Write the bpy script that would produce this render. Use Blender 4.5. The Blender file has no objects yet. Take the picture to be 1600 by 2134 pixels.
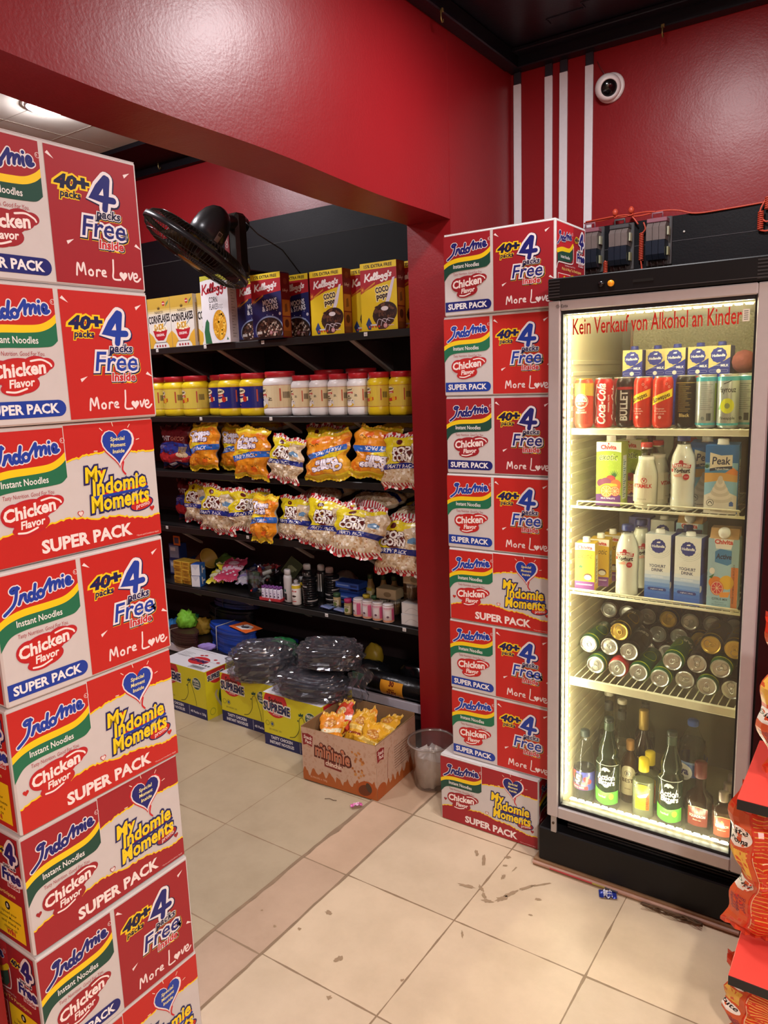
import bpy, math, random
from mathutils import Vector, Matrix
random.seed(7)
SC = bpy.context.scene
COL = SC.collection
PI = math.pi

# ------------------------------------------------------------------ camera
cam_data = bpy.data.cameras.new('camera')
cam_data.sensor_fit = 'VERTICAL'
cam_data.sensor_height = 36.0
cam_data.lens = 26.39
cam_data.clip_start = 0.01
cam = bpy.data.objects.new('camera', cam_data)
COL.objects.link(cam)
CX, CY, CZ = (0.82491, 0.06886, -0.56105), (0.56419, -0.16149, 0.8097), (-0.03485, -0.98447, -0.17207)
cam.matrix_world = Matrix(((CX[0], -CX[1], -CX[2], 0), (CY[0], -CY[1], -CY[2], 0), (CZ[0], -CZ[1], -CZ[2], 1.58), (0, 0, 0, 1)))
SC.camera = cam

# ------------------------------------------------------------------ world, exposure, lights
SC.view_settings.view_transform = 'Standard'
SC.view_settings.look = 'None'
SC.view_settings.gamma = 1.0
SC.view_settings.use_curve_mapping = False
SC.view_settings.exposure = 0.12
w = bpy.data.worlds.new('world')
SC.world = w
w.use_nodes = True
w.node_tree.nodes['Background'].inputs[0].default_value = (0.5, 0.45, 0.42, 1)
w.node_tree.nodes['Background'].inputs[1].default_value = 0.05

def disc_light(name, loc, power, radius, color=(1, 1, 1)):
    l = bpy.data.lights.new(name, 'AREA')
    l.shape = 'DISK'
    l.size = radius * 2
    l.energy = power
    l.color = color
    o = bpy.data.objects.new(name, l)
    o.location = loc
    COL.objects.link(o)
    return o

disc_light('downlight_and_fill', (-0.70, 2.0, 2.785), 20, 0.09, (1.0, 0.97, 0.98))
disc_light('downlight_and_fill', (1.15, -0.85, 2.785), 92, 0.14, (1.0, 0.92, 0.84))  # added fill light behind the camera, evens out the carton piles
disc_light('downlight_and_fill', (1.10, 0.9, 2.785), 44, 0.12, (1.0, 0.92, 0.84))  # second added fill, off to the right, no known lamp

# ------------------------------------------------------------------ materials
def lin(c):
    return c / 12.92 if c <= 0.04045 else ((c + 0.055) / 1.055) ** 2.4
def rgb(h):
    h = h.lstrip('#')
    return tuple(lin(int(h[i:i + 2], 16) / 255) for i in (0, 2, 4)) + (1.0,)
_M = {}
def mat(hexc, rough=0.5, metal=0.0, var=0.05, scale=60, bump=0.0, emit=0.0, spec=0.5, trans=0.0, ior=1.45, coat=0.0, name=None):
    key = (hexc, rough, metal, var, scale, bump, emit, spec, trans, ior, coat)
    if key in _M: return _M[key]
    m = bpy.data.materials.new(name or ('surface_' + hexc.lstrip('#')))
    m.use_nodes = True
    nt = m.node_tree
    b = nt.nodes['Principled BSDF']
    c = rgb(hexc)
    b.inputs['Base Color'].default_value = c
    b.inputs['Roughness'].default_value = rough
    b.inputs['Metallic'].default_value = metal
    b.inputs['Specular IOR Level'].default_value = spec
    b.inputs['Transmission Weight'].default_value = trans
    b.inputs['IOR'].default_value = ior
    b.inputs['Coat Weight'].default_value = coat
    if emit:
        b.inputs['Emission Color'].default_value = c
        b.inputs['Emission Strength'].default_value = emit
    if var or bump:
        tc = nt.nodes.new('ShaderNodeTexCoord')
        n = nt.nodes.new('ShaderNodeTexNoise')
        n.inputs['Scale'].default_value = scale
        n.inputs['Detail'].default_value = 4
        nt.links.new(tc.outputs['Object'], n.inputs['Vector'])
        if var:
            mx = nt.nodes.new('ShaderNodeMix'); mx.data_type = 'RGBA'
            mx.inputs[6].default_value = tuple(min(1, x * (1 - var)) for x in c[:3]) + (1,)
            mx.inputs[7].default_value = tuple(min(1, x * (1 + var)) for x in c[:3]) + (1,)
            nt.links.new(n.outputs['Fac'], mx.inputs[0])
            nt.links.new(mx.outputs[2], b.inputs['Base Color'])
        if bump:
            bp = nt.nodes.new('ShaderNodeBump')
            bp.inputs['Strength'].default_value = bump
            bp.inputs['Distance'].default_value = 0.01
            nt.links.new(n.outputs['Fac'], bp.inputs['Height'])
            nt.links.new(bp.outputs['Normal'], b.inputs['Normal'])
    _M[key] = m
    return m
def ink(h):            # matt print on card
    return mat(h, 0.45, 0, 0.03, 40)
def gloss_ink(h):      # print on foil or plastic film
    return mat(h, 0.25, 0, 0.03, 40)
def clear_mat(name, tint='#ffffff', strength=0.05, rough=0.02, fres=1.45, haze=None):
    # thin clear sheet: see-through with a fresnel sheen (and optional milky haze)
    if name in _M: return _M[name]
    m = bpy.data.materials.new(name)
    m.use_nodes = True
    nt = m.node_tree
    nt.nodes.remove(nt.nodes['Principled BSDF'])
    out = nt.nodes['Material Output']
    t = nt.nodes.new('ShaderNodeBsdfTransparent'); t.inputs[0].default_value = rgb(tint)
    g = nt.nodes.new('ShaderNodeBsdfGlossy'); g.inputs['Roughness'].default_value = rough
    # reflectance rises towards grazing angles, alike from both sides of the sheet
    f = nt.nodes.new('ShaderNodeLayerWeight'); f.inputs['Blend'].default_value = 0.5
    p5 = nt.nodes.new('ShaderNodeMath'); p5.operation = 'POWER'; p5.inputs[1].default_value = 4.0
    nt.links.new(f.outputs['Facing'], p5.inputs[0])
    a = nt.nodes.new('ShaderNodeMath'); a.operation = 'MULTIPLY_ADD'; a.use_clamp = True
    a.inputs[1].default_value = 0.75; a.inputs[2].default_value = strength + ((fres - 1) / (fres + 1)) ** 2
    nt.links.new(p5.outputs[0], a.inputs[0])
    base = t
    if haze:
        d = nt.nodes.new('ShaderNodeBsdfDiffuse'); d.inputs[0].default_value = rgb(haze[0])
        tl = nt.nodes.new('ShaderNodeBsdfTranslucent'); tl.inputs[0].default_value = rgb(haze[0])
        dm = nt.nodes.new('ShaderNodeMixShader'); dm.inputs[0].default_value = .5
        nt.links.new(d.outputs[0], dm.inputs[1]); nt.links.new(tl.outputs[0], dm.inputs[2])
        hm = nt.nodes.new('ShaderNodeMixShader'); hm.inputs[0].default_value = haze[1]
        nt.links.new(t.outputs[0], hm.inputs[1]); nt.links.new(dm.outputs[0], hm.inputs[2])
        base = hm
    mx = nt.nodes.new('ShaderNodeMixShader')
    nt.links.new(a.outputs[0], mx.inputs[0])
    nt.links.new(base.outputs[0], mx.inputs[1]); nt.links.new(g.outputs[0], mx.inputs[2])
    nt.links.new(mx.outputs[0], out.inputs['Surface'])
    _M[name] = m
    return m

# ------------------------------------------------------------------ mesh builder
class MB:
    def __init__(s):
        s.v = []; s.f = []; s.m = []; s.mats = []; s.sm = []
    def mi(s, m):
        if m not in s.mats: s.mats.append(m)
        return s.mats.index(m)
    def add(s, vs, fs, m, smooth=False):
        o = len(s.v); k = s.mi(m)
        s.v.extend([tuple(p) for p in vs])
        for f in fs:
            s.f.append(tuple(i + o for i in f)); s.m.append(k); s.sm.append(smooth)
        return s
    def mesh(s, name):
        me = bpy.data.meshes.new(name)
        me.from_pydata(s.v, [], s.f)
        for m in s.mats: me.materials.append(m)
        me.polygons.foreach_set('material_index', s.m)
        me.polygons.foreach_set('use_smooth', s.sm)
        me.update()
        return me
    def build(s, name, parent=None, loc=(0, 0, 0), rz=0.0):
        o = bpy.data.objects.new(name, s.mesh(name))
        COL.objects.link(o)
        if parent: o.parent = parent
        o.location = loc
        o.rotation_euler = (0, 0, rz)
        return o
    # -- shapes
    def box(s, x0, x1, y0, y1, z0, z1, m, bev=0.0, M=None):
        if bev <= 0:
            vs = [(x, y, z) for z in (z0, z1) for y in (y0, y1) for x in (x0, x1)]
            fs = [(0, 2, 3, 1), (4, 5, 7, 6), (0, 1, 5, 4), (2, 6, 7, 3), (0, 4, 6, 2), (1, 3, 7, 5)]
            if M: vs = [M @ Vector(p) for p in vs]
            return s.add(vs, fs, m)
        b = min(bev, (x1 - x0) * .49, (y1 - y0) * .49, (z1 - z0) * .49)
        vs = []; idx = {}
        X = (x0, x1); Y = (y0, y1); Z = (z0, z1)
        for i in (0, 1):
            for j in (0, 1):
                for k in (0, 1):
                    sx, sy, sz = (1, -1)[i], (1, -1)[j], (1, -1)[k]
                    idx[i, j, k, 0] = len(vs); vs.append((X[i], Y[j] + sy * b, Z[k] + sz * b))
                    idx[i, j, k, 1] = len(vs); vs.append((X[i] + sx * b, Y[j], Z[k] + sz * b))
                    idx[i, j, k, 2] = len(vs); vs.append((X[i] + sx * b, Y[j] + sy * b, Z[k]))
        fs = []
        for i in (0, 1):
            q = [idx[i, 0, 0, 0], idx[i, 1, 0, 0], idx[i, 1, 1, 0], idx[i, 0, 1, 0]]; fs.append(q if i else q[::-1])
            q = [idx[0, i, 0, 1], idx[1, i, 0, 1], idx[1, i, 1, 1], idx[0, i, 1, 1]]; fs.append(q[::-1] if i else q)
            q = [idx[0, 0, i, 2], idx[1, 0, i, 2], idx[1, 1, i, 2], idx[0, 1, i, 2]]; fs.append(q if i else q[::-1])
        for i in (0, 1):
            for j in (0, 1):
                q = [idx[i, j, 0, 0], idx[i, j, 1, 0], idx[i, j, 1, 1], idx[i, j, 0, 1]]; fs.append(q if i == j else q[::-1])
                q = [idx[i, 0, j, 0], idx[i, 1, j, 0], idx[i, 1, j, 2], idx[i, 0, j, 2]]; fs.append(q[::-1] if i == j else q)
                q = [idx[0, i, j, 1], idx[1, i, j, 1], idx[1, i, j, 2], idx[0, i, j, 2]]; fs.append(q if i == j else q[::-1])
                for k in (0, 1):
                    q = [idx[i, j, k, 0], idx[i, j, k, 1], idx[i, j, k, 2]]; fs.append(q if (i + j + k) % 2 else q[::-1])
        if M: vs = [M @ Vector(p) for p in vs]
        return s.add(vs, [tuple(f) for f in fs], m)
    def lathe(s, prof, m, seg=24, M=None, sx=1.0, sy=1.0, cap0=True, cap1=True, smooth=True, wob=None):
        vs = []; fs = []
        n = len(prof)
        for (r, z) in prof:
            for i in range(seg):
                a = 2 * PI * i / seg
                k = wob(a, z) if wob else 1.0
                vs.append((r * k * sx * math.cos(a), r * k * sy * math.sin(a), z))
        for j in range(n - 1):
            for i in range(seg):
                i2 = (i + 1) % seg
                fs.append((j * seg + i, j * seg + i2, (j + 1) * seg + i2, (j + 1) * seg + i))
        if M: vs = [M @ Vector(p) for p in vs]
        s.add(vs, fs, m, smooth)
        o = len(s.v) - len(vs); k = s.mi(m)
        if cap0: s.f.append(tuple(o + i for i in range(seg))[::-1]); s.m.append(k); s.sm.append(False)
        if cap1: s.f.append(tuple(o + (n - 1) * seg + i for i in range(seg))); s.m.append(k); s.sm.append(False)
        return s
    def tube(s, pts, r, m, seg=8, closed=False, caps=True):
        pts = [Vector(p) for p in pts]
        n = len(pts); vs = []; fs = []
        up = None
        rr = r if isinstance(r, (list, tuple)) else [r] * n
        for i, p in enumerate(pts):
            if closed: t = pts[(i + 1) % n] - pts[i - 1]
            else: t = pts[min(i + 1, n - 1)] - pts[max(i - 1, 0)]
            if t.length < 1e-9: t = Vector((0, 0, 1))
            t.normalize()
            if up is None:
                up = Vector((0, 0, 1)) if abs(t.z) < .9 else Vector((1, 0, 0))
            a = t.cross(up)
            if a.length < 1e-6: a = t.orthogonal()
            a.normalize(); b = a.cross(t).normalized(); up = b
            for k in range(seg):
                an = 2 * PI * k / seg
                vs.append(p + (a * math.cos(an) + b * math.sin(an)) * rr[i])
        for i in range(n if closed else n - 1):
            j = (i + 1) % n
            for k in range(seg):
                k2 = (k + 1) % seg
                fs.append((i * seg + k, j * seg + k, j * seg + k2, i * seg + k2))
        if caps and not closed:
            fs.append(tuple(range(seg))); fs.append(tuple((n - 1) * seg + k for k in range(seg))[::-1])
        return s.add(vs, fs, m, True)
    def prism(s, poly, axis, a, b, m, M=None):
        # poly: 2D outline extruded along axis between a and b
        def P(u, v, t):
            return {'x': (t, u, v), 'y': (u, t, v), 'z': (u, v, t)}[axis]
        n = len(poly)
        vs = [P(u, v, a) for u, v in poly] + [P(u, v, b) for u, v in poly]
        fs = [tuple(range(n))[::-1], tuple(range(n, 2 * n))] + [(i, (i + 1) % n, n + (i + 1) % n, n + i) for i in range(n)]
        if M: vs = [M @ Vector(p) for p in vs]
        return s.add(vs, fs, m)
    def grid(s, fn, nu, nv, m, smooth=True, closed_u=False):
        vs = [fn(i / nu, j / nv) for j in range(nv + 1) for i in range(nu + (0 if closed_u else 1))]
        W = nu if closed_u else nu + 1
        fs = []
        for j in range(nv):
            for i in range(nu):
                i2 = (i + 1) % W
                fs.append((j * W + i, j * W + i2, (j + 1) * W + i2, (j + 1) * W + i))
        return s.add(vs, fs, m, smooth)

# ------------------------------------------------------------------ scene bookkeeping
def tag(o, label=None, cat=None, group=None, kind=None):
    if label: o['label'] = label
    if cat: o['category'] = cat
    if group: o['group'] = group
    if kind: o['kind'] = kind
    return o
def empty(name, loc=(0, 0, 0), rz=0.0, label=None, cat=None, group=None):
    o = bpy.data.objects.new(name, None)
    o.empty_display_size = 0.05
    COL.objects.link(o)
    o.location = loc
    o.rotation_euler = (0, 0, rz)
    return tag(o, label, cat, group)
KIDS = {}
def copy_tree(o, parent=None):
    c = o.copy(); COL.objects.link(c)
    if parent: c.parent = parent
    for ch in [x for x in COL.objects if x.parent == o]:
        copy_tree(ch, c)
    return c
PROTO = {}
def place(key, maker, loc, rz, label, group=None, rot=None, cat=None):
    # first use moves the original itself, later uses copy it with all its parts
    if key not in PROTO:
        PROTO[key] = maker(); o = PROTO[key]
    else:
        o = copy_tree(PROTO[key])
    o.location = loc
    o.rotation_euler = rot if rot else (0, 0, rz)
    o['label'] = label
    if group: o['group'] = group
    elif 'group' in o: del o['group']
    if cat: o['category'] = cat
    return o
def structure(o):
    o['kind'] = 'structure'
    return o

# ------------------------------------------------------------------ printed artwork (polygons, strokes and lettering)
_TX = {}
def text_tris(st, bold, shear):
    k = (st, bold, shear)
    if k not in _TX:
        c = bpy.data.curves.new('lettering', 'FONT')
        c.body = st; c.offset = bold; c.shear = shear; c.resolution_u = 2
        o = bpy.data.objects.new('lettering', c)
        me = o.to_mesh()
        me.calc_loop_triangles()
        vs = [(v.co.x, v.co.y) for v in me.vertices]
        ix = [tuple(t.vertices) for t in me.loop_triangles]
        tr = [tuple(vs[i] for i in t) for t in ix]
        o.to_mesh_clear()
        bpy.data.objects.remove(o); bpy.data.curves.remove(c)
        xs = [p[0] for p in vs] or [0, 1]; ys = [p[1] for p in vs] or [0, 1]
        # split into separate glyph islands
        par = list(range(len(vs)))
        def find(i):
            while par[i] != i:
                par[i] = par[par[i]]; i = par[i]
            return i
        for t in ix:
            a = find(t[0]); par[find(t[1])] = a; par[find(t[2])] = a
        isl = {}
        for t, q in zip(ix, tr): isl.setdefault(find(t[0]), []).append(q)
        _TX[k] = (list(isl.values()), min(xs), max(xs), min(ys), max(ys))
    return _TX[k]
def area2(t):
    return (t[1][0] - t[0][0]) * (t[2][1] - t[0][1]) - (t[2][0] - t[0][0]) * (t[1][1] - t[0][1])
def tessellate(poly):
    from mathutils.geometry import tessellate_polygon
    return [tuple(poly[i] for i in t) for t in tessellate_polygon([[Vector((p[0], p[1], 0)) for p in poly]])]
def spline(pts, n=6):
    out = []
    P = [pts[0]] + list(pts) + [pts[-1]]
    for i in range(1, len(P) - 2):
        p0, p1, p2, p3 = P[i - 1:i + 3]
        for k in range(n):
            t = k / n
            out.append(tuple(0.5 * (2 * p1[d] + (p2[d] - p0[d]) * t + (2 * p0[d] - 5 * p1[d] + 4 * p2[d] - p3[d]) * t * t + (3 * p1[d] - p0[d] - 3 * p2[d] + p3[d]) * t ** 3) for d in (0, 1)))
    out.append(tuple(pts[-1]))
    return out
class Art:
    # flat artwork in its own (u, v) coordinates; every shape has a colour and a layer
    def __init__(s):
        s.t = []; s.bounds = None; s.k = 0
    def tri(s, ts, col, lay):
        s.k += 1                      # shapes of one layer lie a hair apart so that none are coplanar
        lay = lay + (s.k % 15) * .055
        for t in ts:
            a = area2(t)
            if abs(a) > 1e-12:
                s.t.append((t if a > 0 else (t[0], t[2], t[1]), col, lay))
        return s
    def poly(s, pts, col, lay=0): return s.tri(tessellate(pts), col, lay)
    def rect(s, x0, y0, x1, y1, col, lay=0): return s.tri([((x0, y0), (x1, y0), (x1, y1)), ((x0, y0), (x1, y1), (x0, y1))], col, lay)
    def ell(s, cx, cy, rx, ry, col, lay=0, n=28, rot=0.0):
        p = [(cx + rx * math.cos(2 * PI * i / n) * math.cos(rot) - ry * math.sin(2 * PI * i / n) * math.sin(rot), cy + rx * math.cos(2 * PI * i / n) * math.sin(rot) + ry * math.sin(2 * PI * i / n) * math.cos(rot)) for i in range(n)]
        return s.tri([(p[0], p[i], p[i + 1]) for i in range(1, n - 1)], col, lay)
    def band(s, lower, upper, col, lay=0):   # region between two curves sampled at the same x
        ts = []
        for i in range(len(lower) - 1):
            a, b, c, d = lower[i], lower[i + 1], upper[i + 1], upper[i]
            ts += [(a, b, c), (a, c, d)]
        return s.tri(ts, col, lay)
    def stroke(s, pts, w, col, lay=0, smooth=True):
        if smooth and len(pts) > 2: pts = spline(pts, 5)
        ts = []
        n = len(pts)
        closed = math.dist(pts[0], pts[-1]) < 1e-6
        L, Rr = [], []
        for i in range(n):
            a = pts[i - 1] if i else (pts[-2] if closed else pts[0])
            b = pts[i + 1] if i < n - 1 else (pts[1] if closed else pts[-1])
            dx, dy = b[0] - a[0], b[1] - a[1]; D = math.hypot(dx, dy) or 1e-9
            nx, ny = -dy / D * w / 2, dx / D * w / 2
            L.append((pts[i][0] + nx, pts[i][1] + ny)); Rr.append((pts[i][0] - nx, pts[i][1] - ny))
        s.band(Rr, L, col, lay)
        if not closed:
            for i, j in ((0, 1), (n - 1, n - 2)):
                an = math.atan2(pts[i][1] - pts[j][1], pts[i][0] - pts[j][0])
                cp = [(pts[i][0] + w / 2 * math.cos(an + PI * (k / 6 - .5)), pts[i][1] + w / 2 * math.sin(an + PI * (k / 6 - .5))) for k in range(7)]
                s.tri([(cp[0], cp[k], cp[k + 1]) for k in range(1, 6)], col, lay)
        return s
    def text(s, st, x, y, h, col, lay=0, bold=0.0, shear=0.0, w=None, align='L', rot=0.0, warp=None):
        # cap height h, optional target width w, anchored on its base line
        base = text_tris(st, 0.0, shear)
        tr = base[0] if not bold else text_tris(st, bold, shear)[0]
        x0, x1 = base[1], base[2]
        k = h / 0.69
        kx = k if w is None else w / max(1e-6, x1 - x0)
        off = {'L': x0, 'C': (x0 + x1) / 2, 'R': x1}[align]
        ca, sa = math.cos(rot), math.sin(rot)
        def T(p):
            a, b = (p[0] - off) * kx, p[1] * k
            if warp: a, b = warp(a, b)
            return (x + a * ca - b * sa, y + a * sa + b * ca)
        for g in tr: s.tri([tuple(T(p) for p in t) for t in g], col, lay)
        return s
    def otext(s, st, x, y, h, col, out, lay=0, bold=0.02, ow=0.05, **kw):
        s.text(st, x, y, h, out, lay, bold + ow, **kw)
        return s.text(st, x, y, h, col, lay + 1, bold, **kw)
    def clip(s, x0, y0, x1, y1):
        s.bounds = (x0, y0, x1, y1); return s
def clip_half(p, ax, val, sign):
    out = []
    n = len(p)
    for i in range(n):
        a, b = p[i], p[(i + 1) % n]
        da, db = sign * (a[ax] - val), sign * (b[ax] - val)
        if da >= 0: out.append(a)
        if (da > 0 and db < 0) or (da < 0 and db > 0):
            t = da / (da - db)
            out.append((a[0] + (b[0] - a[0]) * t, a[1] + (b[1] - a[1]) * t))
    return out
def cells(poly, ax, lo, step):
    a = min(p[ax] for p in poly); b = max(p[ax] for p in poly)
    i0 = int(math.floor((a - lo) / step + 1e-7)); i1 = int(math.ceil((b - lo) / step - 1e-7))
    if i1 - i0 <= 1: return [poly]
    out = []
    for i in range(i0, i1):
        q = clip_half(poly, ax, lo + i * step, 1)
        if len(q) > 2: q = clip_half(q, ax, lo + (i + 1) * step, -1)
        if len(q) > 2: out.append(q)
    return out
def lay_art(mb, art, fn, eps=0.0002, inkfn=ink, du=None, dv=None, u0=0.0, v0=0.0, diag=False):
    # wraps the artwork on a surface given by fn(u, v, height)
    for t, col, lay in art.t:
        ps = [t]
        if art.bounds:
            x0, y0, x1, y1 = art.bounds
            for ax, val, sg in ((0, x0, 1), (0, x1, -1), (1, y0, 1), (1, y1, -1)):
                ps = [q for q in (clip_half(p, ax, val, sg) for p in ps) if len(q) > 2]
        if du: ps = [q for p in ps for q in cells(p, 0, u0, du)]
        if dv: ps = [q for p in ps for q in cells(p, 1, v0, dv)]
        m = inkfn(col)
        h = eps * (lay + 1)
        for p in ps:
            mb.add([fn(u, v, h) for u, v in p], [tuple(range(len(p)))], m, bool(du))
def flat(o, U, V):
    o, U, V = Vector(o), Vector(U), Vector(V)
    N = U.cross(V).normalized()
    return lambda u, v, h: o + U * u + V * v + N * h
def cyl(r, z0, a0=-PI / 2, sy=1.0):
    # u along the girth in metres (0 at the front, towards +x), v up; front looks to -y
    return lambda u, v, h: ((r + h) * math.cos(a0 + u / r), (r * sy + h) * math.sin(a0 + u / r), z0 + v)
# ================================================================== the room
RED = None
def wall_paint(name, hexc, rough=0.32, bump=0.25, spec=.5):
    m = mat(hexc, rough, 0, 0.10, 3.5, 0, spec=spec, name=name)
    nt = m.node_tree; b = nt.nodes['Principled BSDF']
    tc = nt.nodes.new('ShaderNodeTexCoord')
    n1 = nt.nodes.new('ShaderNodeTexNoise'); n1.inputs['Scale'].default_value = 130; n1.inputs['Detail'].default_value = 3
    n2 = nt.nodes.new('ShaderNodeTexNoise'); n2.inputs['Scale'].default_value = 7; n2.inputs['Detail'].default_value = 2
    ad = nt.nodes.new('ShaderNodeMath'); ad.operation = 'MULTIPLY_ADD'; ad.inputs[1].default_value = 4.0
    bp = nt.nodes.new('ShaderNodeBump'); bp.inputs['Strength'].default_value = bump; bp.inputs['Distance'].default_value = 0.004
    nt.links.new(tc.outputs['Object'], n1.inputs['Vector']); nt.links.new(tc.outputs['Object'], n2.inputs['Vector'])
    nt.links.new(n2.outputs['Fac'], ad.inputs[0]); nt.links.new(n1.outputs['Fac'], ad.inputs[2])
    nt.links.new(ad.outputs[0], bp.inputs['Height']); nt.links.new(bp.outputs['Normal'], b.inputs['Normal'])
    return m
RED = wall_paint('red_gloss_paint', '#85151b', 0.37, 0.11)
BLACKP = wall_paint('black_gloss_paint', '#0c0b10', 0.5, 0.10, .22)
CEILB = wall_paint('navy_black_ceiling_paint', '#10121c', 0.33, 0.12)

def tile_mat(name, hexc, x0, sx, y0, sy, gw, grout='#8d765c'):
    m = bpy.data.materials.new(name); m.use_nodes = True
    nt = m.node_tree; b = nt.nodes['Principled BSDF']; L = nt.links.new
    tc = nt.nodes.new('ShaderNodeTexCoord'); sp = nt.nodes.new('ShaderNodeSeparateXYZ'); L(tc.outputs['Object'], sp.inputs[0])
    def mth(op, a, c=None):
        n = nt.nodes.new('ShaderNodeMath'); n.operation = op
        if isinstance(a, (int, float)): n.inputs[0].default_value = a
        else: L(a, n.inputs[0])
        if c is not None:
            if isinstance(c, (int, float)): n.inputs[1].default_value = c
            else: L(c, n.inputs[1])
        return n.outputs[0]
    def axis(out, o, s):
        q = mth('DIVIDE', mth('SUBTRACT', out, o), s)
        fl = mth('FLOOR', q)
        fr = mth('SUBTRACT', q, fl)
        d = mth('MULTIPLY', mth('MINIMUM', fr, mth('SUBTRACT', 1.0, fr)), s)
        return fl, d
    fx, dx = axis(sp.outputs[0], x0, sx)
    fy, dy = axis(sp.outputs[1], y0, sy)
    nz = nt.nodes.new('ShaderNodeTexNoise'); nz.inputs['Scale'].default_value = 9; nz.inputs['Detail'].default_value = 5; L(tc.outputs['Object'], nz.inputs['Vector'])
    gwv = mth('MULTIPLY', mth('POWER', nz.outputs['Fac'], 2.0), gw * 4)
    g = mth('LESS_THAN', mth('MINIMUM', dx, dy), gwv)
    cb = nt.nodes.new('ShaderNodeCombineXYZ'); L(fx, cb.inputs[0]); L(fy, cb.inputs[1])
    wn = nt.nodes.new('ShaderNodeTexWhiteNoise'); L(cb.outputs[0], wn.inputs[0])
    c = rgb(hexc)
    mx = nt.nodes.new('ShaderNodeMix'); mx.data_type = 'RGBA'
    mx.inputs[6].default_value = (c[0] * .90, c[1] * .90, c[2] * .90, 1); mx.inputs[7].default_value = (c[0] * 1.05, c[1] * 1.03, c[2] * 1.0, 1)
    L(wn.outputs[0], mx.inputs[0])
    n3 = nt.nodes.new('ShaderNodeTexNoise'); n3.inputs['Scale'].default_value = 4; n3.inputs['Detail'].default_value = 8; n3.inputs['Roughness'].default_value = 0.65; L(tc.outputs['Object'], n3.inputs['Vector'])
    m2 = nt.nodes.new('ShaderNodeMix'); m2.data_type = 'RGBA'; m2.blend_type = 'MULTIPLY'; m2.inputs[0].default_value = 0.6
    rp = nt.nodes.new('ShaderNodeValToRGB'); rp.color_ramp.elements[0].color = (.72, .70, .66, 1); rp.color_ramp.elements[0].position = .3; rp.color_ramp.elements[1].color = (1.0, 1.0, 1.0, 1); rp.color_ramp.elements[1].position = .62
    L(n3.outputs['Fac'], rp.inputs[0]); L(mx.outputs[2], m2.inputs[6]); L(rp.outputs[0], m2.inputs[7])
    m3 = nt.nodes.new('ShaderNodeMix'); m3.data_type = 'RGBA'; L(g, m3.inputs[0]); L(m2.outputs[2], m3.inputs[6]); m3.inputs[7].default_value = rgb(grout)
    L(m3.outputs[2], b.inputs['Base Color'])
    n4 = nt.nodes.new('ShaderNodeTexNoise'); n4.inputs['Scale'].default_value = 45; n4.inputs['Detail'].default_value = 3; L(tc.outputs['Object'], n4.inputs['Vector'])
    hh = mth('SUBTRACT', mth('MULTIPLY', n4.outputs['Fac'], 0.15), g)
    bp = nt.nodes.new('ShaderNodeBump'); bp.inputs['Strength'].default_value = 0.35; bp.inputs['Distance'].default_value = 0.003; L(hh, bp.inputs['Height']); L(bp.outputs['Normal'], b.inputs['Normal'])
    b.inputs['Roughness'].default_value = 0.42
    return m
T_MAIN = tile_mat('beige_floor_tile', '#d4c0a4', -1.39, 0.3975, 1.320, 0.4015, 0.0022)
T_STRIP = tile_mat('pinkish_threshold_tile', '#c2a78e', -1.39, 0.20, 1.315, 0.404, 0.0025)
T_IN = tile_mat('grey_beige_inner_floor_tile', '#b8a78b', -1.574, 0.3775, 1.722, 0.392, 0.0018)
GROUT = mat('#8a745c', .9, 0, .25, 25, .5)

def plate(mb, x0, x1, y0, y1, z0, z1, m): mb.box(x0, x1, y0, y1, z0, z1, m)
f = MB()
plate(f, -1.386, 1.6, -1.4, 3.01, -0.08, 0, T_MAIN)
plate(f, -1.574, -1.386, -1.4, 3.01, -0.08, 0, T_STRIP)
plate(f, -4.6, -1.574, -1.4, 3.01, -0.08, -0.004, T_IN)
rg = random.Random(3)
for (xx, wd) in ((-1.574, .007), (-1.389, .0045)):      # ragged mortar lines either side of the threshold strip
    lo = []; hi = []
    for i in range(90):
        y = -0.4 + 3.35 * i / 89
        k = rg.uniform(.4, 1.5) + (1.6 if rg.random() < .06 else 0)
        lo.append((xx - wd * rg.uniform(.5, 1.2), y)); hi.append((xx + wd * k, y))
    vs = [(a, y, 0.0012) for a, y in lo] + [(a, y, 0.0012) for a, y in hi]
    f.add(vs, [(i, 90 + i, 91 + i, i + 1) for i in range(89)], GROUT)
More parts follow.
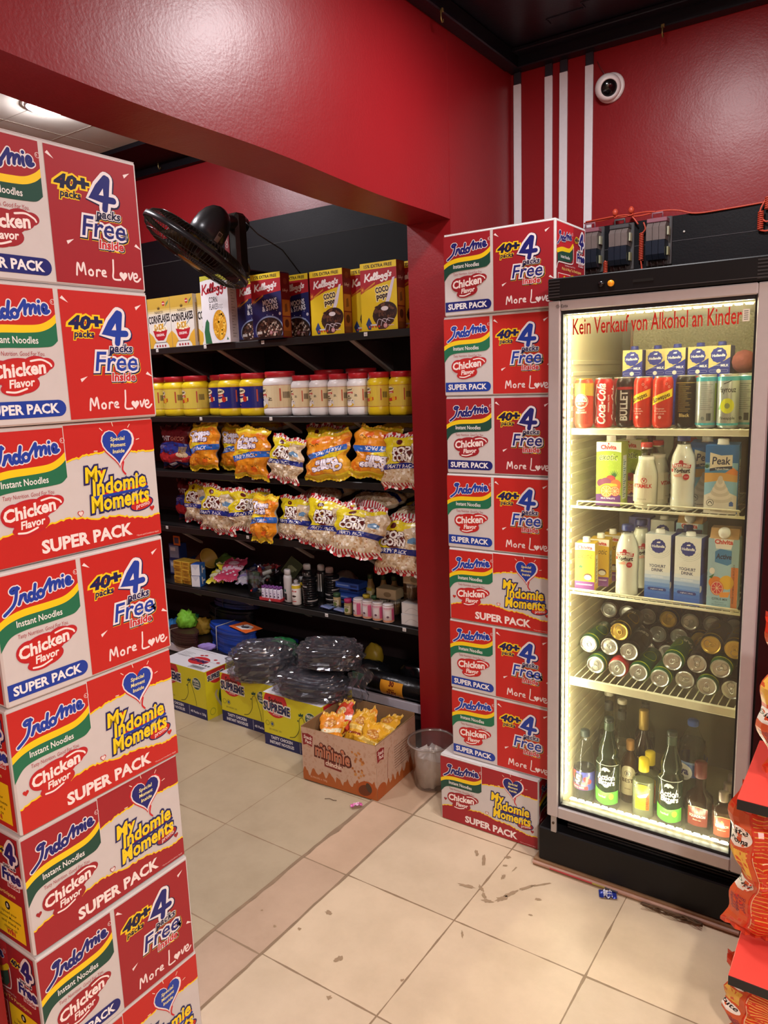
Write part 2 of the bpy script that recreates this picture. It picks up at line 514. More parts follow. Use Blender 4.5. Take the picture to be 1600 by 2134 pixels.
# dried mud streaks and scuffs on the tiles
DIRT = mat('#9a8266', .9, 0, .2, 60)
def blotch(cx, cy, L, W, rot, n=9):
    pts = []
    for i in range(n * 2):
        a = PI * i / n
        rr = rg.uniform(.55, 1.15)
        x, y = L * rr * math.cos(a), W * rr * math.sin(a)
        pts.append((cx + x * math.cos(rot) - y * math.sin(rot), cy + x * math.sin(rot) + y * math.cos(rot), 0.0010))
    f.add(pts, [tuple(range(len(pts)))], DIRT)
for b in ((-1.083, 2.04, .022, .006, 2.2), (-1.045, 2.02, .030, .008, 2.0), (-0.985, 2.075, .012, .009, .4), (-0.975, 2.03, .011, .006, .6), (-0.955, 1.975, .017, .007, 1.7), (-0.94, 2.03, .018, .003, 1.5),
          (-1.035, 1.875, .028, .008, .2), (-0.99, 1.89, .02, .006, -.7), (-0.965, 1.862, .016, .007, -.9), (-0.948, 1.848, .02, .009, .3), (-0.915, 1.88, .024, .012, 1.0), (-0.90, 1.915, .03, .009, 1.1), (-0.872, 1.965, .035, .006, 1.0), (-0.835, 2.005, .035, .004, .8),
          (-0.82, 1.935, .012, .006, .6), (-0.81, 1.86, .008, .004, .2), (-0.945, 1.685, .018, .004, 2.2), (-1.43, 1.42, .006, .005, 0), (-1.36, 1.45, .007, .005, 0), (-1.19, 1.42, .016, .010, 1), (-1.33, 1.55, .012, .009, 0),
          (-1.51, 1.45, .005, .004, 0), (-0.70, 1.40, .006, .003, .4), (-1.13, 1.30, .008, .008, 0), (-1.0, 1.45, .006, .004, 1)):
    blotch(*b)
structure(f.build('floor'))

b = MB()   # back wall: red paint with a black painted board band; left and right rooms share it
plate(b, -4.6, 1.6, 3.01, 3.16, -0.08, 2.90, RED)
structure(b.build('wall_back'))
b = MB()
plate(b, -4.6, -1.575, 2.992, 3.011, 1.95, 2.415, BLACKP)
plate(b, -4.6, -1.575, 2.985, 2.993, 1.95, 2.285, mat('#0b0a0d', .55, 0, .2, 5, spec=.2))
b.box(-4.6, -1.575, 2.984, 2.992, 2.283, 2.286, mat('#3a3836', .8, 0, .5, 80))
structure(b.build('trim_1'))
b = MB()
plate(b, -1.388, 1.6, 2.985, 3.011, 1.70, 2.135, BLACKP)
b.box(-1.388, 1.6, 2.9835, 2.986, 2.045, 2.0475, mat('#3a383c', .7, 0, .3, 50))
for (x, z) in ((-.70, 2.075), (-.70, 1.93), (-.36, 2.08), (-.38, 1.95)):
    b.lathe([(.004, 0), (.004, .002), (.001, .003)], mat('#c9c6c0', .4), 8, Matrix.Translation((x, 2.9835, z)) @ Matrix.Rotation(PI / 2, 4, 'X'))
structure(b.build('trim_2'))

b = MB()   # wall between the two rooms: left stub, beam over the opening, right stub
plate(b, -1.574, -1.39, -1.4, 0.625, -0.08, 2.90, RED)
ys = [0.625 + (2.49 - 0.625) * i / 24 for i in range(25)]
zb = [2.192 - 0.052 * ((y - .84) / 1.65) - 0.004 * math.sin(y * 7) for y in ys]
vs = []
for y, z in zip(ys, zb):
    vs += [(-1.574, y, z + .004 * math.sin(3 * y)), (-1.39, y, z), (-1.39, y, 2.90), (-1.574, y, 2.90)]
fs = []
for i in range(24):
    o = 4 * i
    for k in range(4): fs.append((o + k, o + 4 + k, o + 4 + (k + 1) % 4, o + (k + 1) % 4))
b.add(vs, fs, RED)
plate(b, -1.574, -1.389, 2.488, 3.02, -0.08, 2.90, RED)
structure(b.build('wall_left'))
b = MB()
plate(b, 1.6, 1.75, -1.4, 3.16, -0.08, 2.9, RED)
structure(b.build('wall_right'))
b = MB()
plate(b, -4.6, 1.6, -1.55, -1.4, -0.08, 2.9, mat('#b9a58f', .6, 0, .05, 5))
structure(b.build('wall_front'))
b = MB()
plate(b, -4.75, -4.6, -1.4, 3.16, -0.08, 2.9, mat('#b6453f', .5, 0, .05, 5))
structure(b.build('wall_inner'))
# ceilings
b = MB()
plate(b, -1.40, 1.6, -1.4, 3.02, 2.822, 2.92, CEILB)
b.box(-1.391, 1.6, 2.955, 3.012, 2.768, 2.822, CEILB, .004)      # black cornice along the back wall
b.box(-1.392, -1.335, -1.4, 2.955, 2.765, 2.822, CEILB, .004)     # and along the beam
b.box(-1.335, 1.6, 2.90, 2.955, 2.806, 2.822, CEILB, .003)
E2 = mat('#2a2d38', .5, 0, .2, 30)
for (x0, x1, y0, y1) in ((-1.14, -1.0, 2.76, 2.763), (-1.14, -1.137, 2.76, 2.80), (-1.0, -.997, 2.72, 2.763), (-1.0, -.93, 2.718, 2.721)):
    b.box(x0, x1, y0, y1, 2.8185, 2.822, E2)
structure(b.build('ceiling'))
b = MB()
WC = mat('#cdc6bb', .6, 0, .04, 8, .1)
b.box(-4.6, -1.574, -1.4, 2.685, 2.822, 2.92, WC)
b.box(-4.6, -1.574, 2.685, 3.02, 2.80, 2.92, BLACKP)
b.box(-4.6, -1.574, 2.975, 3.012, 2.765, 2.81, BLACKP)
for x in [-4.4 + .3 * i for i in range(10)]: b.box(x, x + .0015, -1.4, 2.685, 2.8212, 2.8225, mat('#a79f93', .7))
for y in [-1.2 + .3 * i for i in range(13)]: b.box(-4.6, -1.574, y, y + .0015, 2.8212, 2.8225, mat('#a79f93', .7))
structure(b.build('ceiling_inner'))
# conduits, camera, hooks
TRUNK = mat('#cfcfd6', .45, 0, .12, 40)
def conduit():
    b = MB()
    b.box(-.0145, .0145, -.010, 0, 0, .59, TRUNK, .002)
    b.box(-.016, .016, -.0115, -.009, 0, .59, mat('#dcdce2', .4, 0, .06, 60), .001)
    o = b.build('cable_conduit')
    tag(o, '', 'conduit')
    t = MB(); t.box(-.0147, .0147, -.0118, 0.001, .59, .64, mat('#2b2933', .5, 0, .1, 40), .002)
    t.build('painted_end', o)
    return o
CONDLAB = ['white cable conduit on the red wall nearest the room corner', 'narrow white conduit on red wall, second from the room corner', 'narrow white conduit on red wall, third from the room corner', 'white cable conduit on the red wall just left of the dome camera']
for i, x in enumerate((-1.360, -1.228, -1.167, -1.066)):
    place('conduit', conduit, (x, 3.01, 2.135), 0, CONDLAB[i], 'cable conduits down the red back wall')
def dome_camera():
    r = empty('security_camera'); tag(r, '', 'camera')
    W = mat('#e4dfdf', .35, 0, .03, 30)
    Mx = Matrix.Rotation(PI / 2, 4, 'X')
    b = MB(); b.lathe([(.052, 0), (.053, .006), (.050, .012), (.046, .014)], W, 32, Mx); b.build('mount_ring', r)
    D = Matrix.Translation((-.002, -.028, -.004)) @ Matrix.Rotation(math.radians(28), 4, 'Z') @ Matrix.Rotation(math.radians(112), 4, 'X')
    b = MB(); b.lathe([(.030, -.02), (.043, -.012), (.047, 0), (.0455, .012), (.040, .022), (.032, .028), (.029, .026), (.0285, .020)], W, 36, D, cap1=False); h = b.build('dome_housing', r)
    b = MB(); b.lathe([(.0285, .020), (.026, .021), (.022, .024), (.010, .027), (.002, .028)], mat('#0b0b0d', .12), 28, D); b.build('lens_window', h)
    b = MB(); b.tube([(-.018, -.004, .045), (-.030, -.006, .065), (-.045, -.003, .088), (-.052, 0, .104)], .0022, mat('#6d2a2a', .5), 6); b.build('cable', r)
    return r
place('cctv', dome_camera, (-.985, 3.01, 2.628), 0, 'white dome security camera with black lens on the red wall')
def hook():
    b = MB(); G = mat('#8c7c4c', .4, .7, .2, 60)
    b.tube([(0, 0, 0), (0, -.006, -.008), (0, -.006, -.026), (0, -.0, -.034), (0, .007, -.03), (0, .008, -.022)], .0028, G, 6)
    b.box(-.006, .006, -.004, .004, -.004, .008, G, .001)
    o = b.build('ceiling_hook'); tag(o, '', 'hook'); return o
for loc, lb in (((-.785, 2.948, 2.765), 'small brass hook below the black cornice, right of the dome camera'), ((-.93, 2.62, 2.815), 'small brass hook in the dark ceiling at the top edge'), ((-3.47, 2.955, 2.805), 'small metal hook at the inner room ceiling above the fan'), ((-1.335, 2.36, 2.765), 'tiny hook under the black cornice along the beam')):
    place('hook', hook, loc, 0, lb)
def lamp(r, ring, gl):
    o = MB(); o.lathe([(r + .02, 0), (r + .018, -.008), (r + .002, -.010), (r, -.004)], mat(ring, .4), 32, cap0=False, cap1=False)
    t = o.build('recessed_downlight'); tag(t, '', 'lamp')
    d = MB(); d.lathe([(r, -.004), (r * .95, -.016), (r * .7, -.026), (r * .35, -.030), (.001, -.031)], mat('#fffaff', .3, 0, 0, emit=gl), 28, cap0=False, cap1=False)
    d.build('diffuser', t); return t
LL = lambda: lamp(.075, '#e9e9ee', 340)
place('lamp', LL, (-3.2, 2.127, 2.8215), 0, 'round white ceiling light in the inner room, above the left carton pile')
place('lamp', LL, (-2.35, 1.10, 2.8215), 0, 'round white ceiling light added to the inner room, out of view', cat='lamp')  # unseen lamp, added to brighten the inner room
# ================================================================== noodle cartons
CR, CW, CB, CG, CY, CDR, CN = '#be2723', '#dcd8d6', '#1f3fa5', '#21704f', '#f2cf1d', '#b3202b', '#1b1f55'
INDO = [[(-.15, -.55), (.25, -.28), (.72, .12), (.98, .62), (1.12, 1.25), (1.2, 1.62)], [(1.32, 1.5), (.9, 1.62), (.62, 1.42), (.75, 1.22), (1.1, 1.32)],
        [(1.22, .12), (1.38, .5), (1.48, .82)], [(1.4, .5), (1.62, .82), (1.86, .82), (1.84, .42), (2.0, .14)],
        [(2.62, .72), (2.32, .86), (2.16, .5), (2.34, .16), (2.62, .34)], [(2.86, 1.5), (2.72, .85), (2.66, .3), (2.86, .16)],
        [(3.22, .86), (2.98, .62), (3.12, .26), (3.44, .3), (3.56, .62), (3.36, .86), (3.22, .86)],
        [(3.6, .72), (3.95, 1.22), (4.26, 1.66)], [(4.26, 1.66), (4.24, 1.1), (4.2, .56)], [(4.26, .98), (4.5, 1.3), (4.72, 1.24), (4.68, .62)], [(4.74, .98), (4.98, 1.32), (5.18, 1.24), (5.14, .72)],
        [(5.5, 1.28), (5.48, .9), (5.52, .66)], [(5.52, 1.66), (5.54, 1.68)],
        [(5.88, 1.0), (6.16, 1.08), (6.2, 1.32), (5.98, 1.42), (5.82, 1.14), (5.9, .8), (6.16, .74), (6.4, .9)]]
def indo_logo(a, x, y, s, lay, w1=.30, w2=.50, slope=.0):
    for wd, col, l in ((w2, '#e6e2e4', lay), (w1, CB, lay + 1)):
        for st in INDO: a.stroke([(x + p[0] * s, y + (p[1] - .12 * p[0] * 0) * s + slope * p[0] * s) for p in st], wd * s, col, l)
    a.text('R', x + 6.72 * s, y + 1.62 * s, .016, '#e8d5d5', lay)
    n = 14
    for i in range(n):
        t0, t1 = 2 * PI * i / n, 2 * PI * (i + 1) / n
        a.stroke([(x + 6.85 * s + .018 * math.cos(t), y + 1.62 * s + .008 + .018 * math.sin(t)) for t in (t0, t1)], .0035, '#e8d5d5', lay, False)
def wave(pts, n=8): return spline(pts, n)
def left_panel(a, full):
    rx = [0, .08, .2, .4, .52, .6, .65]
    RU = wave(list(zip(rx, [.635, .675, .70, .705, .715, .75, .79])))
    YB = wave(list(zip(rx, [.580, .622, .646, .652, .662, .692, .73])))
    GB = wave(list(zip(rx, [.425, .515, .542, .547, .552, .562, .600])))
    top = [(p[0], .972) for p in RU]
    a.band(RU, top, CR, 0)
    a.band(YB, RU, CY, 0)
    a.band(GB, YB, CG, 0)
    indo_logo(a, .07, .735, .083, 1)
    a.text('Instant Noodles', .315, .578, .048, '#f0f0ee', 1, .012, w=.36, align='C')
    a.text('Tasty Nutrition. Good For You.', .335, .492, .030, '#a8434a', 1, .0, .15, w=.40, align='C')
    # chicken flavour splash
    for g, col, l in ((.012, '#b82431', 1), (0, CR, 2)):
        for (ex, ey, erx, ery) in ((.20, .375, .085, .072), (.33, .39, .16, .075), (.46, .42, .095, .06), (.33, .30, .13, .062), (.28, .26, .09, .035), (.54, .435, .05, .032)):
            a.ell(ex, ey, erx + g, ery + g, col, l)
    a.text('Chicken', .33, .352, .088, '#f4e9e6', 3, .035, .12, w=.40, align='C', rot=.10)
    a.text('Flavor', .34, .275, .055, '#f4e9e6', 3, .03, .18, w=.19, align='C', rot=.08)
    a.stroke([(.42, .455), (.50, .465), (.56, .44), (.575, .42)], .014, '#f4e9e6', 3)
    a.stroke([(.22, .243), (.29, .238), (.37, .262)], .014, '#f4e9e6', 3)
def art_free():
    a = Art()
    a.rect(.69, .022, 1.462, .972, CR, 0)
    left_panel(a, True)
    a.poly([(.012, .055), (.60, .055)] + [(.60 + .06 * math.sin(PI * i / 10), .115 - .06 * math.cos(PI * i / 10)) for i in range(1, 10)] + [(.60, .175), (.012, .175)], '#1c3d9e', 0)
    a.text('SUPER PACK', .325, .083, .066, '#efeff2', 1, .035, w=.54, align='C')
    N = CN
    a.otext('40', .755, .695, .092, N, CY, 1, .05, .10, shear=.18, w=.175)
    a.otext('+', .945, .705, .092, N, CY, 1, .06, .09, w=.085)
    a.otext('packs', .785, .632, .052, N, CY, 1, .03, .09, shear=.15, w=.17)
    big4(a, 1.035, .585, .205, .245, CY, N, '#e9e6ea', CB, 1)
    for dx, dy, col, l, bb in ((.007, -.009, CY, 1, .115), (.004, -.006, N, 2, .11), (0, 0, '#e9e6ea', 3, .085)):
        a.text('packs', 1.075 + dx, .525 + dy, .062, col, l, bb, .18, w=.215)
        a.text('Free', .94 + dx, .382 + dy, .145, col, l, bb, .18, w=.385)
        a.text('Inside', 1.08 + dx, .302 + dy, .062, col, l, bb, .1, w=.215)
    a.text('packs', 1.075, .525, .062, CN, 4, .025, .18, w=.215)
    a.text('Free', .94, .382, .145, CB, 4, .012, .18, w=.385)
    a.text('Inside', 1.08, .302, .062, '#c3242c', 4, .03, .1, w=.215)
    Wt = '#efe2e2'
    # hand-lettered «More Love» with a heart for the o
    for st in ([(.86, .085), (.875, .175), (.90, .115), (.925, .18), (.935, .095)], [(.985, .135), (.965, .12), (.97, .095), (.995, .095), (1.0, .12), (.985, .135)], [(1.03, .09), (1.035, .135)], [(1.035, .125), (1.05, .138), (1.065, .132)], [(1.08, .115), (1.11, .12), (1.105, .137), (1.085, .13), (1.085, .10), (1.115, .095)],
               [(1.19, .225), (1.185, .15), (1.18, .085), (1.245, .08)], [(1.325, .135), (1.335, .09), (1.365, .145)], [(1.375, .105), (1.405, .115), (1.40, .14), (1.375, .13), (1.375, .09), (1.405, .08), (1.435, .105)]):
        a.stroke(st, .0145, Wt, 1)
    heart(a, 1.275, .112, .037, Wt, 1)
    for (x, y, r) in ((.735, .90, -.6), (1.385, .885, .55), (.835, .325, .5), (1.44, .345, -.5)):
        a.poly([(x + q[0] * math.cos(r) - q[1] * math.sin(r), y + q[0] * math.sin(r) + q[1] * math.cos(r)) for q in ((-.035, -.012), (.035, 0), (-.03, .014))], Wt, 1)
    return a
def big4(a, x, y, w, h, c0, c1, c2, c3, lay):
    P = lambda u, v: (x + u * w + .18 * v * h * .5, y + v * h)
    body = ([P(.62, .97), P(.30, .66), P(.02, .33), P(.45, .33), P(.98, .34)], [P(.70, .95), P(.66, .5), P(.60, .04)])
    for i, (wd, c, dx, dy) in enumerate(((.115, c1, .005, -.006), (.100, c2, 0, 0), (.050, c3, 0, 0))):
        for st in body: a.stroke([(p[0] + dx, p[1] + dy) for p in st], wd, c, lay + i, False)
        a.poly([(q[0] + dx, q[1] + dy) for q in (P(.62, .97), P(.02, .33), P(.66, .33))], c, lay + i)
    a.poly([P(.52, .66), P(.34, .44), P(.545, .44)], c2, lay + 3)
def heart(a, x, y, s, col, lay):
    p = []
    for i in range(28):
        t = 2 * PI * i / 28
        p.append((x + s * math.sin(t) ** 3, y + s * (13 * math.cos(t) - 5 * math.cos(2 * t) - 2 * math.cos(3 * t) - math.cos(4 * t)) / 15))
    a.poly(p, col, lay)
def torn(x0, x1, fn, rnd, n=46):
    return [(x0 + (x1 - x0) * i / n, fn(i / n) + rnd.uniform(-.008, .008)) for i in range(n + 1)]
def art_moments():
    a = Art()
    rnd = random.Random(5)
    up = torn(.655, 1.474, lambda t: .715 + .03 * math.sin(5 * t) + .055 * t, rnd)
    a.band(up, [(p[0], .985) for p in up], CR, 0)
    a.band([(p[0], p[1] - .014) for p in up], up, CY, 0)
    lo = torn(.014, 1.474, lambda t: .205 + .06 * math.sin(PI * min(1, t * 1.25)) - .075 * max(0, t - .62) + .012 * math.sin(19 * t), rnd, 80)
    a.band([(p[0], .014) for p in lo], lo, CR, 0)
    a.band(lo, [(p[0], p[1] + .013) for p in lo], CY, 0)
    left_panel(a, False)
    a.rect(.65, .60, .655, .985, CW, 1)
    a.text('SUPER PACK', .78, .062, .092, '#efe6e4', 1, .04, w=.78, align='C')
    # heart balloon
    heart(a, 1.125, .80, .168, '#c8202c', 1); heart(a, 1.125, .80, .156, '#e9e0e0', 2); heart(a, 1.12, .805, .140, CB, 3)
    a.stroke([(1.16, .66), (1.145, .60), (1.17, .56)], .014, '#c8202c', 1)
    for i, tx in enumerate(('Special', 'Moment', 'Inside')):
        a.text(tx, 1.122, .838 - .05 * i, .030, '#f0e8a0', 4, .02, .12, w=(.135, .14, .11)[i], align='C')
    for (x, y, r) in ((1.09, .985, 1.8), (.99, .955, 2.4), (1.23, .965, .9), (1.30, .86, .2), (.93, .80, 3.1)):
        a.stroke([(x, y - .03), (x + .03 * math.cos(r), y - .03 + .03 * math.sin(r))], .006, '#f2e2d0', 1, False)
    Ys, Nn = '#f6d51e', '#23245f'
    for tx, x, y, h, wd in (('My', .80, .535, .115, .185), ('Indomie', .855, .425, .125, .50), ('Moments', .83, .295, .125, .545)):
        for bb, col, l in ((.12, Nn, 1), (.03, Ys, 4)):
            a.text(tx, x, y, h, col, l, bb, .12, w=wd, rot=.03)
    a.stroke([(.95, .425), (1.15, .435), (1.36, .455)], .02, CR, 2)
    a.stroke([(.86, .41), (1.1, .415), (1.37, .43)], .022, CB, 3)
    a.ell(1.30, .295, .12, .055, Nn, 1, rot=.15); a.ell(1.30, .295, .108, .045, CR, 2, rot=.15)
    a.text('promo', 1.31, .272, .036, '#f0e4e4', 3, .01, .2, w=.14, align='C', rot=.15)
    for (x, y, s, c) in ((.73, .305, .02, CW), (1.40, .245, .018, CR), (.07, .325, .018, CR), (.94, .60, .016, CR)):
        heart(a, x, y, s * 1.35, CR, 1)
        if c == CW: heart(a, x, y, s, '#ead9d6', 2)
    a.text('*Terms and Conditions Apply', 1.22, .032, .013, '#ecc9c4', 1, 0, .2)
    return a
def art_end(free):
    a = Art()
    a.rect(.03, .03, .93, .97, CR, 0)
    a.band([(.03, .60), (.2, .635), (.45, .64), (.55, .70)], [(.03, .97), (.2, .97), (.45, .97), (.55, .97)], '#c02730', 0)
    a.stroke([(.05, .645), (.2, .675), (.42, .68), (.53, .745)], .05, CY, 1)
    a.poly([(.05, .62), (.2, .65), (.42, .655), (.53, .71), (.53, .60), (.48, .545), (.12, .535), (.05, .48)], CG, 2)
    a.stroke([(.03, .45), (.07, .515), (.15, .525), (.48, .53), (.55, .58), (.555, .74)], .012, '#ece5e3', 2)
    indo_logo(a, .06, .76, .066, 2)
    a.text('Instant Noodles', .29, .575, .036, '#ededeb', 3, .01, w=.28, align='C')
    a.text('Tasty Nutrition. Good For You.', .27, .49, .018, '#efd8d4', 3)
    a.otext('40+', .60, .80, .055, CN, CY, 2, .05, .09, shear=.15, w=.13)
    big4(a, .745, .745, .12, .16, CY, CN, '#ece6e8', CB, 2)
    a.otext('packs', .70, .69, .035, CN, '#ece6e8', 2, .03, .12, shear=.1, w=.16)
    a.otext('Free', .67, .585, .09, CB, '#ece6e8', 2, .05, .14, shear=.1, w=.24)
    a.otext('Inside', .73, .53, .038, CR, '#ece6e8', 2, .03, .12, shear=.1, w=.15)
    a.text('Pick A Way To Participate', .5, .44, .032, '#f3d77a', 2, .01, w=.62, align='C')
    a.rect(.07, .07, .455, .40, '#f0e6e2', 2); a.rect(.078, .078, .447, .392, '#c2212b', 3)
    a.rect(.48, .07, .885, .40, CY, 3)
    a.ell(.26, .34, .035, .035, CY, 4); a.text('A', .26, .325, .032, '#c2212b', 5, .03, align='C')
    a.ell(.68, .34, .035, .035, '#1d1a1c', 4); a.text('B', .68, .325, .032, '#f0e9d8', 5, .03, align='C')
    for i, tx in enumerate(('Submit 10 wrappers', 'with unique Special', 'Moments at the', 'Redemption Center')):
        a.text(tx, .262, .265 - .045 * i, .024, '#f1c9a0', 4, .01, w=.32, align='C')
    for i, tx in enumerate(('Upload your', 'Indomie Moments', 'and stand a', 'chance to')):
        a.text(tx, .682, .265 - .045 * i, .024, '#3b2a14', 4, .01, w=(.22, .32, .24, .18)[i], align='C')
    a.text('WIN', .682, .085, .04, '#c2212b', 4, .05, align='C')
    return a
CARD = mat('#cbc7c6', .6, 0, .06, 25, .06)
CARTON_ART = {}
CWD, CHT, CDP = .376, .2525, .245
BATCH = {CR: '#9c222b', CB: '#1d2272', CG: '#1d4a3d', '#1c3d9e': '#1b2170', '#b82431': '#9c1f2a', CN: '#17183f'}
def carton(kind, dark=False):
    H = CHT
    if kind not in CARTON_ART:
        CARTON_ART[kind] = (art_free() if kind == 'free' else art_moments(), art_end(kind == 'free'))
    fa, ea = CARTON_ART[kind]
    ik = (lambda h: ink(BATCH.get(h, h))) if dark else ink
    mb = MB()
    # body with slightly bulging faces and crushed upright edges
    mb.box(0, CWD, 0, CDP, .0006, CHT - .0006, CARD, .0035)
    lay_art(mb, fa, flat((0.001, -0.0004, 0), (H, 0, 0), (0, 0, H)), inkfn=ik)
    lay_art(mb, ea, flat((CWD + .0004, 0, 0), (0, H, 0), (0, 0, H)), inkfn=ik)
    lay_art(mb, ea, flat((-.0004, CDP, 0), (0, -H, 0), (0, 0, H)), inkfn=ik)
    TAPE = mat('#c9b58a', .3, 0, .05, 40)
    o = mb.build('noodle_carton')
    tag(o, '', 'carton')
    t = MB()
    for s in (0, 1):   # top flaps with their meeting line
        y0, y1 = (.002, CDP / 2 - .0015) if s == 0 else (CDP / 2 + .0015, CDP - .002)
        t.box(.002, CWD - .002, y0, y1, CHT - .0012, CHT, CARD)
    t.build('top_flaps', o)
    return o
GL = 'noodle cartons stacked in the left pile'
GR = 'noodle cartons stacked beside the fridge'
ORD = ['topmost', 'second from the top', 'third from the top', 'fourth from the top', 'fifth from the top', 'sixth from the top', 'second from the floor', 'lowest, on the floor']
KIND = {'free': 'red noodle carton with 40+4 offer', 'mom': 'noodle carton with promo heart'}
rs = random.Random(11)
# left pile: fronts face the shop (+x), built front towards -y then turned a quarter
left = ['free', 'free', 'mom', 'free', 'mom', 'mom', 'free', 'mom']
z = 0
lx = [-1.305, -1.303, -1.309, -1.303, -1.306, -1.308, -1.304, -1.306]
ly = [.675, .672, .666, .660, .656, .653, .652, .655]
for i in range(8):
    k = left[7 - i]; n = 7 - i
    dk = n in {0, 5, 6}
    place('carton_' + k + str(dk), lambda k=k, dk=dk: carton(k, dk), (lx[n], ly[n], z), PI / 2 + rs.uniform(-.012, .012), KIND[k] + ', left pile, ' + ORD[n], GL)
    z += CHT + .0012
right = ['free', 'free', 'free', 'free', 'mom', 'free', 'free', 'mom']
z = 0
rx = [-1.243, -1.250, -1.2475, -1.250, -1.246, -1.2495, -1.247, -1.290]
ry = [2.178, 2.181, 2.182, 2.181, 2.178, 2.18, 2.179, 2.162]
for i in range(8):
    k = right[7 - i]; n = 7 - i
    dk = n in {0, 2, 7}
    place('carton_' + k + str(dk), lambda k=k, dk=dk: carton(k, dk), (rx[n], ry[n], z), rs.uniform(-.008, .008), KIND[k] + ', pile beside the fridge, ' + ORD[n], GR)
    z += CHT + .0012
# ================================================================== the drinks fridge
SILV = mat('#b9b3b4', .38, .25, .05, 50)
BLK = mat('#0e0d0f', .45, 0, .15, 20, spec=.3)
BLK2 = mat('#121113', .5, 0, .1, 15, spec=.25)
CREAM = mat('#cfc49a', .5, 0, .06, 20)
CREAMW = mat('#e6dfbf', .45, 0, .10, 30)
LEDM = mat('#fff6dc', .3, 0, 0, emit=140)
fr = empty('display_fridge', (-.5665, 2.40, 0), 0, 'tall silver and black glass door drinks fridge beside the carton pile', 'fridge')
OF = Vector((-.5665, 2.40, 0))
def fpart(mb, name, parent=None):
    # parts are modelled in room coordinates and stored relative to the fridge
    mb.v = [tuple(Vector(p) - OF) for p in mb.v]
    return mb.build(name, parent or fr)
b = MB()
b.box(-.852, -.818, 2.125, 2.70, .19, 1.85, BLK); b.box(-.308, -.275, 2.125, 2.70, .19, 1.85, BLK)
b.box(-.852, -.275, 2.66, 2.70, .139, 1.85, BLK); b.box(-.852, -.275, 2.125, 2.70, 1.752, 1.85, BLK); b.box(-.852, -.275, 2.14, 2.70, .13, .192, BLK)
fpart(b, 'cabinet')
b = MB()
b.box(-.8181, -.814, 2.126, 2.66, .192, 1.752, CREAM); b.box(-.312, -.3079, 2.126, 2.66, .192, 1.752, CREAM)
b.box(-.818, -.308, 2.65, 2.6601, .192, 1.752, mat('#6f6951', .5, 0, .2, 6)); b.box(-.818, -.308, 2.126, 2.66, 1.745, 1.7521, CREAM); b.box(-.818, -.308, 2.126, 2.66, .1919, .203, mat('#b8ad8c', .5, 0, .12, 20))
z = .30
while z < 1.62:      # moulded shelf ribs on both side walls
    for sx in (0, 1):
        x0, x1 = (-.8145, -.8105) if sx == 0 else (-.3145, -.3115)
        b.box(x0, x1, 2.17, 2.63, z, z + .014, CREAM, .003)
    z += .0335
fpart(b, 'liner')
b = MB()
FOIL = mat('#b3ad8e', .35, .55, .25, 160, .9)
b.box(-.735, -.33, 2.50, 2.506, 1.615, 1.742, FOIL, .002); b.box(-.735, -.33, 2.506, 2.64, 1.615, 1.621, FOIL)
b.box(-.742, -.733, 2.498, 2.51, 1.61, 1.742, mat('#6f4a2a', .5), .002); b.box(-.735, -.33, 2.494, 2.500, 1.608, 1.622, mat('#a39d86', .4, .4), .002)
fpart(b, 'evaporator_cover')
# door
b = MB()
DX0, DX1, DZ0, DZ1, DY0, DY1 = -.853, -.280, .192, 1.785, 2.086, 2.122
b.box(DX0, -.8175, DY0, DY1, DZ0, DZ1, SILV, .003); b.box(-.3125, DX1, DY0, DY1, DZ0, DZ1, SILV, .003)
b.box(-.8175, -.3125, DY0, DY1, 1.757, DZ1, SILV, .003); b.box(-.8175, -.3125, DY0, DY1, DZ0, .230, SILV, .003)
dr = fpart(b, 'door_frame')
b = MB()
for (x0, x1, z0, z1) in ((-.8175, -.8115, .23, 1.757), (-.3185, -.3125, .23, 1.757), (-.8115, -.3185, 1.747, 1.757), (-.8115, -.3185, .23, .240)):
    b.box(x0, x1, 2.094, 2.121, z0, z1, mat('#17161a', .55), .001)
fpart(b, 'gasket')
b = MB(); b.box(-.813, -.316, 2.1045, 2.1085, .238, 1.75, clear_mat('door_glass', '#f4f6ee', .012, .02, 1.25, ('#f2ecd8', .035)))
fpart(b, 'glass_pane')
a = Art(); a.text('Kein Verkauf von Alkohol an Kinder', 0, 0, .043, '#c8281f', 0, .008, w=.437)
b = MB(); lay_art(b, a, lambda u, v, h: Vector((-.786 + u, 2.1038 - h, 1.690 + v)), inkfn=lambda c: mat(c, .35, 0, .03, 40))
fpart(b, 'window_lettering')
a = Art(); a.rect(0, 0, .016, .030, '#e9e6d8', 0)
for i in range(5): a.rect(.003, .004 + i * .005, .013, .006 + i * .005, '#6b6a62', 1)
b = MB(); lay_art(b, a, lambda u, v, h: Vector((-.347 + u, 2.1036 - h, 1.695 + v))); fpart(b, 'paper_sticker')
a = Art(); a.text('Esta', .016, 0, .0085, '#4d484a', 0, .02)
for i in range(8): a.stroke([(.006 + .002 * math.cos(i * PI / 4), .004 + .002 * math.sin(i * PI / 4)), (.006 + .006 * math.cos(i * PI / 4), .004 + .006 * math.sin(i * PI / 4))], .0012, '#4d484a', 0, False)
b = MB(); lay_art(b, a, lambda u, v, h: Vector((-.830 + u, 2.0857 - h, 1.7655 + v))); fpart(b, 'maker_mark')
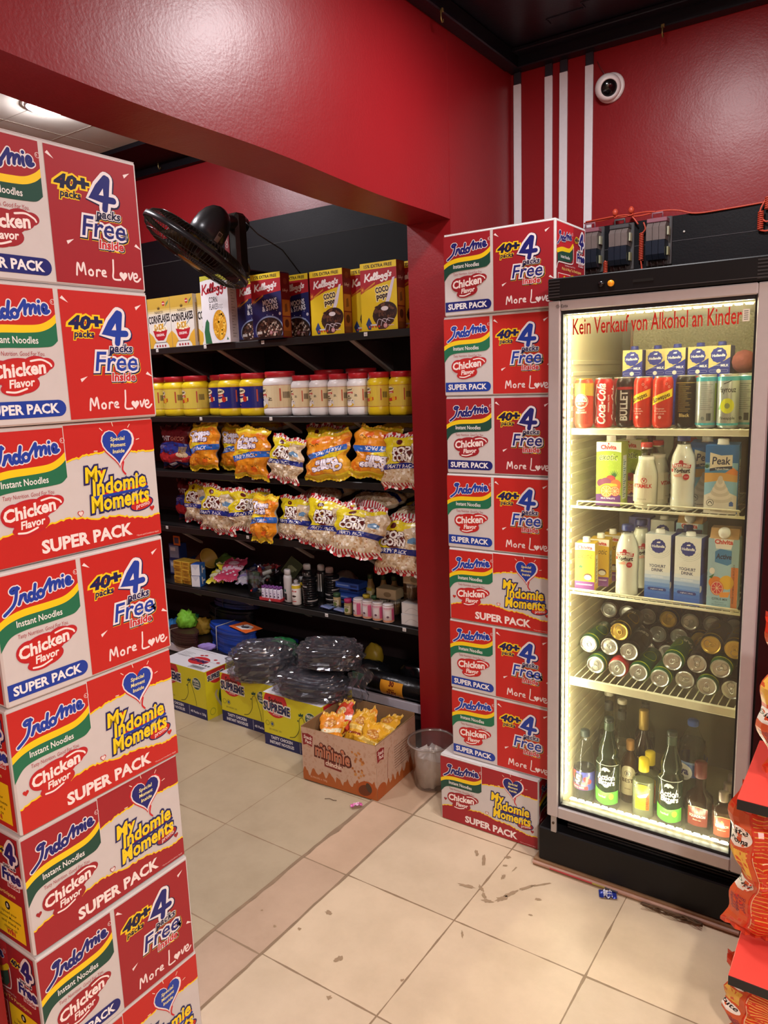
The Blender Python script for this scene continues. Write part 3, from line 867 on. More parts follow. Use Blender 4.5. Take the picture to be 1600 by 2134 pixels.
# lamp strips behind the door
def led(p0, p1, n, back):
    # strip of diodes on a thin carrier; the diodes look into the cabinet
    b = MB()
    p0, p1, bk = Vector(p0), Vector(p1), Vector(back)
    d = (p1 - p0).normalized()
    def slab(mb, c0, c1, off0, off1, wy, m):
        q = [c0 + bk * off0, c1 + bk * off1]
        lo = [min(q[0][i], q[1][i]) for i in range(3)]; hi = [max(q[0][i], q[1][i]) for i in range(3)]
        mb.box(lo[0], hi[0], lo[1] - wy, hi[1] + wy, lo[2], hi[2], m, .0006)
    slab(b, p0, p1, .0, .0015, .006, CREAMW)
    o = fpart(b, 'light_strip')
    e = MB()
    for i in range(n):
        c = p0.lerp(p1, (i + .5) / n); L = (p1 - p0).length / n * .34
        slab(e, c - d * L, c + d * L, -.004, -.0003, .0042, LEDM)
    fpart(e, 'light_emitting_diodes', o)
led((-.8100, 2.134, .255), (-.8100, 2.134, 1.742), 62, (-1, 0, 0))
led((-.795, 2.134, .2440), (-.325, 2.134, .2440), 19, (0, 0, -1))
led((-.795, 2.134, 1.7420), (-.325, 2.134, 1.7420), 19, (0, 0, 1))
# header, plinth, hinge
b = MB()
b.box(-.853, -.272, 2.084, 2.16, 1.788, 1.847, BLK2, .003)
for i in range(6): b.box(-.852, -.818, 2.0828, 2.086, 1.793 + i * .0085, 1.797 + i * .0085, mat('#2b2a2c', .5))
for i in range(6): b.box(-.315, -.273, 2.0828, 2.086, 1.793 + i * .0085, 1.797 + i * .0085, mat('#2b2a2c', .5))
b.box(-.853, -.272, 2.0825, 2.086, 1.7955, 1.7975, mat('#3c3b3d', .4)); b.box(-.615, -.562, 2.0832, 2.086, 1.814, 1.821, mat('#050505', .6))
hd = fpart(b, 'header_panel')
for nm, x, c, e in (('control_knob', -.699, '#161618', 0), ('indicator_lamp', -.673, '#d88920', .35)):
    b = MB(); b.lathe([(.0085, 0), (.0085, .004), (.0075, .009), (.004, .0115), (.001, .012)], mat(c, .25, 0, .02, 50, emit=e), 20, Matrix.Translation((x, 2.0845, 1.8175)) @ Matrix.Rotation(PI / 2, 4, 'X'))
    fpart(b, nm, hd)
b = MB()
b.box(-.885, -.272, 2.095, 2.69, .022, .138, BLK, .004)
b.box(-.852, -.272, 2.14, 2.20, .136, .192, mat('#0b0b0c', .6))
for i in range(5): b.box(-.80, -.28, 2.128, 2.142, .142 + i * .010, .147 + i * .010, mat('#1f1e20', .4), .001)
fpart(b, 'plinth')
b = MB(); b.box(-.842, -.824, 2.092, 2.10, .135, .193, mat('#a8a3a0', .4, .3), .001)
b.lathe([(.004, 0), (.004, .003), (.001, .004)], mat('#4a3a2a', .5, .5), 10, Matrix.Translation((-.833, 2.092, .168)) @ Matrix.Rotation(PI / 2, 4, 'X')); fpart(b, 'hinge')
# wire shelves
WIRE = mat('#dcd6b8', .4, 0, .12, 60)
def rack(z, style):
    b = MB()
    x0, x1, y0, y1 = -.811, -.321, 2.166, 2.62
    n = 22
    for i in range(n):
        x = x0 + .012 + (x1 - x0 - .024) * i / (n - 1)
        b.tube([(x, y0 + .004, z - .003), (x, y1, z - .003)], .0018, WIRE, 6)
    b.tube([(x0, y1, z - .006), (x1, y1, z - .006)], .003, WIRE, 6); b.tube([(x0, 2.40, z - .007), (x1, 2.40, z - .007)], .0028, WIRE, 6)
    if style == 'lip': b.box(x0, x1, y0 - .004, y0 + .008, z - .020, z - .001, WIRE, .002)
    elif style == 'lip4': b.box(x0, x1, y0 - .004, y0 + .008, z - .027, z - .001, WIRE, .002)
    else: b.tube([(x0, y0, z - .004), (x1, y0, z - .004)], .0042, WIRE, 8)
    if style == 'guard':
        q = spline([(x0 + .02, z), (x0 + .022, z + .012), (x0 + .035, z + .014), (-.61, z + .014), (-.60, z + .010), (-.595, z - .002), (-.585, z - .002), (-.578, z + .010), (-.568, z + .014), (-.36, z + .014), (-.348, z + .010), (-.345, z - .004)], 4)
        b.tube([(p[0], y0 + .001, p[1]) for p in q], .0028, WIRE, 6)
    if style == 'double':
        b.tube([(x0, y0 + .045, z - .008), (x1, y0 + .045, z - .008)], .0035, WIRE, 6)
        q = spline([(x0 + .01, z), (x0 + .014, z + .008), (x0 + .03, z + .010), (-.37, z + .010), (-.352, z + .008), (-.348, z - .004)], 4)
        b.tube([(p[0], y0 + .001, p[1] - .002) for p in q], .003, WIRE, 6)
    fpart(b, 'wire_shelf')
S1, S2, S3, S4, S0 = 1.4225, 1.1895, .9205, .642, .2045
rack(S1, 'lip'); rack(S2, 'guard'); rack(S3, 'double'); rack(S4, 'lip4')

# ------------------------------------------------------------------ packs, cans and bottles
ALU = mat('#c9c9c4', .28, .85, .05, 60)
GOLDC = mat('#cfae52', .3, .8, .05, 60)
def can(r, h, col, art=None, lid=ALU, metal=.35, base=None):
    t = empty('drink_can'); tag(t, '', 'can')
    C = mat(col, .28, metal, .03, 40)
    b = MB()
    b.lathe([(r * .78, 0), (r * .84, .002), (r * .92, .006), (r, .014), (r, h - .018), (r * .95, h - .010), (r * .84, h - .004)], C, 28, cap1=False)
    if base: b.lathe([(r * 1.003, h - .019), (r * .953, h - .0105), (r * .843, h - .004)], base, 28, cap0=False, cap1=False)
    if art: lay_art(b, art, cyl(r, 0), .00012, gloss_ink, du=r * .22)
    b.build('body', t)
    l = MB(); l.lathe([(r * .83, h - .005), (r * .865, h - .001), (r * .85, h), (r * .81, h - .001), (r * .78, h - .005), (r * .6, h - .0045), (.0008, h - .0045)], lid, 28, cap0=False, cap1=False)
    lo = l.build('lid', t)
    p = MB(); k = r / .033
    p.tube([(.004 * k * 0 + .0068 * k * math.cos(a), .002 * k + .0095 * k * math.sin(a), h - .0028) for a in [2 * PI * i / 14 for i in range(14)]], .0016 * k, lid, 6, closed=True)
    p.lathe([(.004 * k, h - .0045), (.004 * k, h - .0020), (.001, h - .0018)], lid, 12, Matrix.Translation((0, -.005 * k, 0)))
    p.tube([(-.012 * k * math.cos(a) * .9, -.012 * k + .009 * k * math.sin(a), h - .0042) for a in [2 * PI * i / 14 for i in range(14)]], .0007 * k, mat('#8d8d88', .35, .8), 4, closed=True)
    p.build('pull_tab', lo)
    return t
def mkart(fn):
    a = Art(); fn(a); return a
def a_amstel(a):
    a.rect(-.09, .012, .09, .100, '#c8331f', 0)
    a.band([(-.09, .088), (0, .096), (.09, .088)], [(-.09, .13), (0, .13), (.09, .13)], '#c9a93a', 0)
    a.ell(0, .078, .021, .021, '#f1ead8', 1); a.ell(0, .078, .0195, .0195, '#8d2a1c', 2); a.ell(0, .078, .018, .018, '#efe7d6', 3)
    a.poly([(-.0178, .076), (.0178, .076), (.012, .065), (0, .0605), (-.012, .065)], '#c8331f', 4)
    a.text('AMSTEL', 0, .080, .006, '#2b2320', 4, .02, w=.030, align='C'); a.text('MALTA', 0, .069, .0045, '#f3ead6', 5, .02, w=.018, align='C')
    a.text('MALT DRINK', 0, .043, .0055, '#f0dfc8', 1, .01, w=.034, align='C'); a.text('Premium', 0, .051, .0045, '#f0dfc8', 1, 0, .2, align='C')
def a_coke(red):
    def f(a):
        a.text('Coca-Cola', .004, .012, .026, '#f2ebe8', 0, .025, .35, w=.115, rot=PI / 2)
        a.stroke([(-.026, .015), (-.022, .05), (-.028, .08), (-.022, .125)], .003, '#f2ebe8', 0)
        a.text('ORIGINAL TASTE', .016, .045, .0045, '#f2ebe8', 0, .01, rot=PI / 2); a.text('1L', -.03, .02, .004, '#f2ebe8', 0)
        a.text('Coca-Cola', .045, .02, .02, '#f2ebe8', 0, .025, .3, w=.1, rot=PI / 2)
    return f
def a_bullet(a):
    a.text('BULLET', .006, .020, .020, '#b8b4b0', 0, .03, w=.085, rot=PI / 2)
    a.rect(-.09, .108, .09, .116, '#8c1a1e', 0); a.text('ENERGY DRINK', -.012, .03, .004, '#b8b4b0', 0, 0, rot=PI / 2)
    a.poly([(.012, .02), (.026, .02), (.02, .1)], '#7d161b', 0)
def a_schw(a):
    a.poly([(-.032, .062), (.034, .088), (.034, .110), (-.032, .084)], '#eacb2a', 0)
    a.text('Schweppes', 0, .0795, .0125, '#2a1a12', 1, .02, .1, w=.052, align='C', rot=.37)
    for x, y in ((-.018, .118), (.012, .122), (.02, .114)):
        a.stroke([(x + .003 * math.cos(i), y + .003 * math.sin(i)) for i in (0, 1.05, 2.1, 3.15, 4.2, 5.25, 6.283)], .0007, '#f0c8bc', 0)
    for i in range(3): a.text(('Chapman', 'Non alcoholic', 'soft drink')[i], -.004, .052 - .007 * i, .0042, '#f1d7cc', 0, 0, align='C')
    a.ell(-.004, .030, .0045, .0045, '#e0a79c', 0)
def a_black(a):
    for i in range(15): a.rect(-.018, .045 + i * .0055, -.018 + .028 + .008 * math.sin(i * 2.3), .0472 + i * .0055, '#7d6a3c', 0)
    a.text('Black', 0, .030, .009, '#c8b070', 0, .02, align='C'); a.rect(-.09, .122, .09, .1245, '#9a854c', 0)
def a_fay(front):
    def f(a):
        a.rect(-.09, .126, .09, .137, '#3fa7b4', 0); a.rect(-.09, .008, .09, .014, '#3fa7b4', 0)
        if front:
            a.text('fayrouz', 0, .096, .014, '#1d2a30', 0, .02, w=.042, align='C')
            for r_, c in ((.0175, '#d9dc2a'), (.0065, '#8f9a5a')): a.ell(0, .060, r_, r_ * 1.15, c, 1 if r_ > .01 else 2)
            a.poly([(-.026, .05), (-.012, .078), (-.018, .05)], '#5aa53a', 0); a.text('Pineapple', 0, .024, .0075, '#30443a', 0, .01, align='C')
            a.stroke([(-.01, .118), (0, .122), (.008, .126)], .002, '#1d2a30', 0)
        else:
            for i in range(13): a.rect(-.016, .05 + i * .0055, .010 + .006 * math.sin(i * 1.7), .0518 + i * .0055, '#8f9a98', 0)
            a.rect(.0, .02, .012, .04, '#4a5250', 0); a.ell(-.009, .026, .005, .005, '#6f7876', 0); a.rect(.022, .02, .03, .12, '#8fae3a', 0)
    return f
Y1 = 2.206
can('x', 1, 1) if False else None
R_, H_ = .0275, .144
def cc(name, col, art, **k):
    return lambda: can(R_, H_, col, mkart(art), **k)
TOP = [('c_am', cc('a', '#c43a22', a_amstel, lid=GOLDC), -.786, Y1, .0, 'red and gold malt drink can at the left end of the can row'),
       ('c_ck', cc('a', '#c01a20', a_coke(1)), -.729, Y1, .35, 'bright red cola can beside the gold malt can'),
       ('c_bl', cc('a', '#231a1c', a_bullet), -.672, Y1 + .028, .2, 'black energy drink can between the cola and orange-red cans'),
       ('c_s2', cc('a', '#c8301f', a_schw), -.617, Y1 + .012, -.25, 'orange-red can with yellow band, left of the pair'),
       ('c_s2', None, -.5605, Y1, .12, 'orange-red can with yellow band, right of the pair'),
       ('c_bk', cc('a', '#16120f', a_black, lid=ALU), -.5035, Y1 + .020, .1, 'black can with gold small print beside the dark red cola'),
       ('c_ckd', cc('a', '#7f1420', a_coke(0)), -.470, Y1 + .066, .1, 'dark red cola can behind the black and silver cans'),
       ('c_fb', cc('a', '#b9c2bd', a_fay(False), metal=.5), -.446, Y1 + .006, .2, 'silver-green can showing small print left of the pineapple can'),
       ('c_ff', cc('a', '#b9c2bd', a_fay(True), metal=.5), -.3895, Y1 - .004, .1, 'silver-green pineapple drink can with yellow ring'),
       ('c_fb', None, -.3475, Y1 + .034, -.15, 'silver-green can showing small print at the right end of the row'),
       ('c_ckd', None, -.7, Y1 + .080, .6, 'dark red cola can standing behind the bright red cola'),
       ('c_fb', None, -.372, Y1 + .1, -.15, 'silver-green can behind the pineapple can carrying the brown ball')]
for k, fn, x, y, rz, lb in TOP:
    place(k, fn, (x, y, S1), rz, lb, 'drink cans on the top fridge shelf')
b = MB(); b.lathe([(.003, 0), (.016, .004), (.027, .015), (.031, .031), (.028, .046), (.018, .058), (.004, .063)], mat('#7c3f3a', .8, 0, .35, 40, .6), 24)
o = b.build('fruit', None, (-.372, Y1 + .1, S1 + H_)); tag(o, 'round brown-red fruit sitting behind the cans at top right', 'fruit')

def slab_pack(name, cat, w_, d_, h_, col, front, side=None, cap=None, capx=0, capy=0, capr=.013, caph=.018, sidecol=None, roof=0.0):
    # drink carton with a screw cap; front art starts at the lower left corner
    t = empty(name); tag(t, '', cat)
    b = MB(); C = mat(col, .35, 0, .03, 40)
    b.box(-w_ / 2, w_ / 2, -d_ / 2, d_ / 2, 0, h_, C, .0015)
    lay_art(b, front.clip(0, 0, w_, h_), flat((-w_ / 2, -d_ / 2 - .0001, 0), (1, 0, 0), (0, 0, 1)), .00008)
    if side: lay_art(b, side.clip(0, 0, d_, h_), flat((w_ / 2 + .0001, -d_ / 2, 0), (0, 1, 0), (0, 0, 1)), .00008)
    if roof: b.prism([(-d_ / 2, h_ - .001), (d_ / 2, h_ - .001), (d_ / 2, h_ + roof), (d_ / 2 - .004, h_ + roof)], 'x', -w_ / 2 + .001, w_ / 2 - .001, C)
    b.build('pack', t)
    if cap:
        c = MB(); c.lathe([(capr * 1.08, 0), (capr * 1.08, .003), (capr, .004), (capr, caph - .002), (capr * .9, caph), (.001, caph)], mat(cap, .35, 0, .02, 50), 22, Matrix.Translation((capx, capy, h_)) @ Matrix.Rotation(0, 4, 'X'), wob=lambda a, z: 1 + .025 * math.cos(22 * a))
        c.build('screw_cap', t)
    return t
def a_milk(w_, h_):
    a = Art(); NV = '#1f2f86'
    a.rect(0, 0, w_, h_, NV, 0)
    a.poly([(0, h_ - .062), (.010, h_ - .058), (w_ - .012, h_ - .040), (w_, h_ - .032), (w_, h_), (0, h_)], '#cdbb78', 1)
    n = 22
    a.poly([(w_ / 2 - .002 + .021 * (1 + .04 * (-1) ** i) * math.cos(2 * PI * i / n), h_ - .026 + .021 * (1 + .04 * (-1) ** i) * math.sin(2 * PI * i / n)) for i in range(n)], NV, 2)
    a.text('Hollandia', w_ / 2 - .002, h_ - .030, .007, '#efeee8', 3, .03, .15, w=.034, align='C', rot=.04)
    a.poly([(w_ / 2 - .006, h_ - .016), (w_ / 2 + .004, h_ - .016), (w_ / 2 + .005, h_ - .011), (w_ / 2 - .004, h_ - .0125)], '#efeee8', 3)
    a.text('MILK', w_ - .004, h_ - .058, .0065, '#efeee8', 3, .03, align='R')
    a.text('evaporated full cream', w_ - .022, h_ - .055, .0022, '#efeee8', 3, 0, align='R')
    a.ell(w_ / 2 - .001, h_ - .070, .006, .006, '#e8e4d0', 3); a.stroke([(.006, h_ - .070), (w_ - .008, h_ - .070)], .007, '#c8c6d8', 1, False); a.stroke([(.006, h_ - .070), (w_ - .008, h_ - .070)], .006, NV, 2, False)
    return a
def milk(): return slab_pack('milk_carton', 'carton', .057, .055, .222, '#1f2f86', a_milk(.057, .222), None, '#1f2f86', 0, 0, .011, .012)
MK = ['blue and gold milk carton standing alone behind the black can', 'blue and gold milk carton partly hidden by its right neighbour', 'blue and gold milk carton behind the black can of small print', 'blue and gold milk carton left of the tallest milk carton', 'rightmost blue and gold milk carton behind the pineapple can']
for i, (x, y) in enumerate(((-.682, 2.345), (-.622, 2.375), (-.558, 2.345), (-.494, 2.345), (-.4345, 2.335))):
    place('milk', milk, (x, y, S1), rs.uniform(-.06, .06), MK[i], 'milk cartons on the top fridge shelf')

def fruit_slice(a, x, y, r, lay, rind='#e07a1e', flesh='#f0a04a', ry=None):
    ry = ry or r
    a.ell(x, y, r, ry, rind, lay); a.ell(x, y, r * .88, ry * .88, '#f6dcae', lay + 1); a.ell(x, y, r * .80, ry * .80, flesh, lay + 2)
    for i in range(4):
        t = PI * i / 4
        a.stroke([(x - r * .75 * math.cos(t), y - ry * .75 * math.sin(t)), (x + r * .75 * math.cos(t), y + ry * .75 * math.sin(t))], r * .07, '#f6dcae', lay + 3, False)
def pine(a, x, y, s, lay):
    for i in range(9):
        t = PI * (.08 + .84 * i / 8)
        a.poly([(x - .2 * s * math.sin(t), y), (x + .2 * s * math.sin(t), y), (x + 1.2 * s * math.cos(t), y + 1.1 * s * math.sin(t) + .2 * s)], ('#1f4f2c', '#2c6b38')[i % 2], lay)
def a_chiv_green():
    a = Art(); w_, h_ = .075, .197
    a.rect(0, 0, w_, h_, '#9fb63c', 0); a.rect(0, h_ - .038, w_, h_, '#eceae2', 1); a.ell(w_ / 2, h_ - .045, .05, .012, '#9fb63c', 2)
    a.rect(0, 0, w_, .030, '#5d2a72', 1); a.ell(w_ / 2, .028, .05, .008, '#5d2a72', 2)
    a.text('Chivita', .037, h_ - .028, .012, '#c8242c', 3, .04, w=.046, align='C'); a.ell(.037, h_ - .012, .002, .003, '#c8242c', 3)
    a.otext('exotic', .037, h_ - .060, .020, '#4a5a24', '#d8dfa8', 2, .0, .05, shear=.3, w=.056, align='C')
    pine(a, .055, .086, .017, 3)
    a.ell(.045, .082, .014, .010, '#a33a3a', 3); a.ell(.016, .068, .013, .012, '#6d2f52', 3); a.ell(.03, .072, .016, .012, '#7c3b5c', 3); a.ell(.06, .064, .016, .016, '#d06a3a', 3)
    a.stroke([(.008, .05), (.03, .062), (.06, .062)], .010, '#e2b63a', 4)
    fruit_slice(a, .032, .044, .019, 5); fruit_slice(a, .058, .045, .015, 6, '#d84a3a', '#ec7a50')
    a.text('MULTIFRUITS', .037, .020, .005, '#f0e8f0', 3, .02, align='C')
    rnd = random.Random(2)
    for i in range(40): a.ell(rnd.uniform(.004, .071), rnd.uniform(.09, .15), .001, .0012, '#b9cc5e', 2, 6)
    return a
def a_chiv_yel():
    a = Art(); w_, h_ = .060, .158
    a.rect(0, 0, w_, h_, '#e3b92a', 0); a.rect(0, h_ - .034, w_, h_, '#ece8dc', 1); a.ell(w_ / 2, h_ - .036, .04, .008, '#e3b92a', 2)
    a.text('Chivita', .03, h_ - .026, .010, '#c8242c', 3, .04, w=.044, align='C')
    a.text('exotic', .032, h_ - .055, .017, '#5a4a1c', 3, .0, .3, w=.045, align='C')
    pine(a, .018, .070, .014, 3); a.ell(.016, .055, .013, .018, '#c99a2a', 3); a.ell(.040, .045, .013, .011, '#5a3526', 3); a.ell(.040, .043, .011, .008, '#f2ede0', 4)
    a.rect(0, 0, w_, .030, '#6d2a78', 3); a.text('PINEAPPLE COCONUT', .03, .018, .004, '#f0e6f0', 4, .01, w=.05, align='C')
    return a
def a_side(w_, h_, col='#dfe6e0', tx='#5f7f88'):
    a = Art(); a.rect(w_ * .25, .02, w_ * .75, h_ - .04, col, 0)
    for i in range(18): a.rect(w_ * .3, .026 + i * (h_ - .075) / 18, w_ * (.55 + .14 * math.sin(i * 2.1)), .029 + i * (h_ - .075) / 18, tx, 1)
    return a
def a_peak():
    a = Art(); w_, h_ = .082, .190
    a.rect(0, 0, w_, h_, '#8ec8e6', 0); a.rect(0, h_ - .05, w_, h_, '#1d6fb8', 1)
    a.band([(0, .085), (.04, .092), (w_, .088)], [(0, .112), (.04, .114), (w_, .112)], '#d9a95a', 1); a.band([(0, .112), (.04, .113), (w_, .112)], [(0, .122), (.04, .122), (w_, .122)], '#3f8fc4', 1)
    a.poly([(.05, .112), (.07, .128), (.082, .118), (.082, .106)], '#e0883a', 2)
    a.poly([(.012, h_ - .074), (.03, h_ - .070), (.068, h_ - .066), (.068, h_ - .028), (.04, h_ - .030), (.012, h_ - .022)], '#1c3350', 2); a.poly([(.012, h_ - .066), (.03, h_ - .062), (.068, h_ - .058), (.068, h_ - .028), (.04, h_ - .030), (.012, h_ - .022)], '#f0e8cc', 3)
    a.text('Peak', .040, h_ - .054, .020, '#1c2f52', 4, .02, .1, w=.044, align='C'); a.text('Yoghurt Drink', .042, h_ - .069, .005, '#e9f0f4', 4, .02, w=.034, align='C')
    pine(a, .005, h_ - .065, .013, 4)
    a.band([(0, 0), (.04, 0), (w_, 0)], [(0, .05), (.04, .07), (w_, .05)], '#e8e6da', 1)
    for i in range(7):
        rr = .032 - .0042 * i
        a.ell(.040, .042 + i * .0085, rr, .012, ('#d9d4c4', '#efeadd')[i % 2], 3 + i)
    a.ell(.016, .030, .0095, .0095, '#20303a', 12); a.ell(.016, .030, .0082, .0082, '#e8e6da', 13); a.stroke([(.011, .028), (.016, .034), (.021, .028)], .002, '#20303a', 14)
    a.text('Sweetened', .038, .008, .0065, '#2a3440', 3, .01, align='C'); a.poly([(.064, .022), (.074, .022), (.074, .032), (.069, .036), (.064, .032)], '#2a5aa8', 12)
    return a
def a_holly():
    a = Art(); w_, h_ = .072, .197
    a.rect(0, 0, w_, h_, '#dcdcd4', 0)
    cols = ['#d2d8dc', '#b8c8e0', '#93afd8', '#6d94cf', '#4a7ac6', '#3468bd', '#2a5cb4', '#2757b0']     # printed colour blend towards the foot
    for i, c in enumerate(cols): a.rect(0, .088 - .011 * (i + 1) if i < 7 else 0, w_, .088 - .011 * i, c, 1)
    for i in range(4):
        a.stroke([(.036 + (.026 + .005 * i) * math.cos(t), h_ - .032 + (.022 + .005 * i) * math.sin(t)) for t in [PI * (1.05 + .1 * k + .12 * i) for k in range(8)]], .0012, '#c2c4bc', 1)
    n = 26
    a.poly([(.037 + .0205 * (1 + .04 * (-1) ** i) * math.cos(2 * PI * i / n), h_ - .034 + .0205 * (1 + .04 * (-1) ** i) * math.sin(2 * PI * i / n)) for i in range(n)], '#1f2f7c', 2)
    a.text('Hollandia', .037, h_ - .038, .0075, '#eceae4', 3, .03, .15, w=.035, align='C', rot=.03); a.poly([(.032, h_ - .025), (.042, h_ - .025), (.043, h_ - .020), (.034, h_ - .0215)], '#eceae4', 3)
    a.text('YOGHURT', .036, .100, .0085, '#2a3a6a', 3, .015, w=.046, align='C'); a.text('DRINK', .036, .088, .0085, '#2a3a6a', 3, .015, w=.032, align='C')
    a.text('SWEETENED', .036, .070, .005, '#e6ecf4', 3, .0, w=.034, align='C')
    a.stroke([(.014, .035), (.058, .035)], .009, '#1f2f7c', 3, False); a.text('yoghurt | drink', .036, .033, .004, '#dfe4f0', 4, 0, w=.036, align='C')
    return a
def a_active():
    a = Art(); w_, h_ = .078, .212
    a.rect(0, 0, w_, h_, '#a9cfe0', 0); a.poly([(.012, h_ - .004), (.066, h_ - .004), (.058, h_ - .040), (.020, h_ - .040)], '#f1efe8', 1)
    a.text('Chivita', .039, h_ - .026, .012, '#d23a2a', 2, .04, w=.045, align='C')
    a.poly([(.018, h_ - .048), (.03, h_ - .040), (.06, h_ - .044), (.06, h_ - .080), (.05, h_ - .086), (.018, h_ - .078)], '#3f86bf', 2); a.text('Active', .040, h_ - .068, .014, '#20284a', 3, .03, .12, w=.038, align='C')
    a.ell(.012, .108, .007, .009, '#f0efe6', 3)
    a.rect(.060, 0, w_, h_ - .09, '#e58a4a', 1)
    a.ell(.022, .075, .018, .018, '#e8862a', 3); a.ell(.050, .078, .018, .020, '#e9b92e', 4); fruit_slice(a, .026, .060, .017, 5, '#e0662a', '#d8404a', .021); a.poly([(.03, .048), (.06, .052), (.055, .036), (.035, .034)], '#f0a040', 7); a.poly([(.004, .09), (.018, .10), (.012, .086)], '#3f7a3a', 5)
    a.rect(0, 0, .062, .034, '#9cc8dc', 6); a.text('CITRUS MIX', .034, .026, .006, '#3a5a5a', 8, .02, w=.04, align='C')
    for i in range(3): a.text(('fruit juice', 'no added sugar', 'no preservatives'), 0, 0, .003, '#3a5a5a') if False else a.text(('FRUIT JUICE', 'NO PRESERVATIVES', 'NO ADDED SUGAR')[i], .033, .018 - .006 * i, .003, '#4a6a6a', 8, 0, align='C')
    a.text('POWER OF 8 MIXED CITRUS FRUIT JUICE', .069, .02, .004, '#5a3a2a', 3, .01, w=.11, rot=PI / 2)
    return a
CV = mat('#e9e6dc', .4)
P_ = lambda k, fn, x, y, z, rz, lb, g=None: place(k, fn, (x, y, z), rz, lb, g)
chg = lambda: slab_pack('juice_carton', 'carton', .075, .06, .190, '#a9bb4c', a_chiv_green(), a_side(.06, .19), '#e9e6dc', 0, -.012)
P_('chg', chg, -.706, 2.225, S2, -.05, 'green exotic fruit juice carton at the front left of its shelf', 'green juice cartons')
P_('chg', None, -.670, 2.30, S2, -.05, 'green exotic juice carton half hidden behind its front twin', 'green juice cartons')
pk = lambda: slab_pack('yoghurt_carton', 'carton', .084, .062, .188, '#1d6fb8', a_peak(), a_side(.062, .188, '#e4e0cc', '#4a4a42'), '#ece9e0', 0, -.012, .014, .016, roof=.004)
P_('pk', pk, -.397, 2.212, S2, .08, 'blue and cream yoghurt carton at the right front of its shelf', 'blue yoghurt cartons')
P_('pk', None, -.452, 2.285, S2, .05, 'blue yoghurt carton behind the white yoghurt bottle, mostly hidden', 'blue yoghurt cartons')
cy_ = lambda: slab_pack('juice_carton', 'carton', .060, .052, .150, '#e3b92a', a_chiv_yel(), a_side(.052, .15, '#dfe2cc', '#7a6a34'), '#e9e6dc', 0, -.004, .011, .016)
for i, (x, y, lb) in enumerate(((-.786, 2.212, 'yellow pineapple juice carton at the front left corner'), (-.756, 2.285, 'yellow pineapple juice carton, middle of the row of three'), (-.742, 2.36, 'yellow pineapple juice carton, rearmost of the row of three'))):
    P_('cy', cy_, x, y, S3, .10, lb, 'yellow juice cartons')
hy = lambda: slab_pack('yoghurt_carton', 'carton', .072, .060, .197, '#cfd6dc', a_holly(), mkart(lambda a: (a.rect(0, 0, .06, .09, '#2757b0', 0), a.rect(0, .09, .06, .197, '#2a3a86', 0), a.ell(.004, .05, .012, .01, '#e6e6e0', 1), a.ell(.03, .15, .014, .014, '#1b2458', 1))), '#efede4', 0, -.008, .0125, .012)
P_('hy', hy, -.5555, 2.212, S3, -.02, 'white to blue yoghurt carton, left of the two', 'blue and white yoghurt cartons')
P_('hy', None, -.470, 2.208, S3, -.10, 'white to blue yoghurt carton turned slightly, right of the two', 'blue and white yoghurt cartons')
def active():
    t = slab_pack('juice_carton', 'carton', .078, .066, .200, '#a9cfe0', a_active(), None, None)
    b = MB(); b.prism([(-.033, .199), (.033, .199), (.030, .226), (-.012, .226)], 'x', -.036, .036, mat('#c8a06a', .4, 0, .4, 60)); g = b.build('sloping_top', t)
    c = MB(); c.lathe([(.0155, 0), (.0155, .012), (.014, .015), (.001, .015)], CV, 24, Matrix.Translation((0, -.022, .212)) @ Matrix.Rotation(math.radians(52), 4, 'X')); c.build('screw_cap', t)
    return t
P_('act', active, -.382, 2.212, S3, .05, 'pale blue citrus juice carton with orange slices at the right end')
hm = lambda: slab_pack('milk_drink_carton', 'carton', .068, .06, .2, '#2c3370', mkart(lambda a: (a.text('V-Joy', .034, .135, .022, '#d8d4cc', 0, .04, .1, w=.05, align='C'), a.text('CHOCOLATE', .034, .118, .006, '#b8b4c4', 0, .02, align='C'))), None, None)
P_('vj', hm, -.674, 2.44, S3, .0, 'dark blue chocolate drink carton at the back of the juice shelf')
P_('hb', lambda: slab_pack('yoghurt_carton', 'carton', .07, .06, .19, '#26357c', a_side(.07, .19, '#26357c', '#3f4f98'), None, '#26357c', 0, 0), -.50, 2.30, S3, .1, 'plain dark blue carton behind the two yoghurt cartons')
P_('act', None, -.512, 2.40, S3, .0, 'pale blue citrus carton at the back between the yoghurt cartons')
P_('hy', None, -.60, 2.43, S3, .0, 'white yoghurt carton at the back of the juice shelf')

# bottles -----------------------------------------------------------
def bottle(name, prof, body, cap=None, liquid=None, labels=(), collar=None, seg=28, sy=1.0, inset=.0022, cat='bottle'):
    t = empty(name); tag(t, '', cat)
    b = MB(); b.lathe(prof, body, seg, sy=sy); b.build('glass_body', t)
    if liquid:
        lm, lev = liquid
        pr = [(max(.001, r - inset), max(z, inset)) for r, z in prof if z < lev]
        pr.append((pr[-1][0], lev))
        b = MB(); b.lathe(pr, lm, seg, sy=sy); b.build('drink', t)
    if cap:
        cr, z0, z1, cm = cap
        b = MB(); b.lathe([(cr, z0), (cr * 1.03, z0 + .002), (cr * 1.03, z1 - .003), (cr * .92, z1), (.001, z1)], cm, 22, wob=lambda a, z: 1 + .02 * math.cos(20 * a)); b.build('cap', t)
    if collar:
        r, z0, z1, cm = collar
        b = MB(); b.lathe([(r, z0), (r * .97, z1)], cm, 22, cap0=False, cap1=False); b.build('neck_label', t)
    for (r, z0, art) in labels:
        b = MB(); lay_art(b, art, cyl(r, z0, sy=sy), .00025, gloss_ink, du=r * .2); b.build('label', t)
    return t
CLR = clear_mat('clear_bottle_glass', '#f6f8f4', .02, .04, 1.28)
PETC = clear_mat('clear_plastic_bottle', '#f6f9fa', .02, .08, 1.22)
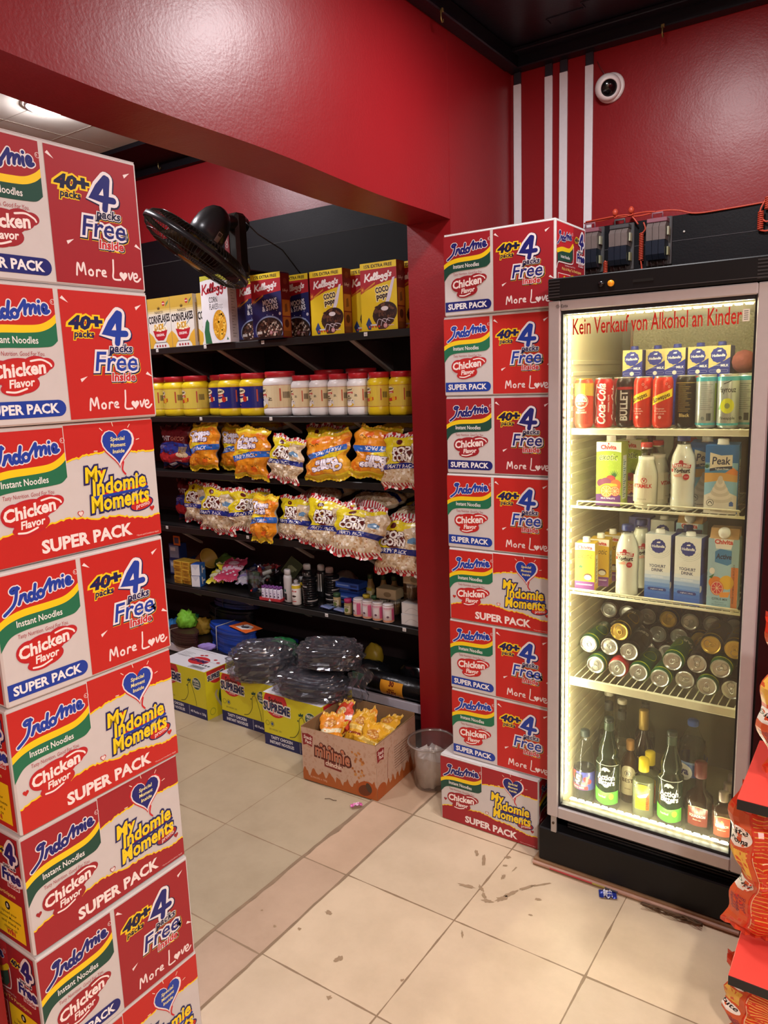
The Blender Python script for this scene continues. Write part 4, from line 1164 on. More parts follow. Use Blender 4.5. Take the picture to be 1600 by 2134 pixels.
MILKY = mat('#f6f1dc', .4, 0, .02, 20)
DKG = mat('#0f1610', .08, 0, .1, 10, coat=.6)
DKB = mat('#1c0f0b', .08, 0, .1, 10, coat=.6)
GRN = mat('#16241a', .08, 0, .1, 10, coat=.5)
BRN = mat('#3b2412', .10, 0, .1, 10, coat=.5)
vita = lambda: bottle('milk_bottle', [(.030, 0), (.033, .004), (.0335, .09), (.032, .105), (.024, .135), (.0155, .160), (.0145, .178)], CLR, (.0155, .176, .190, mat('#c23a34', .4)), (MILKY, .150), [(.0340, .0, mkart(lambda a: (a.rect(-.032, .02, .034, .098, '#e6e0c6', 0), a.text('VITAMILK', .006, .062, .011, '#c8282c', 1, .03, w=.056, align='C'), a.ell(.012, .083, .0085, .0085, '#c8282c', 1), a.ell(.012, .083, .0068, .0068, '#e9e4cb', 2), a.text('V', .012, .079, .009, '#c8282c', 3, .04, align='C'), a.text('soya milk drink', .006, .028, .003, '#6a5a4a', 1, 0, align='C'))))], (.0158, .172, .178, ALU))
P_('vita', vita, -.602, 2.208, S2, -.25, 'clear glass bottle of soya milk with a red cap, centre front', 'soya milk bottles')
P_('vita', None, -.585, 2.295, S2, 1.2, 'clear glass soya milk bottle half hidden behind its front twin', 'soya milk bottles')
P_('vita', None, -.520, 2.36, S2, 2.0, 'clear glass soya milk bottle at the back behind the yoghurt bottle', 'soya milk bottles')
def past():
    a = Art()
    a.poly([(-.026, .122), (.0, .127), (.026, .122), (.028, .132), (.0, .138), (-.028, .132)], '#b52a2e', 0); a.ell(0, .139, .006, .006, '#b52a2e', 0)
    a.text('PASTURES', 0, .1255, .0075, '#f1ece0', 1, .03, w=.046, align='C'); a.text('Yoghurt', .002, .110, .012, '#2a2024', 0, .04, .1, w=.044, align='C'); a.rect(-.030, .111, -.023, .120, '#b52a2e', 0)
    a.ell(.014, .098, .0085, .0085, '#b8232c', 1); a.text('sweet', .014, .097, .003, '#f3e2d8', 2, 0, align='C'); a.poly([(-.022, .102), (.002, .108), (.004, .099), (-.015, .097)], '#d9a08a', 0)
    t = bottle('yoghurt_bottle', [(.030, 0), (.034, .004), (.034, .030), (.0325, .040), (.0335, .05), (.0325, .07), (.034, .08), (.0345, .135), (.031, .155), (.020, .182), (.0150, .194), (.0150, .200)], PETC, (.0165, .196, .214, mat('#22306f', .35)), (MILKY, .186), [(.0350, 0, a)], sy=.95)
    return t
P_('past', past, -.500, 2.208, S2, .05, 'white yoghurt bottle with a dark blue cap beside the blue carton', 'white yoghurt bottles')
P_('past', None, -.652, 2.212, S3, .05, 'white yoghurt bottle with a dark blue cap beside the yellow cartons', 'white yoghurt bottles')
P_('past', None, -.640, 2.31, S3, .5, 'white yoghurt bottle half hidden behind its front twin', 'white yoghurt bottles')
bb = lambda: bottle('beer_bottle', [(.028, 0), (.031, .004), (.031, .11), (.026, .135), (.0135, .165), (.0125, .200)], BRN, (.0140, .198, .206, ALU), None, [(.0313, 0, mkart(lambda a: (a.rect(-.03, .03, .03, .085, '#c8b98c', 0), a.text('STOUT', 0, .05, .012, '#3a2412', 1, .03, align='C'))))], seg=24)
for x, y, lb in ((-.545, 2.33, 'brown bottle between the soya milk and the yoghurt bottle'), (-.64, 2.40, 'brown bottle at the back behind the soya milk bottle'), (-.42, 2.40, 'brown bottle at the back behind the blue cartons')):
    P_('bb', bb, x, y, S2, 0, lb, 'brown bottles at the back of the fridge')

# bottles on the fridge floor
Yb = 2.215
def five():
    a = Art(); a.rect(-.10, .050, .10, .112, '#3a3f86', 0); a.poly([(-.036, .108), (-.012, .112), (-.02, .082), (-.036, .086)], '#c8332f', 1)
    a.rect(-.020, .066, .010, .104, '#26242c', 2); a.text('5', -.006, .074, .026, '#f0efe8', 3, .03, .15, align='C'); a.text('alive', -.006, .068, .004, '#f0efe8', 3, 0, align='C')
    a.ell(.022, .088, .010, .009, '#c0252c', 2); a.ell(.032, .080, .007, .008, '#c0252c', 2); a.ell(.018, .073, .009, .007, '#a01f2a', 2); a.poly([(.024, .096), (.034, .104), (.03, .092)], '#3f8a3a', 3); a.rect(-.034, .052, .028, .064, '#b8242c', 1); a.text('berry blast', -.003, .055, .006, '#f0d8d0', 2, .01, align='C')
    return bottle('juice_bottle', [(.030, 0), (.0335, .006), (.0335, .118), (.029, .126), (.0285, .131), (.031, .140), (.029, .165), (.021, .195), (.0150, .214), (.0130, .226)], PETC, (.0145, .224, .244, mat('#1c2a2a', .35)), (mat('#22262a', .15), .118), [(.0340, 0, a)])
P_('five', five, -.776, Yb, S0, -.15, 'plastic juice bottle with a blue and red berry label at far left')
def bitters():
    a = Art(); a.poly([(-.012, .142), (-.004, .150), (.006, .149), (.016, .140), (.012, .136), (.004, .139), (0, .134), (-.006, .139), (-.012, .134)], '#dfe0d6', 0)
    a.text('Action', .002, .108, .018, '#e6e6dc', 0, .035, w=.055, align='C'); a.text('Bitters', .004, .090, .017, '#e6e6dc', 0, .035, w=.052, align='C')
    a.band([(-.045, .028), (0, .022), (.045, .026)], [(-.045, .074), (0, .064), (.045, .070)], '#4f9a34', 0); a.ell(.02, .052, .008, .01, '#9cc23a', 1); a.text('herbal', -.01, .046, .007, '#dfe8c0', 1, .01, align='C'); a.rect(-.045, .156, .045, .158, '#c8ccc0', 0)
    return bottle('bitters_bottle', [(.033, 0), (.0375, .005), (.0375, .150), (.036, .162), (.028, .168), (.030, .180), (.031, .195), (.026, .215), (.0165, .245), (.0140, .262), (.0135, .292)], GRN, (.0145, .290, .303, mat('#15201a', .3)), None, [(.0379, 0, a)], (.0148, .262, .288, mat('#2a3a2c', .35)))
P_('bit', bitters, -.700, Yb + .004, S0, .05, 'tall dark bitters bottle with a green label, left of the two', 'dark bitters bottles')
P_('bit', None, -.508, Yb + .006, S0 - .0, .05, 'dark bitters bottle with a green label, right of the two', 'dark bitters bottles')
def best():
    a = Art(); a.poly([(.024 * math.cos(t), .105 + .026 * math.sin(t)) for t in [PI * i / 12 for i in range(13)]] + [(-.024, .030), (.024, .030)], '#cdbf98', 0)
    a.ell(0, .104, .0105, .0105, '#3a2a1c', 1); a.ell(0, .104, .009, .009, '#cdbf98', 2); a.text('B', 0, .099, .011, '#2c2018', 3, .03, align='C'); a.text('BEST', 0, .074, .012, '#3a2a1c', 1, .02, w=.036, align='C'); a.text('whisky', 0, .05, .005, '#5a4a34', 1, 0, align='C')
    return bottle('whisky_bottle', [(.026, 0), (.029, .004), (.029, .135), (.022, .152), (.0115, .168), (.0110, .180)], BRN, (.0125, .176, .208, mat('#b98a52', .35, .4)), None, [(.0293, 0, a)])
P_('best', best, -.652, 2.290, S0, .05, 'small brown whisky bottle with a cream label')
def chel():
    a = Art(); a.rect(-.022, .030, .022, .105, '#e7bf2a', 0); a.ell(0, .104, .022, .010, '#e7bf2a', 1); a.rect(.011, .030, .022, .090, '#d3702a', 2); a.text('CHELSEA', .019, .034, .007, '#8a2a1a', 3, .02, w=.05, rot=PI / 2)
    a.poly([(-.016, .072), (.006, .084), (.020, .088), (.012, .074), (-.008, .068)], '#f3efe2', 3)
    for i in range(3): a.rect(-.018, .060 - i * .007, .006, .062 - i * .007, '#b58a1c', 3)
    return bottle('gin_bottle', [(.030, 0), (.034, .004), (.034, .118), (.029, .132), (.013, .146), (.0120, .156)], CLR, (.0150, .150, .192, mat('#e3c51f', .35)), (mat('#a3a98a', .12, 0, .05, trans=.3), .12), [(.0344, 0, a)], sy=.72)
P_('chel', chel, -.590, Yb + .012, S0, .12, 'clear flat gin bottle with a yellow label and cap, in front', 'yellow capped gin bottles')
P_('chel', None, -.585, 2.275, S0, .12, 'yellow capped gin bottle half hidden behind its front twin', 'yellow capped gin bottles')
def squad(big):
    a = Art(); k = 1 if big else .8
    c1 = '#6d2a22' if big else '#b8402c'
    a.poly([(-.030 * k, .032), (.030 * k, .032), (.031 * k, .088), (0, .094), (-.031 * k, .088)], c1, 0)
    a.stroke([(-.028 * k, .089), (0, .094), (.028 * k, .089)], .002, '#cfae7a', 1); a.text('SQUADRON', 0, .060, .008, '#efe0cc', 1, .02, w=.046 * k, align='C'); a.text('Dark rum', 0, .050, .004, '#efe0cc', 1, 0, align='C'); a.poly([(-.004, .076), (.004, .076), (0, .083)], '#d8b060', 1)
    if big: return bottle('rum_bottle', [(.034, 0), (.039, .005), (.040, .100), (.036, .120), (.017, .140), (.0135, .150), (.0135, .182)], DKB, (.0170, .178, .225, mat('#5a1c1c', .35)), None, [(.0402, 0, a)], sy=.75)
    return bottle('rum_bottle', [(.026, 0), (.029, .004), (.029, .100), (.025, .114), (.0120, .128), (.0110, .138)], CLR, (.0130, .134, .162, mat('#8a7a72', .3, .4)), (mat('#4a2a20', .12), .105), [(.0293, 0, a)], sy=.8)
P_('sqb', lambda: squad(True), -.424, Yb + .008, S0, .0, 'big dark rum bottle with a brown cap and dark red label')
P_('sqs', lambda: squad(False), -.3545, 2.198, S0, .1, 'small rum bottle with a red label at the right front corner', 'small red labelled rum bottles')
P_('sqs', None, -.352, 2.256, S0, .1, 'small red labelled rum bottle, middle of the row of three', 'small red labelled rum bottles')
P_('sqs', None, -.350, 2.314, S0, .1, 'small red labelled rum bottle, rearmost of the row of three', 'small red labelled rum bottles')
def eva():
    a = Art(); a.rect(-.12, .115, .12, .165, '#3f62b0', 0); a.ell(-.012, .130, .030, .028, '#eceae4', 1); a.text('eva', -.014, .124, .022, '#2a2f6a', 2, .04, w=.040, align='C'); a.text('premium table water', -.014, .112, .003, '#4a5a8a', 2, 0, align='C'); a.rect(-.12, .158, .12, .165, '#7fa0d8', 1)
    return bottle('water_bottle', [(.040, 0), (.045, .006), (.045, .04), (.043, .045), (.045, .05), (.045, .10), (.0445, .175), (.040, .205), (.024, .245), (.015, .262), (.014, .275)], PETC, (.0160, .272, .290, mat('#3a62b8', .35)), (clear_mat('clear_water', '#e2ecf0', .03, .03, 1.2), .22), [(.0455, 0, a)])
P_('eva', eva, -.478, 2.36, S0, -.15, 'large clear water bottle with a blue label at the back')
gold = lambda: bottle('brandy_bottle', [(.030, 0), (.034, .004), (.034, .150), (.027, .172), (.0140, .195), (.0130, .22)], mat('#241a14', .1, 0, .1, 10, coat=.5), (.0150, .215, .282, mat('#b5964e', .35, .5)), None, [(.0343, 0, mkart(lambda a: (a.text('PEPPER', 0, .12, .009, '#b8a888', 0, .02, align='C'), a.rect(-.028, .03, .028, .1, '#2e241c', 0))))])
P_('gold', gold, -.634, 2.375, S0, .1, 'dark bottle with a long gold capsule standing behind the gin')
clr = lambda: bottle('spirit_bottle', [(.030, 0), (.034, .004), (.034, .150), (.030, .172), (.0145, .21), (.0130, .24), (.0135, .292)], CLR, (.0150, .288, .302, mat('#c9c2ac', .3, .4)), (mat('#6a6350', .1, 0, .05, trans=.4), .15), [(.0343, 0, mkart(lambda a: (a.rect(-.028, .05, .028, .12, '#4a4436', 0), a.text('GIN', 0, .08, .014, '#c8bd9a', 1, .02, align='C'))))], (.0142, .235, .262, mat('#3a3a34', .4)))
P_('clr', clr, -.706, 2.375, S0, 0, 'clear spirit bottle with a pale ring top behind the bitters', 'clear spirit bottles at the back')
P_('clr', None, -.765, 2.42, S0, 0, 'clear spirit bottle at the back left, only its shoulder showing', 'clear spirit bottles at the back')
P_('clr', None, -.655, 2.47, S0, .4, 'clear spirit bottle at the back under the shelf, behind the gold capsule', 'clear spirit bottles at the back')

# beer cans lying on their sides
BEER = {'green': ('#1d5a34', '#c2cf3a', ALU), 'black': ('#141414', '#2a2a2a', ALU), 'red': ('#b8242a', '#b8242a', ALU), 'gold': ('#1a1a16', '#b89a3a', GOLDC), 'dark': ('#30241e', '#54473a', ALU)}
def beer(k):
    c, ring, lid = BEER[k]
    a = Art()
    a.rect(-.105, .150, .105, .156, ring, 0)
    for j in range(3): a.stroke([(-.03 + .07 * (j - 1) + .02 * math.cos(t), .08 + .03 * math.sin(t)) for t in [2 * PI * i / 12 for i in range(13)]], .002, ring, 0)
    a.text({'green': 'STAR', 'black': 'GUINNESS', 'red': 'MALTINA', 'gold': 'TROPHY', 'dark': 'LEGEND'}[k], 0, .04, .016, '#d8d4c4', 1, .03, w=.05, align='C')
    return can(.0314, .168, c, a, lid, .3)
FRONT = [(-.7450, .674, 'green'), (-.678, .674, 'red'), (-.6125, .674, 'green'), (-.5455, .674, 'green'), (-.480, .674, 'black'), (-.4148, .674, 'green'), (-.3500, .674, 'dark'),
         (-.7755, .7312, 'green'), (-.7115, .7305, 'black'), (-.6452, .7310, 'black'), (-.513, .7305, 'green'), (-.4474, .7305, 'black'), (-.3824, .7305, 'green'),
         (-.6784, .788, 'gold'), (-.4149, .788, 'gold'), (-.3500, .788, 'gold')]
DESC = {'green': 'green drink can', 'red': 'red drink can with a red tab', 'black': 'silver lidded black can', 'gold': 'gold lidded drink can', 'dark': 'plain dark drink can'}
cnt = {}
WHERE = {(0): 'bottom row, first from left', 1: 'bottom row', 2: 'bottom row beside the red one', 3: 'middle of the bottom row', 4: 'bottom row', 5: 'bottom row right of the black', 6: 'right end of the bottom row',
         7: 'at the left wall above the bottom row', 8: 'second row, first from left', 9: 'second row, below the gold lid', 10: 'second row, centre', 11: 'second row, right of centre', 12: 'right end of the second row',
         13: 'at the top left of the front pile', 14: 'at the top right, left of the pair', 15: 'at the top right, by the fridge wall'}
for i, (x, zc, k) in enumerate(FRONT):
    dy = [.0, .004, .002, -.012, .012, -.006, .0, .02, .03, .012, -.004, .01, .004, .02, .03, .02][i]
    place('beer_' + k, lambda k=k: beer(k), (x, 2.215 + dy + .168, zc + .0008), 0, DESC[k] + ' lying on its side, ' + WHERE[i], 'drink cans lying on their sides', rot=(PI / 2, rs.uniform(0, 6.28), 0))
back = [(-.777 + .0655 * i, .674) for i in range(7)] + [(-.744 + .0655 * i, .7305) for i in range(6)] + [(-.777 + .0655 * i, .787) for i in range(7)]
for i, (x, zc) in enumerate(back):
    if x > -.349: continue
    k = ('black', 'dark', 'black', 'gold', 'dark')[(i * 3) % 5]
    if zc < .78 and i % 5 == 0: k = 'dark'
    place('beer_' + k, lambda k=k: beer(k), (x, 2.425 + .168 + rs.uniform(0, .02), zc + .0008), 0, 'drink can lying on its side in the rear half of the can shelf', 'drink cans in the rear half', rot=(PI / 2, rs.uniform(0, 6.28), 0))
# ================================================================== black wall shelving in the inner room
SH = mat('#1c1b1b', .38, .1, .15, 30)
SHL = mat('#232221', .35, .1, .15, 30)
b = MB(); plate(b, -4.6, -1.576, 2.986, 3.0, .0, 1.951, mat('#2a2024', .6, 0, .15, 6)); structure(b.build('trim_3'))
su = empty('grocery_shelving', (-3.0, 2.80, 0), 0, 'long black shelving with five boards of groceries behind the opening', 'shelving')
OS = Vector((-3.0, 2.80, 0))
def spart(mb, name, parent=None):
    mb.v = [tuple(Vector(p) - OS) for p in mb.v]
    return mb.build(name, parent or su)
LV = [1.7865, 1.436, 1.149, .852, .5215]
TH = [.033, .030, .034, .036, .030]
for zt, th in zip(LV, TH):
    b = MB()
    b.box(-4.45, -1.592, 2.62, 2.984, zt - .004, zt - .001, SH)
    b.box(-4.45, -1.592, 2.615, 2.632, zt - th, zt - .001, SHL, .003)
    b.box(-4.45, -1.592, 2.975, 2.985, zt - .02, zt + .012, SH)
    spart(b, 'shelf_board')
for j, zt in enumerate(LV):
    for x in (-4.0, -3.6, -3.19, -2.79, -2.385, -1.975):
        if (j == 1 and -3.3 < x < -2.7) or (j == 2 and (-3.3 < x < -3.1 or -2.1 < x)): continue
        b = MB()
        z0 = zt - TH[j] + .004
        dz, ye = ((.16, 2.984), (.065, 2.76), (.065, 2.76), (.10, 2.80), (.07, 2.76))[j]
        b.prism([(2.645, z0), (2.660, z0), (ye, z0 - dz + .012), (ye, z0 - dz)], 'x', x - .0125, x + .0125, mat('#9a938c', .5, .1, .1, 40))  # diagonal edge coloured paler than the plate, for the light it catches
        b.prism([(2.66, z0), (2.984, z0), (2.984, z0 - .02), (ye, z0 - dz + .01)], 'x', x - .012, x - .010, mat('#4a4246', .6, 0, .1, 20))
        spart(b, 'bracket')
TAGS = [(-3.20, 0), (-2.842, 0), (-2.458, 0), (-1.873, 0), (-2.911, 1), (-2.436, 1), (-2.576, 2), (-1.799, 2), (-3.243, 3), (-2.639, 3), (-2.159, 4), (-1.726, 4)]
for x, j in TAGS:
    b = MB(); b.box(x - .009, x + .009, 2.6138, 2.6152, LV[j] - .020, LV[j] - .004, mat('#e6e4e0', .5), .0005)
    a = Art(); a.rect(-.006, -.013, .006, -.0115, '#8a8684', 0); a.rect(-.005, -.016, .004, -.0145, '#8a8684', 0)
    lay_art(b, a, flat((x, 2.6137, LV[j]), (1, 0, 0), (0, 0, 1)))
    spart(b, 'price_tag')
b = MB()
DK = .2035
b.box(-4.45, -1.592, 2.575, 2.984, DK - .010, DK - .001, SH); b.box(-4.45, -1.592, 2.56, 2.578, .163, DK - .001, mat('#c9c4d0', .45, 0, .08, 30), .002)
b.box(-4.45, -1.592, 2.565, 2.580, .002, .163, mat('#100f10', .5)); b.box(-4.45, -1.592, 2.562, 2.57, .135, .150, mat('#2a2829', .5))
spart(b, 'base_deck')

# ------------------------------------------------------------------ cereal boxes
BR_ = '#3a2118'
def cereal_pile(a, x, y, rx, ry, cols, lay, n, seed):
    rnd = random.Random(seed)
    for i in range(n):
        t = rnd.uniform(0, 2 * PI); r = math.sqrt(rnd.random())
        a.ell(x + rx * r * math.cos(t), y + ry * r * math.sin(t), rnd.uniform(.005, .009), rnd.uniform(.004, .007), rnd.choice(cols), lay, 7, rnd.uniform(0, 3))
def kellogg(a, x, y, h, w, col, lay):
    # script maker's name
    k = w / 7.0
    for st in ([(.25, 2.3), (.2, 1.2), (0, 0)], [(1.3, 2.3), (.7, 1.5), (.3, 1.15)], [(.35, 1.2), (.7, .7), (1.1, .05), (1.5, .2)], [(1.5, .55), (1.95, .75), (1.85, 1.1), (1.55, .8), (1.6, .2), (2.1, .2)],
               [(2.1, .2), (2.7, 1.7), (2.6, 2.2), (2.35, 1.6), (2.35, .2), (2.6, .15)], [(2.75, .2), (3.3, 1.7), (3.25, 2.3), (3.0, 1.7), (2.95, .2), (3.2, .15)], [(3.75, 1.0), (3.4, .9), (3.4, .3), (3.8, .3), (3.9, .8), (3.7, 1.05)],
               [(4.7, 1.0), (4.3, 1.0), (4.2, .4), (4.6, .3), (4.75, 1.0), (4.7, -.4), (4.4, -.9), (4.1, -.6)], [(5.7, 1.1), (5.3, 1.1), (5.15, .5), (5.55, .4), (5.75, 1.1), (5.7, -.3), (5.4, -.8), (5.1, -.5)], [(6.05, 1.9), (6.0, 1.5)], [(6.7, 1.2), (6.35, 1.1), (6.6, .7), (6.5, .3), (6.15, .4)]):
        a.stroke([(x + p[0] * k, y + p[1] * h * .40 + p[0] * k * .08) for p in st], .34 * k, col, lay)
def a_coco():
    a = Art(); w_, h_ = .180, .272
    a.rect(0, 0, w_, h_, '#e3c51f', 0)
    a.poly([(0, h_ - .122), (.03, h_ - .108), (.08, h_ - .090), (.13, h_ - .080), (w_, h_ - .072), (w_, h_ - .026), (0, h_ - .026)], '#a61c28', 1)
    a.rect(0, h_ - .026, w_, h_, '#edd22c', 2); a.text('15% EXTRA FREE', w_ / 2, h_ - .020, .0125, '#3a2a14', 3, .03, w=.138, align='C')
    kellogg(a, .022, h_ - .073, .030, .138, '#f2ecea', 3)
    for i in range(12):
        t = 2 * PI * i / 12; a.poly([(.014, h_ - .105 + .002), (.014 + .004 * math.cos(t + .3), h_ - .105 + .004 * math.sin(t + .3)), (.014 + .024 * math.cos(t), h_ - .105 + .020 * math.sin(t))], '#e8a23a', 2)
    for i in range(9): a.ell(.022 + .006 * i, h_ - .108 + .0032 * i, .006, .003, '#c9882a', 3, 8, .9)
    for tx, yy in (('COCO', .152), ('pops', .128)):
        a.text(tx, .108, yy, .021, '#f0e6b0', 2, .16, w=.064 if tx == 'COCO' else .054, align='C', rot=.10); a.text(tx, .108, yy, .021, BR_, 3, .05, w=.064 if tx == 'COCO' else .054, align='C', rot=.10)
    a.poly([(.160, .205), (.172, .207), (.150, .13), (.128, .085), (.112, .085)], '#d8d4e4', 4)
    a.ell(.118, .066, .062, .045, BR_, 4, rot=.25); a.poly([(.055, .060), (.178, .085), (.160, .03), (.12, .004), (.085, .004)], '#4a2a1e', 4); a.ell(.118, .076, .055, .030, '#2c1812', 5, rot=.3)
    cereal_pile(a, .118, .078, .052, .027, ['#5a3626', '#3a2018', '#6a4430', '#2a140e'], 6, 90, 3)
    a.ell(.118, .086, .018, .009, '#e6e0e4', 7)
    for i in range(3): a.stroke([(.075 + .022 * i, .018), (.088 + .022 * i, .045), (.12 + .022 * i, .03 + .005 * i)], .0025, '#d8cfd8', 8)
    a.poly([(0, .06), (.028, .055), (.04, .02), (.045, 0), (0, 0)], '#e3c51f', 9); a.poly([(.022, .028), (.038, .055), (.052, .028), (.046, .004), (.034, .004)], '#27407a', 9)
    for i in range(4): a.ell(.04 + .016 * i, .016, .0045, .0045, '#c9402c', 10); a.rect(.045, .020, .075, .026, '#d9d4d0', 10)
    a.ell(.120, .018, .010, .010, '#c98a8a', 10); a.text('11', .120, .014, .009, '#f0e2e2', 11, .03, align='C'); a.text('vitamins', .133, .016, .006, '#f0cfcf', 10, .02)
    return a
def a_moons():
    a = Art(); w_, h_ = .180, .285
    a.rect(0, 0, w_, h_, '#23245f', 0)
    a.poly([(0, h_ - .128), (.03, h_ - .105), (.08, h_ - .092), (.13, h_ - .086), (w_, h_ - .082), (w_, h_ - .026), (0, h_ - .026)], '#b0222c', 1)
    a.rect(0, h_ - .026, w_, h_, '#edd22c', 2); a.text('15% EXTRA FREE', w_ / 2, h_ - .020, .0125, '#3a2a14', 3, .03, w=.138, align='C')
    kellogg(a, .022, h_ - .074, .030, .138, '#f2ecea', 3)
    for i in range(12):
        t = 2 * PI * i / 12; a.poly([(.014, h_ - .118), (.014 + .004 * math.cos(t + .3), h_ - .118 + .004 * math.sin(t + .3)), (.014 + .026 * math.cos(t), h_ - .118 + .022 * math.sin(t))], '#e8a23a', 2)
    for i in range(9): a.ell(.022 + .006 * i, h_ - .120 + .003 * i, .006, .003, '#c9882a', 3, 8, .9)
    for tx, yy, ww in (('MOONS', .150, .085), ('& STARS', .124, .095)):
        a.text(tx, .112, yy, .022, '#0e0e22', 2, .13, w=ww, align='C', rot=.09); a.text(tx, .112, yy, .022, '#dcdae2', 3, .03, w=ww, align='C', rot=.09)
    for x, y, r in ((.168, .105, .007), (.125, .102, .003), (.15, .12, .002), (.09, .104, .002), (.155, .085, .002)): a.ell(x, y, r, r, '#d8d4e2', 2)
    a.ell(.10, .040, .085, .060, '#8fa0c8', 3); a.ell(.10, .037, .081, .056, '#2a1a16', 4)
    cereal_pile(a, .10, .036, .074, .05, ['#4a2c22', '#6a4636', '#b8a294', '#2e1a14', '#d8c8b8', '#533428'], 5, 130, 9)
    a.rect(0, 0, w_, .010, '#2a1a16', 6); a.ell(.110, .026, .009, .009, '#b06a74', 7); a.text('11', .110, .022, .008, '#f0e2e2', 8, .03, align='C'); a.text('vitamins', .122, .024, .006, '#e8b4b4', 7, .02)
    a.rect(.026, .022, .055, .034, '#d0ccc8', 7)
    return a
def a_cside():
    a = Art(); w_, h_ = .060, .28
    a.rect(0, 0, w_, h_, '#741a1f', 0); kellogg(a, .012, .20, .012, .036, '#c9b0a4', 1)
    a.rect(.005, .095, w_ - .005, .165, '#b8742a', 1); a.rect(.005, .015, w_ - .005, .09, '#a8642a', 1); a.ell(w_ / 2, .062, .014, .018, '#5a2a16', 2); a.poly([(.02, .11), (.04, .115), (.035, .15), (.022, .145)], '#7a4a22', 2); a.rect(.005, .005, w_ - .005, .03, '#8a5222', 2)
    a.ell(w_ / 2, .245, .012, .014, '#8a3a34', 1)
    return a
def a_nasco():
    a = Art(); w_, h_ = .172, .253
    a.rect(0, 0, w_, h_, '#dcd6cc', 0); a.rect(0, h_ - .055, w_, h_, '#b8963c', 1)
    for i, c in enumerate(('#c4a75a', '#cdb98a', '#d5c9b0')): a.rect(0, h_ - .055 - .010 * (i + 1), w_, h_ - .055 - .010 * i, c, 1)
    a.text('NASCO', w_ / 2, h_ - .078, .013, '#3a2a20', 2, .02, w=.062, align='C')
    a.poly([(.078, h_ - .058), (.074, h_ - .044), (.081, h_ - .050), (.086, h_ - .040), (.091, h_ - .050), (.098, h_ - .044), (.094, h_ - .058)], '#5a4420', 2)
    a.text('CORNFLAKES', w_ / 2, h_ - .122, .036, '#1f1c1c', 2, .04, w=.162, align='C', rot=.05)
    a.ell(.125, h_ - .030, .011, .012, '#a8242c', 2); a.text('NEW', .125, h_ - .033, .006, '#f0e0d8', 3, .03, align='C'); a.poly([(.138, h_ - .048), (.158, h_ - .030), (.166, h_ - .014), (.146, h_ - .028)], '#4a6a4a', 2)
    a.poly([(0, .085), (.03, .062), (.05, .03), (.04, 0), (0, 0)], '#dba83a', 1); a.poly([(w_, .085), (w_ - .03, .062), (w_ - .05, .03), (w_ - .04, 0), (w_, 0)], '#dba83a', 1)
    a.ell(w_ / 2, .0, .062, .040, '#e6e2da', 2)
    a.ell(w_ / 2, .098, .054, .026, '#e8e2d2', 3); cereal_pile(a, w_ / 2, .104, .046, .022, ['#d8a83a', '#c9983a', '#e6d9b4', '#b88a3a', '#efe6cc'], 4, 60, 4)
    a.poly([(w_ / 2 - .055, .092), (w_ / 2 - .04, .056), (w_ / 2 - .02, .040), (w_ / 2 + .02, .040), (w_ / 2 + .04, .056), (w_ / 2 + .055, .092), (w_ / 2, .084)], '#b3222e', 5)
    a.text('ORIGINAL', w_ / 2, .062, .012, '#f0e2dc', 6, .03, w=.062, align='C', rot=.04); a.stroke([(w_ / 2 + .03, .11), (w_ / 2 + .055, .135)], .004, '#6a7a8a', 4, False)
    a.rect(.04, .028, w_ - .04, .031, '#5a5450', 6)
    for i in range(4): a.ell(.055 + .021 * i, .012, .006, .006, '#a8242c', 6)
    return a
def a_kcf():
    a = Art(); w_, h_ = .182, .315
    a.rect(0, 0, w_, h_, '#e3e0e2', 0); a.poly([(0, h_ - .024), (.05, h_ - .018), (.12, h_ - .020), (w_, h_ - .034), (w_, h_), (0, h_)], '#b9b43a', 1)
    a.text('500g', .080, h_ - .016, .013, '#3a3a1c', 2, .03, w=.044, align='C')
    kellogg(a, .010, h_ - .085, .046, .172, '#a8202c', 2)
    a.text('CORN', .082, h_ - .126, .026, '#2a2626', 2, .01, w=.056, align='C'); a.text('FLAKES', .084, h_ - .158, .026, '#2a2626', 2, .01, w=.058, align='C')
    for i in range(4): a.rect(.112, h_ - .140 - .007 * i, .112 + .034 - .006 * (i % 2), h_ - .138 - .007 * i, '#8a8688', 2)
    a.ell(.115, .082, .052, .078, '#d6d8e2', 2); a.ell(.117, .082, .046, .071, '#c98f1e', 3)
    cereal_pile(a, .117, .082, .040, .065, ['#e8b43a', '#dba02a', '#f0c65a', '#c98a1e'], 4, 110, 6)
    a.poly([(.014, .0), (.010, .055), (.022, .10), (.034, .115), (.046, .098), (.044, .06), (.058, .0)], '#2f6b45', 5)      # plain green print panel
    a.poly([(.158, .012), (.172, .012), (.165, .026)], '#2f6b45', 3)
    return a
CBOX = {}
